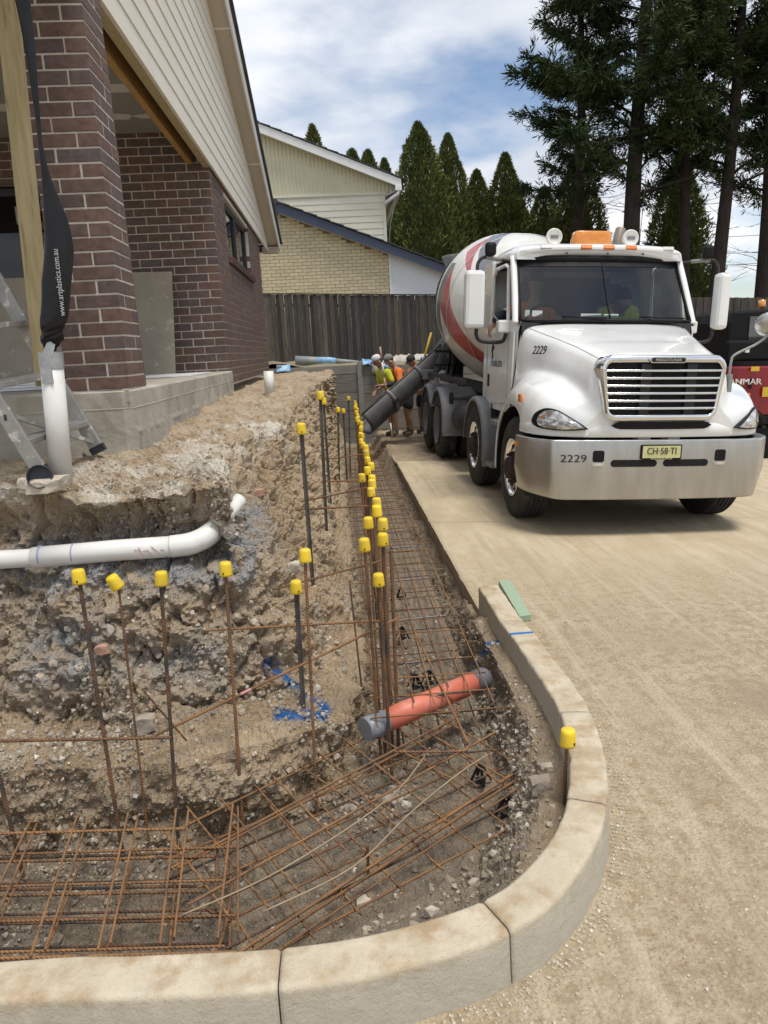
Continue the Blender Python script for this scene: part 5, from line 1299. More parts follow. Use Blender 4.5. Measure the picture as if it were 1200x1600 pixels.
def drum_material():
    m = bpy.data.materials.new('drum_paint'); m.use_nodes = True; nt = m.node_tree; N = nt.nodes.new; L = nt.links.new; b = nt.nodes['Principled BSDF']
    b.inputs['Roughness'].default_value = .38; b.inputs['Coat Weight'].default_value = .2
    tc = N('ShaderNodeTexCoord'); sp = N('ShaderNodeSeparateXYZ'); L(tc.outputs['Object'], sp.inputs[0])
    def op(o, a, c=0., clamp=False):
        x = N('ShaderNodeMath'); x.operation = o; x.use_clamp = clamp
        for i, v in enumerate((a, c)):
            if isinstance(v, (int, float)): x.inputs[i].default_value = v
            else: L(v, x.inputs[i])
        return x.outputs[0]
    def mx(f, a, c):
        x = N('ShaderNodeMix'); x.data_type = 'RGBA'; L(f, x.inputs['Factor'])
        for s, v in (('A', a), ('B', c)):
            if isinstance(v, tuple): x.inputs[s].default_value = (*v, 1)
            else: L(v, x.inputs[s])
        return x.outputs['Result']
    # object frame: y along the drum axis (0 front), x right, z up; angle from +x, left side = pi
    ang = op('ARCTAN2', sp.outputs[2], sp.outputs[0]); ang = op('ADD', ang, op('MULTIPLY', op('LESS_THAN', ang, -1.0), 2*math.pi))    # -1 .. 5.28
    s = sp.outputs[1]
    n = N('ShaderNodeTexNoise'); n.inputs['Scale'].default_value = 5; n.inputs['Detail'].default_value = 6; L(tc.outputs['Object'], n.inputs['Vector'])
    r = N('ShaderNodeMapRange'); r.inputs['From Min'].default_value = .4; r.inputs['From Max'].default_value = .75; L(n.outputs['Fac'], r.inputs['Value'])
    c = mx(r.outputs[0], (.72,.71,.68), (.60,.58,.53))
    def band(a, bslope, w0, w1, s0, s1, colr, c):
        cen = op('ADD', op('MULTIPLY', s, bslope), a); d = op('ABSOLUTE', op('SUBTRACT', ang, cen))
        wid = op('ADD', op('MULTIPLY', s, (w1-w0)/(s1-s0)), w0-(w1-w0)/(s1-s0)*s0)
        f = op('LESS_THAN', d, wid); f = op('MULTIPLY', f, op('GREATER_THAN', s, s0)); f = op('MULTIPLY', f, op('LESS_THAN', s, s1)); return mx(f, c, colr)
    red = (.42,.055,.055); grey = (.13,.14,.16)
    c = band(4.30, -.62, .10, .30, .2, 2.37, red, c)          # long red swirl low on the near side
    c = band(2.95, -.5, .10, .2, .3, 2.6, grey, c)          # grey swirl over the shoulder
    c = band(3.28, -.5, .0, .2, 1.3, 2.37, red, c)
    c = band(.85, -.62, .12, .26, .2, 2.35, red, c)
    c = band(3.5, 0, 1.0, 1.0, 2.38, 2.75, grey, c)           # grey ring at the belly
    L(c, b.inputs['Base Color']); MAT['drum_paint'] = m; return m
def make_drum():
    drum_material()
    D = thing('drum', '', ''); del D['label'], D['category']; D.parent = truck; D.location = (0,2.25,2.0); D.rotation_euler = (rad(9),0,0); D.scale = (.965,1,.965)
    prof = [(.30,-.02),(.50,0),(.62,.06),(.72,.18),(.86,.6),(1.0,1.05),(1.10,1.45),(1.155,1.75),(1.175,2.05),(1.175,2.75),(1.15,3.0),(1.05,3.45),(.90,4.0),(.74,4.5),(.66,4.62),(.60,4.62)]
    C = catmull([(a,b,0) for a,b in prof], 4)[:,:2]
    MB().lathe([tuple(p) for p in C], 72, axis='y').build('shell', MAT['drum_paint'], D, local=True)
    for r0, y in ((1.012,1.05),(1.17,1.80)): MB().lathe([(r0,y-.008),(r0+.006,y),(r0,y+.008)], 72, axis='y').build('weld_seam', mat('seam', (.62,.61,.58), (.5,.49,.46), rough=.5), D, local=True)
    MB().lathe([(.9,3.5),(1.07,3.5),(1.07,3.62),(.9,3.62)], 60, axis='y').build('roller_ring', MAT['chassis'], D, local=True)
    # hopper behind
    TB(MB().lathe([(.35,0),(.62,.55),(.66,.56),(.38,-.02)], 24, Matrix.Translation((0,7.4,2.95))), 'hopper', MAT['truck_grey'])
    # collector chute from the drum mouth
    P = catmull([(0,7.3,2.6),(-.25,7.25,2.15),(-.55,7.1,1.75),(-.75,6.95,1.5)],6); TB(MB().tube(P, .24, 16), 'collector_chute', MAT['chute_grey'])
make_drum()
def make_chute():
    # discharge trough swung out to the near side, reaching down into the trench
    A = Vector((-.72,6.98,1.62)); B = Vector((-2.30,6.05,.36)); d = (B-A).normalized(); n = 30
    side = d.cross(Vector((0,0,1))).normalized(); up = side.cross(d).normalized()
    if up.z < 0: up = -up
    rows = []; r = .25
    for t in np.linspace(0,1,n):
        p = A+(B-A)*t; row = []
        for a in np.linspace(rad(18), rad(232), 19): row.append(tuple(p+side*r*math.cos(a)*1-up*r*math.sin(a)*1.05+up*.05))
        rows.append(row)
    c = TB(MB().grid(rows), 'chute', MAT['chute_grey'], solid=.012)
    for t in (.33,.68):
        g = []
        for k in (-.035,-.02,.02,.035):
            p = A+(B-A)*t+d*k; q = r+(.03 if abs(k) < .03 else .008); g.append([tuple(p+side*q*math.cos(a)-up*q*math.sin(a)*1.05+up*.05) for a in np.linspace(rad(16), rad(234), 19)])
        TB(MB().grid(g), 'chute_collar', MAT['truck_grey'], c)
        for s in (-1,1): TB(MB().bar(A+(B-A)*t+side*s*(r+.02)+up*.06-d*.06, A+(B-A)*t+side*s*(r+.02)+up*.06+d*.06, .05, .06, up), 'clamp', MAT['chassis'], c)
    for an in (18,232): TB(MB().tube([A+side*r*math.cos(rad(an))-up*r*1.05*math.sin(rad(an))+up*.05, B+side*r*math.cos(rad(an))-up*r*1.05*math.sin(rad(an))+up*.05], .018, 6), 'rim_bar', MAT['chute_grey'], c)
make_chute()
# ================================================================== reinforcement
def rebar_material(name, rust, dark, lo, hi):
    m = mat(name, rust, dark, rough=.8, nscale=7, nlo=lo, nhi=hi, rnd=.22, c3=(.10,.05,.028), n3scale=16, lo3=.5, hi3=.7)
    nt = m.node_tree; N = nt.nodes.new; L = nt.links.new; b = nt.nodes['Principled BSDF']
    tc = N('ShaderNodeNewGeometry'); w = N('ShaderNodeTexWave'); w.bands_direction = 'DIAGONAL'; w.inputs['Scale'].default_value = 42; w.inputs['Distortion'].default_value = .5
    L(tc.outputs['Position'], w.inputs['Vector']); bp = N('ShaderNodeBump'); bp.inputs['Strength'].default_value = .7; bp.inputs['Distance'].default_value = .003; L(w.outputs['Fac'], bp.inputs['Height']); L(bp.outputs[0], b.inputs['Normal']); return m
rebar_material('rebar', (.25,.12,.045), (.14,.08,.045), .35, .7)
rebar_material('rebar_dark', (.20,.10,.045), (.05,.048,.045), .4, .6)
rebar_material('mesh_wire', (.27,.135,.052), (.17,.095,.05), .35, .7)
mat('picket', (.055,.05,.045), (.12,.105,.085), rough=.8, nscale=14)
mat('cap_yellow', (.80,.56,.02), (.70,.48,.02), rough=.5, nscale=14, rnd=.12, c3=(.52,.40,.14), n3scale=14, lo3=.52, hi3=.75)
def cyl_mesh(name, n=8):
    mb = MB().tube([(0,0,0),(0,0,1)], 1, n); me = bpy.data.meshes.new(name); me.from_pydata(mb.v, [], mb.f); me.polygons.foreach_set('use_smooth', [True]*n+[False]*2); return me
CYL = {}
def bar_obj(name, a, b, r, m, parent=None):
    if m not in CYL: CYL[m] = cyl_mesh('bar'); CYL[m].materials.append(MAT[m])
    a, b = Vector(a), Vector(b); d = b-a
    o = inst(name, CYL[m], parent, a-(world_loc(parent) if parent else Vector()), d.to_track_quat('Z','Y').to_euler(), (r, r, d.length)); return o
def cap_mesh():
    mb = MB().lathe([(.024,0),(.0265,0),(.0265,.008),(.0245,.046),(.0225,.055),(.017,.0585),(0,.059)], 20); mb.lathe([(.024,0),(.022,.045),(0,.046)], 12)
    me = bpy.data.meshes.new('safety_cap'); me.from_pydata(mb.v, [], mb.f); me.polygons.foreach_set('use_smooth', mb.smooth); me.materials.append(MAT['cap_yellow']); return me
CAPM = cap_mesh(); HOLE = None
def cap(p, label, group, tilt=(0,0), s=1.0, hole=True):
    rz = random.uniform(-.5,.5)
    o = inst('safety_cap', CAPM, None, p, (tilt[0], tilt[1], rz), (s,s,s*1.0)); tag(o, label, 'safety cap', group)
    if hole:
        h = inst('slot', SLOT, o, (.005,-.0262,.010)); 
    return o
sm = MB().box(-.003,.003,-.0012,.0012,0,.008); SLOT = bpy.data.meshes.new('slot'); SLOT.from_pydata(sm.v, [], sm.f); SLOT.materials.append(MAT['dark_frame'])
G_BAR, G_CAP = 'starter bars of the footing', 'yellow rebar caps'
def starter(base, top, r, lb, clb, m='rebar', tilt=None, s=1.0, capped=True):
    b, t = Vector(base), Vector(top)
    o = bar_obj('starter_bar', b, t-Vector((0,0,.012)), r, m); tag(o, lb, 'rebar', G_BAR)
    if capped:
        d = (t-b).normalized(); tl = tilt or (-math.asin(d.y), math.asin(d.x)); cap(t-Vector((0,0,.058*s)), clb, G_CAP, tl, s, hole=random.random() < .6)
def rebars():
    starter((-1.40,2.60,-.3), (-1.452,2.60,.93), .0085, 'dark ribbed bar cut by the left edge of the picture', '', 'rebar_dark', capped=False)
    starter((-1.0,2.62,-.3), (-1.048,2.72,.948), .0078, 'stout rusty bar under the leftmost yellow cap in the foreground', 'leftmost yellow cap in the foreground', 'rebar_dark')
    starter((-.917,2.70,-.28), (-.925,2.79,.90), .005, 'thin bar under the tilted yellow cap', 'tilted yellow cap, second from the left in the foreground', 'rebar', (.15,-.42), 1.02)
    starter((-.785,2.66,-.3), (-.745,2.75,.909), .0075, 'ribbed bar under the third foreground cap from the left', 'upright yellow cap third from the left in the foreground', 'rebar_dark')
    starter((-.526,2.74,-.3), (-.503,2.826,.909), .0075, 'rusty bar under the fourth foreground cap, below the pipe elbow', 'yellow cap fourth from the left, right below the white pipe elbow', 'rebar')
    starter((-.211,2.86,-.3), (-.183,2.948,.908), .0075, 'ribbed bar just right of the short black picket', 'yellow cap on the bar just right of the short black picket', 'rebar')
    starter((.149,3.17,-.3), (.164,3.165,.90), .0085, 'front bar of the long capped row beside the red pipe', 'front and largest yellow cap of the long row', 'rebar_dark')
    starter((.144,3.04,-.3), (.13,3.053,.744), .008, 'short bar in front of the long row, rising past the red pipe', 'low yellow cap in front of the long row', 'rebar_dark')
    starter((.10,3.12,-.3), (.077,3.095,.90), .0075, 'bar left of the front of the long row', 'yellow cap standing left of the front of the long row', 'rebar')
    starter((.12,3.52,-.3), (.113,3.506,.90), .006, 'thin bar left of the long row, behind its front bars', 'small yellow cap left of the long row, behind the front ones', 'rebar')
    starter((.13,4.83,-.3), (.128,4.825,.90), .006, 'thin bar left of the long row, half way to its first third', 'small yellow cap left of the middle of the long row', 'rebar')
    starter((.766,2.38,-.1), (.781,2.38,.30), .0065, 'short stake bar against the inside of the kerb', 'yellow cap on the short stake by the kerb', 'rebar_dark', s=1.15)
    y = 3.44; i = 0; ORD = 'second third fourth fifth sixth seventh eighth ninth tenth eleventh twelfth thirteenth fourteenth fifteenth sixteenth seventeenth eighteenth nineteenth twentieth'.split(); ORD += ['twenty-'+w for w in 'first second third fourth fifth sixth seventh eighth ninth'.split()]+['thirtieth']+['thirty-'+w for w in 'first second third fourth fifth sixth'.split()]
    while y < 12.3:
        x = .178+.0115*(y-3.44)+random.uniform(-.012,.012); tx = x+random.uniform(-.012,.012)
        starter((x,y,-.3), (tx,y+random.uniform(-.03,.03),.90+random.uniform(-.018,.014)), .008, ORD[i]+' starter bar from the front in the long row down the trench', ORD[i]+' yellow cap from the front in the long row down the trench', 'rebar' if i % 3 else 'rebar_dark', s=random.uniform(.95,1.06))
        y += random.uniform(.26,.33); i += 1
    # more uncapped bars bundled at the head of the row
    for k, (x, y, t) in enumerate(((.19,3.22,.80), (.125,3.14,.62), (.17,3.30,.84), (.205,3.36,.78))):
        tag(bar_obj('rebar', (x,y,-.3), (x+.01,y,t), .006, 'rebar'), ('uncapped rusty bar just right of the front bar of the long row', 'shortest uncapped rusty bar at the front of the long row', 'tallest uncapped rusty bar close behind the front of the long row', 'rearmost uncapped rusty bar at the front of the long row')[k], 'rebar', 'uncapped bars at the head of the long row')
    tag(bar_obj('rebar', (.03,3.4,-.02), (.0,3.42,.60), .005, 'rebar_dark'), 'thin dark bar standing at the ledge edge left of the row', 'rebar')
    # pickets on the bank
    for (b, t, lb, clb) in (((-.255,3.08,-.05), (-.242,3.083,.724), 'short black steel picket on the ledge beside the blue paint', 'yellow cap on the short black picket near the blue paint'),
                     ((-.207,3.85,.1), (-.208,3.851,1.356), 'tall muddy black picket nearest on the bank', 'yellow cap on the nearest tall black picket'),
                     ((-.154,5.17,.1), (-.126,5.167,1.451), 'tall thin picket second along the bank edge', 'yellow cap on the second tall picket along the bank'),
                     ((-.128,6.41,.1), (-.132,6.414,1.328), 'black picket third along the bank edge', 'yellow cap on the third tall picket along the bank'),
                     ((-.06,8.5,.0), (-.01,8.5,1.08), 'black picket fourth along the bank edge', 'yellow cap on the fourth picket along the bank'),
                     ((.045,9.3,-.1), (.055,9.3,1.0), 'leaning dark picket fifth along the bank edge', 'yellow cap on the fifth picket along the bank'),
                     ((.11,10.5,-.1), (.15,10.5,1.08), 'farthest dark picket by the far end of the trench', 'yellow cap on the farthest picket along the bank')):
        b, t = Vector(b), Vector(t); d = t-b
        mb = MB(); w = .012
        for a in (90, 210, 330):
            u = Vector((math.cos(rad(a)), math.sin(rad(a)), 0)); mb.bar(b+u*w*.5, t+u*w*.5-Vector((0,0,.02)), .005, w, u)
        o = mb.build('steel_picket', MAT['picket']); tag(o, lb, 'picket', 'pickets along the bank edge')
        cap(t-Vector((0,0,.056)), clb, G_CAP, s=1.02)
    # tie bars into the bank
    for (a, b, r, lb) in (((-.69,3.17,.485), (.16,3.17,.472), .006, 'level tie bar from the bank to the head of the long row'),
                      ((-.442,3.42,.568), (.19,3.6,.64), .0055, 'tie bar rising slightly from the bank behind the short picket'),
                      ((-.86,2.74,.2), (.235,3.22,.465), .0065, 'long slanting tie bar with a pink paint mark'),
                      ((-1.45,2.62,.305), (-.765,2.68,.225), .0065, 'rusty level bar tied across the left foreground bars'),
                      ((-.86,2.72,.42), (-.73,2.78,.15), .004, 'thin short bar leaning below the tilted cap'),
                      ((-.30,4.3,.79), (.19,4.3,.784), .006, 'tie bar to the long row near the nearest tall picket'),
                      ((-.26,5.0,.70), (.19,5.0,.77), .006, 'tie bar to the long row behind the nearest tall picket'),
                      ((-.18,5.6,.722), (.19,5.6,.713), .006, 'tie bar to the long row beside the second tall picket'),
                      ((-.2,6.8,.72), (.2,6.8,.75), .006, 'tie bar to the long row beyond the third tall picket')):
        o = bar_obj('tie_bar', a, b, r, 'rebar'); tag(o, lb, 'rebar', 'tie bars into the bank')
        if 'pink' in lb:
            A, B = Vector(a), Vector(b); t0, t1 = .325, .365
            p = bar_obj('paint_mark', A+(B-A)*t0, A+(B-A)*t1, r*1.08, 'pink_ink'); p.parent = o
            p.location = (0,0,t0); p.rotation_euler = (0,0,0); p.scale = (1.08,1.08,t1-t0)
rebars()
def mesh_mats():
    t = thing('reinforcing_mesh', 'rusty mesh laid along the long trench, upper layer over the red pipe', 'mesh', (.4,7,.0), 'mesh layers in the trench')
    def wire(a, b, r, par, m='mesh_wire'): bar_obj('wire', a, b, r*.86, m, par)
    for k in range(7):
        x = .085+.095*k
        wire((x,2.95+random.uniform(0,.35),.045), (x+.02,12.8,.045), .0042, t)
    y = 3.05; i = 0
    while y < 12.7:
        wire((.045+random.uniform(-.02,.02),y,.037), (.70+random.uniform(-.03,.03),y+random.uniform(-.03,.03),.037), .0042, t); y += .2; i += 1
    t2 = thing('reinforcing_mesh', 'dark lower mesh layer resting on chairs in the long trench', 'mesh', (.4,7,-.2), 'mesh layers in the trench')
    for k in range(6): wire((.12+.1*k,3.0,-.215), (.14+.1*k,12.6,-.215), .0055, t2, 'rebar_dark')
    y = 3.1
    while y < 12.5: wire((.08,y,-.222), (.70,y+.02,-.222), .0045, t2, 'rebar_dark'); y += .4
    # corner mat, diagonal
    t3 = thing('reinforcing_mesh', 'rusty mesh lying diagonally across the trench corner', 'mesh', (-.2,2.6,-.1), 'mesh layers in the trench')
    d = Vector((.80,.60,0)).normalized(); n = Vector((d.y,-d.x,0)); o = Vector((-.23,2.90,-.085))
    for k, (s, e, r) in enumerate(((-.62,.62,.006), (-.75,.78,.0065), (-.73,.75,.0065), (-.78,.80,.006), (-.75,.72,.0075), (-.73,.74,.0075), (-.6,.74,.0045))):
        off = (0,.19,.205,.40,.62,.645,.70)[k]; z = Vector((0,0,-.0 if k < 4 else -.08)); p = o+n*off+z; wire(p+d*s, p+d*e+Vector((0,0,random.uniform(-.02,.02))), r, t3)
    for k in range(12):
        p = o+d*(-.66+.125*k)+Vector((0,0,.009)); wire(p-n*random.uniform(.03,.1)+d*random.uniform(-.03,.03), p+n*(.50+random.uniform(0,.24))+d*random.uniform(-.06,.06)+Vector((0,0,-.03)), .005, t3)
    t5 = thing('reinforcing_mesh', 'lower rusty mesh under the diagonal one in the trench corner', 'mesh', (-.2,2.6,-.2), 'mesh layers in the trench')
    d2 = Vector((.87,.49,0)).normalized(); n2 = Vector((d2.y,-d2.x,0)); o2 = Vector((-.15,2.84,-.19))
    for k in range(7): p = o2+n2*(.11*k); wire(p-d2*random.uniform(.55,.8), p+d2*random.uniform(.55,.8), .0055, t5, 'rebar_dark' if k % 2 else 'mesh_wire')
    for k in range(8): p = o2+d2*(-.62+.18*k)+Vector((0,0,.01)); wire(p-n2*.05, p+n2*.7, .005, t5, 'mesh_wire')
    # left mat, two layers
    for lay, (z, lb) in enumerate(((-.075, 'rusty mesh upper layer in the near left trench behind the kerb'), (-.215, 'dark rusty mesh lower layer in the near left trench behind the kerb'))):
        t4 = thing('reinforcing_mesh', lb, 'mesh', (-1.2,2.2,z), 'mesh layers in the trench')
        for k, (y, xe) in enumerate(((2.58,-.70), (2.445,-.46), (2.415,-.56), (2.28,-.50), (2.25,-.58), (2.12,-.44), (1.99,-.46), (1.965,-.42))):
            r = .0065 if k in (0,2,4,7) else .0055
            wire((-2.6,y+.10+lay*.03,z), (xe-lay*.05,y-.075+random.uniform(-.015,.015)+lay*.03,z+random.uniform(-.012,.012)), r, t4, 'mesh_wire' if lay == 0 else 'rebar_dark')
        x = -2.3
        while x < -.42:
            wire((x+.03+random.uniform(-.02,.02),1.93,z+.011), (x-.05+random.uniform(-.02,.02),2.62,z+.013), .0055, t4, 'mesh_wire'); 
            if lay == 0 and x > -1.6: wire((x+.075,1.95,z+.011), (x-.01,2.60,z+.013), .005, t4, 'mesh_wire')
            x += .2
    # bent bars lapping at the corner
    for k, P in enumerate((((-2.4,2.33,-.15), (-.66,2.13,-.15), (-.57,2.16,-.15), (-.55,2.25,-.13), (-.58,2.5,-.11)), ((-2.4,2.10,-.19), (-.62,1.98,-.19), (-.53,2.0,-.19), (-.50,2.08,-.18), (-.50,2.3,-.17)),
                           ((.36,4.2,.05), (.46,2.95,.03), (.47,2.82,.0), (.43,2.79,-.01), (.15,2.86,-.03)), ((.20,3.35,-.05), (.47,3.2,-.05), (.50,3.24,-.05), (.50,3.3,-.05), (.22,3.42,-.05)))):
        tag(MB().tube(catmull(P,4), .0058, 7).build('bent_bar', MAT['rebar']), ('bent starter bar hooked at the back of the left mesh', 'bent starter bar hooked at the front of the left mesh', 'long bar bent across the trench corner right of the diagonal mesh', 'hooked bar lying under the red pipe')[k], 'rebar', 'bent lapping bars')
    for k, P in enumerate((((-.35,2.02,-.06), (-.05,2.18,-.05), (.18,2.45,-.05), (.42,2.68,-.04), (.56,2.78,-.03)), ((-.62,2.05,-.07), (-.3,2.2,-.05), (.1,2.55,-.05), (.3,2.85,-.04)))):
        tag(MB().tube(catmull(P,6), .0032, 6).build('tie_wire', mat('dull_wire', (.34,.27,.18), (.28,.2,.12), rough=.7)), ('long loose pale wire looping along the front of the corner mesh', 'loose pale wire lying across the corner mesh')[k], 'wire', 'loose wires')
    tag(bar_obj('rebar', (.0,2.40,-.33), (.005,2.40,-.14), .006, 'rebar'), 'short bar stub standing in the floor by the front of the corner mesh', 'rebar')
    for k in range(5):
        y = (3.65,4.3,5.1,6.0,3.25)[k]; a = (.17,y,-.2); tag(bar_obj('cross_bar', (.17,y,.02), (.60,y+.03,.02), .0065, 'rebar_steel' if 'rebar_steel' in MAT else 'rebar_dark'), ('first grey cross bar under the long mesh beyond the red pipe', 'second grey cross bar under the long mesh beyond the red pipe', 'third grey cross bar under the long mesh beyond the red pipe', 'farthest grey cross bar under the long mesh beyond the red pipe', 'grey cross bar lying right beside the red pipe')[k], 'rebar', 'grey cross bars under the long mesh')
    # black bar chairs under the mesh
    me = MB(); 
    for a in range(4):
        an = a*math.pi/2+.4; me.bar((.045*math.cos(an),.045*math.sin(an),0), (.008*math.cos(an),.008*math.sin(an),.075), .012, .006)
    me.box(-.02,.02,-.02,.02,.0,.006); ms = bpy.data.meshes.new('bar_chair'); ms.from_pydata(me.v, [], me.f); ms.materials.append(MAT['black_plastic'])
    for k, (x, y) in enumerate(((.36,3.98), (.45,4.02), (.35,4.75), (.42,5.6), (.56,2.98), (.62,2.72))):
        tag(inst('bar_chair', ms, None, (x,y,-.295), (0,0,random.random()*3), (1.15,1.15,1.15)), ('left of the two black bar chairs just beyond the red pipe', 'right of the two black bar chairs just beyond the red pipe', 'single black bar chair in the long trench, next after the pair', 'farthest black bar chair in the long trench', 'black bar chair by the right end of the diagonal mesh', 'black bar chair at the right trench side near the kerb stake', 'black bar chair under the left mesh behind the kerb', 'black bar chair where the left mesh meets the diagonal mesh')[k], 'bar chair', 'bar chairs under the mesh')
MAT['rebar_steel'] = mat('rebar_steel', (.20,.20,.205), (.13,.12,.11), rough=.55, metal=.5, nscale=9)
mesh_mats()
def trench_pipe():
    t = thing('drain_sleeve', 'salmon red plastic pipe with grey taped ends lying across the trench', 'pipe', (.35,3.28,-.08))
    A, B = Vector((.03,3.06,-.025)), Vector((.70,3.50,-.02)); d = (B-A).normalized()
    MB().tube([A+d*.10, A+d*.35, B-d*.09], .0555, 24).build('pipe', mat('salmon', (.62,.165,.10), (.55,.14,.085), rough=.5, nscale=9, c3=(.62,.24,.17), n3scale=6), t)
    m = mat('grey_tape', (.20,.21,.23), (.26,.27,.29), rough=.42, nscale=16, bump=.5, bscale=26, bdist=.006)
    MB().tube([A, A+d*.03, A+d*.115], [.0575,.058,.0575], 24).build('taped_end', m, t)
    MB().tube([B-d*.10, B-d*.02, B], [.0575,.06,.05], 24).build('taped_end', mat('dark_tape', (.09,.095,.105), (.13,.135,.145), rough=.5, nscale=16, bump=.5, bscale=26, bdist=.006), t)
    b = MB(); b.add([(1.075,4.86,drive_z(1.075)+.002), (1.165,4.87,drive_z(1.165)+.002), (1.165,4.87,.050), (1.075,4.86,.052), (1.062,4.205,drive_z(1.06)+.002), (1.14,4.22,drive_z(1.14)+.002), (1.14,4.22,.028), (1.062,4.205,.030)], [(0,1,2,3), (4,7,6,5), (3,2,6,7), (0,4,5,1), (0,3,7,4), (1,5,6,2)])
    tag(b.build('timber_offcut', mat('treated_green', (.30,.40,.28), (.24,.33,.24), rough=.8, nscale=4, stretch=(10,1,10), c3=(.36,.42,.30), n3scale=4), bevel=.002), 'pale green treated pine offcut lying on the drive against the kerb', 'timber')
trench_pipe()
# ================================================================== people
mat('skin', (.42,.24,.16), (.36,.20,.13), rough=.6, nscale=12); mat('hivis_yellow', (.62,.66,.04), (.52,.55,.04), rough=.85, nscale=9, bump=.5, bscale=12, bdist=.03)
mat('hivis_orange', (.85,.22,.04), (.72,.17,.03), rough=.85, nscale=9, bump=.5, bscale=12, bdist=.03); mat('navy', (.018,.024,.045), (.028,.034,.055), rough=.9, nscale=9)
mat('boot', (.16,.12,.08), (.11,.085,.06), rough=.9, nscale=14); mat('hair', (.03,.02,.014), (.05,.035,.025), rough=.8); mat('reflective', (.55,.56,.56), (.48,.49,.5), rough=.5)
def skin_obj(name, chains, m, parent, local=True, sub=2, root=None):
    """chains: lists of ((x,y,z), r); shared first points are merged"""
    idx = {}; V = []; E = []; R = []
    for ch in chains:
        last = None
        for (p, r) in ch:
            k = tuple(round(c,4) for c in p)
            if k not in idx: idx[k] = len(V); V.append(p); R.append(r if hasattr(r,'__len__') else (r,r))
            if last is not None: E.append((last, idx[k]))
            last = idx[k]
    me = bpy.data.meshes.new(name); me.from_pydata([tuple(v) for v in V], E, []); me.materials.append(m)
    o = bpy.data.objects.new(name, me); col.objects.link(o); o.parent = parent
    md = o.modifiers.new('skin', 'SKIN'); md.use_smooth_shade = True
    for i, r in enumerate(R):
        me.skin_vertices[0].data[i].radius = r; me.skin_vertices[0].data[i].use_root = (i == 0)
    s = o.modifiers.new('sub', 'SUBSURF'); s.levels = sub; s.render_levels = sub
    return o
def person(label, loc, face, lean, shirt, trouser, capc, hand_l=None, hand_r=None, scale=1., turn=0, brim=None, two_tone=None):
    root = thing('person', label, 'person', loc, rot=(0,0,face))      # local: +y is forward, x right
    def P(x, y, z):      # lean the upper body forward about the hips
        if z > .92: dz = z-.92; y = y+dz*math.sin(lean); z = .92+dz*math.cos(lean)
        return (x*scale, y*scale, z*scale)
    sh = P(0,0,1.40); neck = P(0,.01,1.49); head = [(P(0,.02,1.55),.060), (P(0,.04,1.60),(.078,.088)), (P(0,.05,1.68),(.082,.096)), (P(0,.04,1.74),(.065,.075))]
    def arm(s, hand):
        S = Vector(P(s*.19,0,1.40)); H = Vector(hand)*scale if hand else Vector(P(s*.26,.06,.86)); mid = (S+H)/2; L = (H-S).length; up = .29*scale; lo = .27*scale
        h = math.sqrt(max(.0004, up*up-(L/2)**2)) if L/2 < up else .01; bend = Vector((s*.5,-.6,-.5)).normalized()
        E_ = mid+bend*h; return S, E_, H
    AL, AR = arm(-1, hand_l), arm(1, hand_r)
    body = [[(P(0,0,.94),.12), (P(0,-.01,1.10),.105), (P(0,0,1.28),.12), (sh,.085), (neck,.052)]+head]
    for (S, E_, H), s in ((AL,-1),(AR,1)):
        body.append([(sh,.085), (tuple(S),.055), (tuple(E_),.042), (tuple(H),.028)])
        d = (H-E_).normalized(); side = d.cross(Vector((0,0,1))); side = side.normalized() if side.length > .1 else Vector((1,0,0))
        palm = H+d*.05; body.append([(tuple(H),.028), (tuple(palm),(.034,.02))])
        for k in range(4):
            q = palm+side*(k-1.5)*.017+d*.02; body.append([(tuple(palm),(.034,.02)), (tuple(q),.009), (tuple(q+d*.03+Vector((0,0,-.012))),.0085), (tuple(q+d*.045+Vector((0,0,-.035))),.007)])
        body.append([(tuple(H),.028), (tuple(H+side*.03+d*.03),.010), (tuple(H+side*.035+d*.06),.008)])
    for s in (-1,1):
        body.append([(P(0,0,.94),.12), (P(s*.09,0,.86),.088), (P(s*.10,.02,.48),.056), (P(s*.105,-.01,.30),.052), (P(s*.105,-.02,.10),.036), (P(s*.105,-.02,.05),.04), (P(s*.11,.09,.035),.034)])
    b = skin_obj('body', body, MAT['skin'], root)
    # shirt with sleeves
    t = [[(P(0,0,.95),(.155,.118)), (P(0,-.01,1.10),(.145,.115)), (P(0,0,1.28),(.165,.125)), (P(0,0,1.40),(.13,.095)), (P(0,.008,1.465),(.066,.062))]]
    for (S, E_, H) in (AL, AR): t.append([(P(0,0,1.40),(.13,.095)), (tuple(S),.074), (tuple(S+(E_-S)*.92),.06)])
    skin_obj('shirt', t, MAT[shirt], root)
    if two_tone:
        for (S, E_, H) in (AL, AR): skin_obj('sleeve', [[(tuple(S+(E_-S)*.75),.066), (tuple(E_),.058), (tuple(E_+(H-E_)*.55),.05)]], MAT['navy'], root)
        skin_obj('shirt_hem', [[(P(0,0,.90),(.158,.122)), (P(0,-.005,1.02),(.152,.120))]], MAT['navy'], root)
    sht = [[(P(0,0,.97),(.15,.115)), (P(0,0,.90),(.155,.12))]]
    for s in (-1,1): sht.append([(P(0,0,.90),(.155,.12)), (P(s*.095,0,.80),.10), (P(s*.105,.015,.55),.088)])
    skin_obj('shorts', sht, MAT[trouser], root)
    for s in (-1,1):
        bt = skin_obj('boot', [[(P(s*.105,-.02,.17),.05), (P(s*.105,-.02,.06),.052), (P(s*.112,.07,.045),.05), (P(s*.118,.13,.04),.038)]], MAT['boot'], root)
        skin_obj('sock', [[(P(s*.105,-.018,.24),.047), (P(s*.105,-.02,.15),.045)]], MAT['navy'], root)
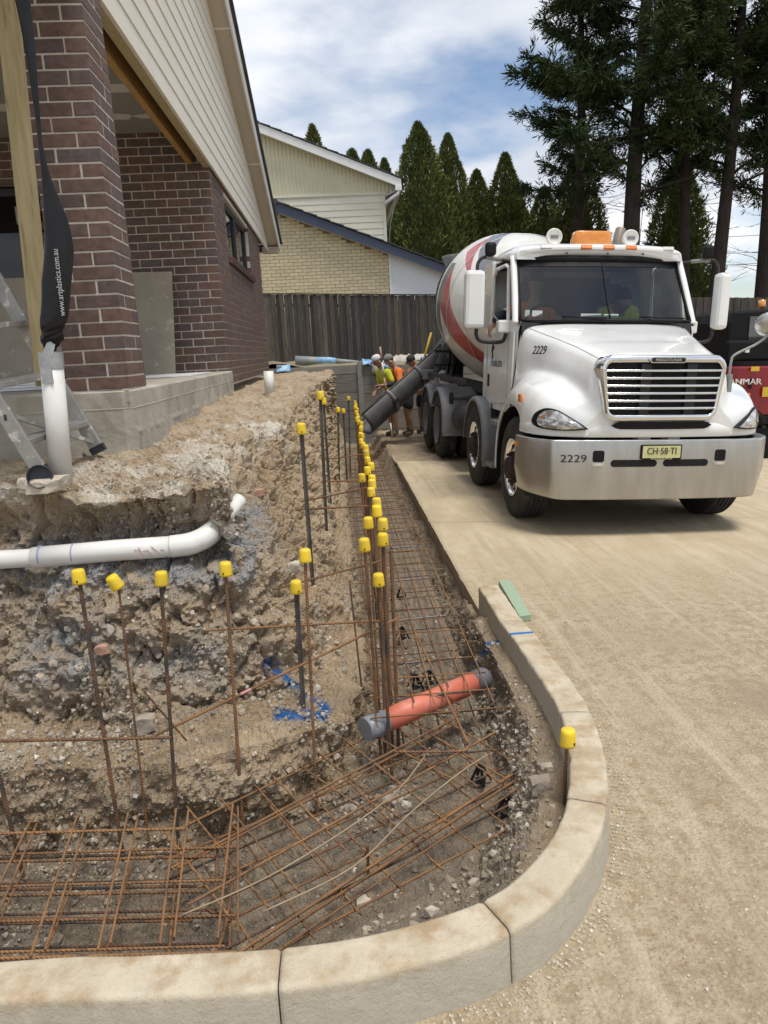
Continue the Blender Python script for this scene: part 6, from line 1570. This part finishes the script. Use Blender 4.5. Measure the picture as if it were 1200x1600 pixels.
    # head wear and hair
    hc = Vector(P(0,.044,1.695)); axis = Vector(P(0,.05,1.8))-Vector(P(0,.05,1.6)); M = Matrix.Translation(hc) @ axis.to_track_quat('Z','Y').to_matrix().to_4x4()
    fw = Vector((0,1,0))
    ax = axis.normalized(); fwd = (Vector((0,1,0))-ax*ax.y).normalized(); rt = fwd.cross(ax); M = Matrix((rt, fwd, ax)).transposed().to_4x4(); M.translation = hc
    prof = [(.098,-.015),(.102,.0),(.100,.03),(.085,.065),(.05,.09),(0,.098)]
    c = MB(); vs = []
    c.lathe([(r*scale,h*scale) for r,h in prof], 20, M @ Matrix.Diagonal((.86,1.04,1,1)), smooth=True)
    cp = c.build('cap', MAT[capc] if capc in MAT else capc, root, local=True)
    br = MB(); pts = [(.075*math.cos(a), .085+.085*max(0,math.sin(a))) for a in np.linspace(0,math.pi,13)]
    br.prism([(x*scale,y*scale) for x,y in pts], -.012*scale, -.004*scale, 'z', M @ Matrix.Rotation(rad(-10), 4, 'X')); br.build('brim', MAT[brim or capc], cp, local=True)
    hr = MB().lathe([(.083*scale,-.06*scale),(.094*scale,-.02*scale),(.094*scale,.0)], 18, M @ Matrix.Translation((0,-.018*scale,0)) @ Matrix.Diagonal((.86,.9,1,1))); hr.build('hair', MAT['hair'], root, local=True)
    for s in (-1,1): MB().tube([tuple(M @ Vector((s*.078*scale,.0,-.055*scale))), tuple(M @ Vector((s*.088*scale,-.006,-.05*scale)))], .026*scale, 8).build('ear', MAT['skin'], b, local=True)
    MB().tube([tuple(M @ Vector((0,.088*scale,-.045*scale))), tuple(M @ Vector((0,.108*scale,-.075*scale))), tuple(M @ Vector((0,.09*scale,-.085*scale)))], [.008,.014,.01], 8).build('nose', MAT['skin'], b, local=True)
    for s in (-1,1): MB().tube([tuple(M @ Vector((s*.03*scale,.086*scale,-.045*scale))), tuple(M @ Vector((s*.03*scale,.094*scale,-.045*scale)))], .009, 8).build('eye', MAT['hair'], b, local=True)
    MB().tube([tuple(M @ Vector((-.025*scale,.088*scale,-.108*scale))), tuple(M @ Vector((.025*scale,.088*scale,-.108*scale)))], .006, 6).build('mouth', mat('lip', (.3,.12,.09), (.28,.11,.08)), b, local=True)
    return root
mat('cap_white', (.62,.60,.62), (.66,.64,.66), rough=.7); mat('cap_maroon', (.22,.03,.05), (.18,.025,.04), rough=.7); mat('cap_grey', (.17,.17,.17), (.22,.22,.22), rough=.8); mat('cap_black', (.02,.02,.022), (.03,.03,.032), rough=.8)
person('worker in a yellow shirt and white and maroon cap holding a striped staff', (1.10,14.75,-.03), rad(115), .38, 'hivis_yellow', 'navy', 'cap_white', hand_l=(-.16,.36,1.10), hand_r=(.10,.34,.96), scale=.96, brim='cap_maroon', two_tone=True)
person('worker in an orange shirt and grey cap leaning on the chute', (1.42,14.62,-.03), rad(100), .46, 'hivis_orange', 'navy', 'cap_grey', hand_l=(-.22,.50,.98), hand_r=(.15,.5,1.05), scale=.97, two_tone=True)
person('worker in an orange shirt and black cap standing behind the chute nearest the truck', (1.78,14.95,-.04), rad(130), .42, 'hivis_orange', 'navy', 'cap_black', hand_l=(-.2,.40,.95), hand_r=(.2,.42,.98), scale=.95)
st = thing('levelling_staff', 'thin white and red levelling staff held by the worker in yellow', 'staff', (1.02,14.3,-.02))
for k in range(6):
    a = Vector((1.04,14.3,-.02)); b = Vector((.88,14.3,1.78)); bar = MB().tube([a+(b-a)*k/6, a+(b-a)*(k+1)/6], .017, 8); bar.build('section', MAT['white_trim'] if k % 2 == 0 else mat('staff_red', (.5,.3,.25), (.45,.28,.22), rough=.6), st)
# --- in the cab: they sit in the truck, each a thing of his own
def to_world(p):
    bpy.context.view_layer.update(); return truck.matrix_world @ Vector(p)
def cab_person(label, seat, shirt, arm_out, head_p, chest_p, capped=False):
    M = truck.matrix_world; bpy.context.view_layer.update()
    root = thing('person', label, 'person', truck.location, rot=tuple(truck.rotation_euler))
    x, y = seat; pel = (x,y+.05,1.60); ch = tuple(chest_p); nk = tuple((Vector(ch)+(Vector(head_p)-Vector(ch))*.5)); hd = tuple(head_p)
    sL, sR = tuple(Vector(ch)+Vector((-.19,0,.02))), tuple(Vector(ch)+Vector((.19,0,.02)))
    body = [[(pel,.13), (tuple((Vector(pel)+Vector(ch))/2),.13), (ch,.12), (nk,.05), (tuple(Vector(hd)+Vector((0,-.02,-.06))),.075), (hd,(.10,.105)), (tuple(Vector(hd)+Vector((0,0,.1))),.085)]]
    for s in (-1,1): body.append([(pel,.13), ((x+s*.12,y-.30,1.60),.08), ((x+s*.14,y-.42,1.25),.05)])
    if arm_out:
        e, w, h = (-1.01,1.12,2.09), (-1.10,1.19,1.965), (-1.115,1.20,1.925)
        body.append([(ch,.12), (sL,.06), (e,.045), (w,.030), (h,(.036,.024))])
        H = Vector(h); fd = Vector((-.12,.05,-1)).normalized()
        for k in range(4):
            q = H+Vector((0,(k-1.5)*.019,0))+fd*.025; L = (.052,.06,.056,.044)[k]
            body.append([(h,(.036,.024)), (tuple(q),.0095), (tuple(q+fd*L*.6+Vector((.006,0,0))),.009), (tuple(q+fd*L+Vector((.028,0,0))),.0075)])
        body.append([(w,.030), (tuple(Vector(w)+Vector((-.01,-.035,-.02))),.012), (tuple(Vector(w)+Vector((-.012,-.045,-.06))),.009)])
    else: body.append([(ch,.12), (sL,.06), ((x-.25,y-.22,1.85),.045), ((x-.08,y-.45,1.95),.03)])
    body.append([(ch,.12), (sR,.06), ((x+.26,y-.16,1.88),.045), ((x+.10,y-.42,1.98),.03)])
    skin_obj('body', body, MAT['skin'], root)
    t = [[(pel,.175), (tuple((Vector(pel)+Vector(ch))/2),.17), (ch,.16), (tuple(Vector(ch)+(Vector(nk)-Vector(ch))*.8),.075)]]
    if arm_out: t.append([(ch,.16), (sL,.09), (tuple(Vector(sL)+(Vector((-1.01,1.12,2.09))-Vector(sL))*.72),.075)])
    else: t.append([(ch,.16), (sL,.08), ((x-.25,y-.22,1.85),.06)])
    t.append([(ch,.16), (sR,.08), ((x+.26,y-.16,1.88),.06)])
    skin_obj('shirt', t, MAT[shirt], root)
    if arm_out:
        S, E_, W_ = Vector(sL), Vector((-1.01,1.12,2.09)), Vector((-1.10,1.19,1.965))
        skin_obj('cuff', [[(tuple(S+(E_-S)*.70),.073), (tuple(E_),.062), (tuple(E_+(W_-E_)*.72),.05)]], MAT['navy'], root)
        for a in (.62,):
            skin_obj('reflective_band', [[(tuple(S+(E_-S)*.60),.0775), (tuple(S+(E_-S)*.74),.0745)]], MAT['reflective'], root)
        skin_obj('reflective_band', [[(tuple(E_+(W_-E_)*.20),.0655), (tuple(E_+(W_-E_)*.38),.062)]], MAT['reflective'], root)
    MB().lathe([(.092,.02),(.094,.06),(.08,.12),(.045,.155),(0,.16)], 16, Matrix.Translation(hd)).build('hair', MAT['hair'], root, local=True)
    return root
cab_person('driver in an orange shirt resting his arm out of the cab window', (-.52,1.45), 'hivis_orange', True, (-.55,1.36,2.46), (-.55,1.42,2.14))
cab_person('passenger in a yellow shirt bending forward behind the windscreen', (.42,1.40), 'hivis_yellow', False, (.38,1.02,2.24), (.40,1.22,2.12))

# ================================================================== red excavator
mat('exc_red', (.24,.012,.022), (.20,.010,.018), rough=.35, nscale=3, coat=.3); mat('exc_black', (.006,.006,.007), (.009,.009,.010), rough=.5, spec=.2); mat('yellow_label', (.65,.45,.03), (.6,.42,.03), rough=.5)
def excavator():
    e = thing('excavator', 'dark red and black mini excavator parked behind the truck at the right edge', 'excavator', (7.42,11.9,-.46), rot=(0,.03,rad(-3)))
    B = lambda mb, n, m, p=None, **k: mb.build(n, m, p or e, local=True, **k)
    # upper body: rounded tail
    pts = []
    for (cx, cy, a0, r) in ((.95,.75,0,.25), (-.95,.75,90,.25), (-1.0,-.62,180,.35), (.95,-.62,270,.35)):
        for k in range(9): a = rad(a0+90*k/8); pts.append((cx+r*math.cos(a), cy+r*math.sin(a)))
    b = B(MB().prism(pts, .85, 1.62, 'z'), 'body', MAT['exc_red'], bevel=.03)
    B(MB().prism([(x*.99,y*.99) for x,y in pts], .70, .85, 'z'), 'skirt', MAT['exc_black'], bevel=.02)
    B(MB().prism([(x*.97,y*.97) for x,y in pts], 1.62, 1.70, 'z'), 'top_rim', MAT['exc_black'])
    g = B(MB().prism([(-.55,.95),(-.40,1.48),(.6,1.52),(.62,.90)], -1.0, -.965, 'y'), 'vent_panel', MAT['exc_black'])
    for k in range(8): B(MB().bar((-.50+.02*k,-1.01,.98+.065*k), (.6,-1.01,.98+.065*k), .03, .028), 'louvre', MAT['exc_red'], g)
    # curved black wheel-arch trim
    B(MB().tube(catmull([(-1.32,-.3,1.0),(-1.28,-.75,1.02),(-1.08,-.98,1.0),(-.80,-1.0,.86),(-.70,-1.0,.72)],5), .07, 8), 'trim', MAT['exc_black'])
    # cab
    c = B(MB().prism([(-1.25,1.68),(-1.27,2.30),(-1.20,2.48),(.1,2.52),(.25,1.68)], -.80, .62, 'y'), 'cab', MAT['exc_black'], bevel=.05)
    B(MB().box(-.95,-.35,-.815,-.80,1.85,2.38), 'cab_glass', MAT['window_glass'], c); B(MB().box(-.25,.08,-.815,-.80,1.85,2.38), 'cab_glass', MAT['window_glass'], c)
    B(MB().box(-.58,-.38,-.825,-.815,2.20,2.40), 'notice', mat('pale_notice', (.42,.5,.45), (.46,.54,.5)), c)
    B(MB().box(-1.3,-.2,-.9,-.78,1.70,2.02), 'engine_cover', MAT['exc_black'], bevel=.04)
    B(MB().lathe([(.05,0),(.055,.02),(.05,.11),(0,.12)], 14, Matrix.Translation((-.62,-.5,2.53))), 'beacon', MAT['amber_beacon'], c)
    B(MB().tube([(-.62,-.5,2.35),(-.62,-.5,2.53)], .012, 6), 'beacon_post', MAT['exc_black'], c)
    for x, z, w, h, m in ((-.90,1.58,.13,.07,'yellow_label'), (-.70,1.22,.10,.15,'yellow_label'), (-1.08,1.18,.10,.07,'white_trim'), (-.95,1.35,.035,.16,'exc_black'), (-1.0,1.86,.06,.06,'white_trim'), (-.62,1.84,.06,.05,'white_trim')):
        y = -1.005 if x > -1.0 else -.985
        B(MB().box(x-w/2,x+w/2,y-.012 if z < 1.65 else -.92,y if z < 1.65 else -.9,z-h/2,z+h/2), 'label', MAT[m])
    text('lettering', 'YANMAR', .125, MAT['white_trim'], b, frame_m((-1.07,-.985,1.38),(1,-.16,0),(0,0,1)), sx=1.1, thick=.02)
    # tracks
    for s in (-1,1):
        y0 = s*.72; prof = []
        for k in range(13): a = rad(90+180*k/12); prof.append((-.95+.32*math.cos(a), .34+.32*math.sin(a)))
        for k in range(13): a = rad(-90+180*k/12); prof.append((.95+.32*math.cos(a), .34+.32*math.sin(a)))
        tr = B(MB().prism(prof, y0-.2, y0+.2, 'y'), 'track', MAT['exc_black'], bevel=.03)
        for k in range(12): B(MB().box(-1.0+.17*k,-.93+.17*k,y0-.21,y0+.21,.64,.685), 'grouser', MAT['chassis'], tr)
        for k in range(4): B(MB().tube([(-.7+.46*k,y0-.215,.25),(-.7+.46*k,y0+.215,.25)], .13, 14), 'roller', MAT['chassis'], tr)
    B(MB().lathe([(.5,.55),(.5,.72)], 24), 'slew_ring', MAT['exc_black']); B(MB().box(-.6,.6,-.5,.5,.25,.56), 'car_body', MAT['exc_black'])
excavator()

# ================================================================== trees
mat('conifer_leaf', (.085,.110,.028), (.155,.172,.050), rough=.85, nscale=1.3, spec=.2, rnd=.35, islands=True, detail=3)
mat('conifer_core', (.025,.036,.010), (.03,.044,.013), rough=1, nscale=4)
mat('dark_leaf', (.022,.042,.014), (.050,.070,.022), rough=.85, nscale=1.0, spec=.2, rnd=.35, islands=True, detail=3)
mat('bark', (.030,.022,.017), (.05,.037,.029), rough=1, nscale=6, stretch=(3,3,.6), bump=.9, bscale=9, bdist=.05)
def leaf_cards(base, direc, size, w=.34):
    """many small pointed leaf sprays: two crossed kites each"""
    n = len(base); d = direc/np.linalg.norm(direc, axis=1, keepdims=True); r = rng.normal(size=(n,3)); s = np.cross(d, r); s /= np.linalg.norm(s, axis=1, keepdims=True)
    t = size[:,None]; V = np.empty((n,4,3)); V[:,0] = base; V[:,1] = base+d*t*.45+s*t*w*.5; V[:,2] = base+d*t; V[:,3] = base+d*t*.5-s*t*w*.5
    F = np.arange(n*4).reshape(n,4); return V.reshape(-1,3), F
def leaf_object(name, V, F, m, parent=None):
    me = bpy.data.meshes.new(name); me.vertices.add(len(V)); me.vertices.foreach_set('co', V.astype(np.float32).ravel()); nf = len(F)
    me.loops.add(nf*4); me.loops.foreach_set('vertex_index', F.ravel().astype(np.int32)); me.polygons.add(nf); me.polygons.foreach_set('loop_start', np.arange(nf, dtype=np.int32)*4)
    me.update(); me.validate(); me.materials.append(m); return me
def conifer_mesh(seed, h, rmax, n, lump):
    r = np.random.default_rng(seed); u = r.random(n)**.75; z = h*(.02+.97*(1-u)) if False else h*r.random(n)**.85
    a = r.random(n)*2*math.pi; t = z/h
    rad_ = rmax*np.clip(np.minimum(1.0, 3.2*t+.55), 0, 1)*np.clip(1.15*(1-t)**.74, 0, 1)+.01
    p0 = np.column_stack([np.cos(a)*2.2, np.sin(a)*2.2, z*1.1])
    rad_ *= 1+lump*fbm(p0+seed, 1.1, 2)+.2*fbm(p0+seed*3, 3.2, 2)
    k = .72+.32*r.random(n)**.6
    pos = np.column_stack([np.cos(a)*rad_*k, np.sin(a)*rad_*k, z]); d = np.column_stack([np.cos(a)*.55, np.sin(a)*.55, np.full(n,.85)])+r.normal(0,.35,(n,3))
    V, F = leaf_cards(pos, d, r.uniform(.12,.34,n)*(1.1-.6*t), .25); return V, F
CON = []
for i, (h, rm, n, lp) in enumerate(((9.0,1.95,30000,.26), (8.4,1.5,22000,.26), (7.2,1.9,22000,.3))):
    V, F = conifer_mesh(11+i, h, rm, n, lp); me = leaf_object('crown', V, F, MAT['conifer_leaf'])
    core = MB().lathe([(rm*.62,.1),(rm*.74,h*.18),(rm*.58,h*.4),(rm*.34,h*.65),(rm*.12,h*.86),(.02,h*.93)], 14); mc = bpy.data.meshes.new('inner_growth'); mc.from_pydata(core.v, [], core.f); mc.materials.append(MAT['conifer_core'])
    tk = MB().tube([(0,0,-.8),(0,0,h*.5),(.02,0,h*.95)], [.16,.1,.02], 8); mt = bpy.data.meshes.new('trunk'); mt.from_pydata(tk.v, [], tk.f); mt.materials.append(MAT['bark']); CON.append((me, mc, mt, h))
def conifers():
    L = [(-.35,30,10.17,1,1.0,'slim conifer peeping over the cream house roof ridge at the left'), (1.15,31,9.5,2,1.1,'left of the two shaggy conifer tips above the middle of the cream roof'), (1.75,30.4,9.3,2,1.0,'right of the two shaggy conifer tips above the middle of the cream roof'), (2.36,30,8.9,1,.9,'small pointed conifer just left of the tallest one'), (3.55,28.6,9.75,0,1.12,'tallest and broadest conifer right of the cream house'),
         (4.78,29.4,9.55,0,.86,'second tall conifer, close against the right of the broadest one'), (5.98,30,8.37,1,1.1,'narrow conifer rising left above the mixer drum'), (7.08,29.8,8.9,1,1.15,'steep pointed conifer straight above the mixer drum'), (7.75,30.5,7.3,2,1.05,'low conifer shoulder right behind the mixer drum'), (8.68,30,7.65,2,1.0,'small conifer left of the beacon and the big dark trees'), (9.7,29,8.7,0,.95,'conifer behind the near work light under the big dark trees'), (14.0,29.5,8.8,0,.95,'conifer seen between the trunks of the big dark trees'), (-1.6,32,9.0,0,1.0,'conifer mostly hidden behind the cream house roof')]
    for (x, y, top, k, w, lb) in L:
        me, mc, mt, h = CON[k]; zb = .7; s = (top-zb)/h; rz = random.random()*6
        t = thing('conifer_tree', lb, 'tree', (x,y,zb), 'conifers behind the fence', rot=(0,0,rz)); t.scale = (w,w,s)
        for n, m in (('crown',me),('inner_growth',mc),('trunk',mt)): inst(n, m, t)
conifers()
def big_tree(seed, h, r0, low, lean=(0,0), left=1., reach=3.0, dens=1.0):
    r = np.random.default_rng(seed); tr = MB(); pts = []; rs = []
    for k in range(13):
        t = k/12; pts.append((lean[0]*t+.12*math.sin(t*6+seed), lean[1]*t, h*t)); rs.append(r0*(1-.80*t)*(1.25 if k == 0 else 1))
    C = catmull([(*p,q) for p,q in zip(pts,rs)], 3); tr.tube([c[:3] for c in C], [c[3] for c in C], 12)
    B = []; D = []; S = []; nb = int(50*dens); limbs = MB()
    for i in range(nb):
        z = low+(h-low-.5)*(i/nb)**.9; a = r.random()*2*math.pi; L = reach*(1-.55*(z-low)/(h-low))*r.uniform(.6,1.15)
        if math.cos(a) < 0: L *= left
        base = np.array([np.interp(z, C[:,2], C[:,0]), np.interp(z, C[:,2], C[:,1]), z]); u = np.array([math.cos(a), math.sin(a), r.uniform(.15,.75)]); P = []
        for q in np.linspace(0,1,7): P.append(base+u*L*q+np.array([0,0,-.35*q*q*L*.35+.18*max(0,q-.6)*L])+r.normal(0,.03,3)*q)
        P = np.array(P); limbs.tube(P, list(np.linspace(.055*(1-.5*z/h)+.01, .010, 7)), 5)
        bare = z < low+1.0 and r.random() < .5
        for j in range(int(25*L)):
            q = r.uniform(.08,1); pp = np.array([np.interp(q, np.linspace(0,1,7), P[:,c]) for c in range(3)])
            tw = np.array([r.normal()*.6+u[0]*.6, r.normal()*.6+u[1]*.6, r.uniform(-.35,.55)]); tl = r.uniform(.25,.75)*(1.1-.5*q)*1.2; e = pp+tw/np.linalg.norm(tw)*tl
            if j % 3 == 0: limbs.tube([pp, e], [.008,.003], 3, caps=False)
            if bare and q < .75: continue
            m = int(27*dens if not bare else 7); s = r.random(m)**.8; B.append(pp+(e-pp)*s[:,None]+r.normal(0,.055,(m,3))); dd = (e-pp)[None]/tl+r.normal(0,.5,(m,3)); dd[:,2] -= .05; D.append(dd); S.append(r.uniform(.12,.32,m))
    V, F = leaf_cards(np.concatenate(B), np.concatenate(D), np.concatenate(S), .17)
    me = leaf_object('crown', V, F, MAT['dark_leaf'])
    def mk(nm, mb):
        m_ = bpy.data.meshes.new(nm); m_.from_pydata([tuple(v) for v in mb.v], [], mb.f); m_.polygons.foreach_set('use_smooth', mb.smooth); m_.materials.append(MAT['bark']); return m_
    # dead twigs on the lower trunk
    for i in range(26):
        z = r.uniform(2.6, low+2.5); a = r.random()*2*math.pi; L = r.uniform(.5,2.0); x0 = np.interp(z, C[:,2], C[:,0]); P = [np.array([x0,0,z])]
        for q in range(4): P.append(P[-1]+np.array([math.cos(a),math.sin(a),r.uniform(-.1,.45)])*L/4+r.normal(0,.05,3))
        limbs.tube(P, [.016,.012,.009,.006,.003], 4)
        for q in range(3): limbs.tube([P[2+q//2], P[2+q//2]+np.array([math.cos(a+r.normal()*.8),math.sin(a+r.normal()*.8),r.uniform(-.3,.5)])*L*.35], [.006,.002], 3, caps=False)
    return me, mk('trunk', tr), mk('limbs', limbs)
def big_trees():
    A = big_tree(3, 17, .33, 5.2, (.2,0), 1.25, 3.1); Bm = big_tree(8, 17, .26, 5.6, (-.3,.3), 1.0, 2.4, .8)
    for (x, y, m, s, rz, lb) in ((9.9,24,A,(1,1,1),0,'big dark cypress with the thick trunk rising behind the cab roof'), (8.75,26.2,Bm,(.9,.9,.93),2.2,'dark cypress with a left hanging crown, behind the thick trunked one'), (11.95,24.5,Bm,(.75,.75,1),.6,'slender dark trunked cypress second from the left'), (12.75,24,Bm,(1,1,1),3.4,'dark cypress third from the left beside the far mirror'), (14.35,24,A,(.9,.9,1),2.5,'big dark cypress at the right edge of the picture'), (16.6,24.5,Bm,(1,1,1),1.2,'dark cypress crown cut by the right edge')):
        t = thing('cypress_tree', lb, 'tree', (x,y,.6), 'big dark cypresses', rot=(0,0,rz)); t.scale = s
        inst('crown', m[0], t); inst('trunk', m[1], t); inst('limbs', m[2], t)
big_trees()
# overhead wires far off
w = thing('power_line', 'thin distant power lines seen low between the tree trunks', 'power line', (20,60,8))
for z in (7.4,8.3,9.6): MB().tube([(-10,60,z+.5),(25,60,z-.3),(60,60,z)], .02, 5).build('wire', MAT['chassis'], w)
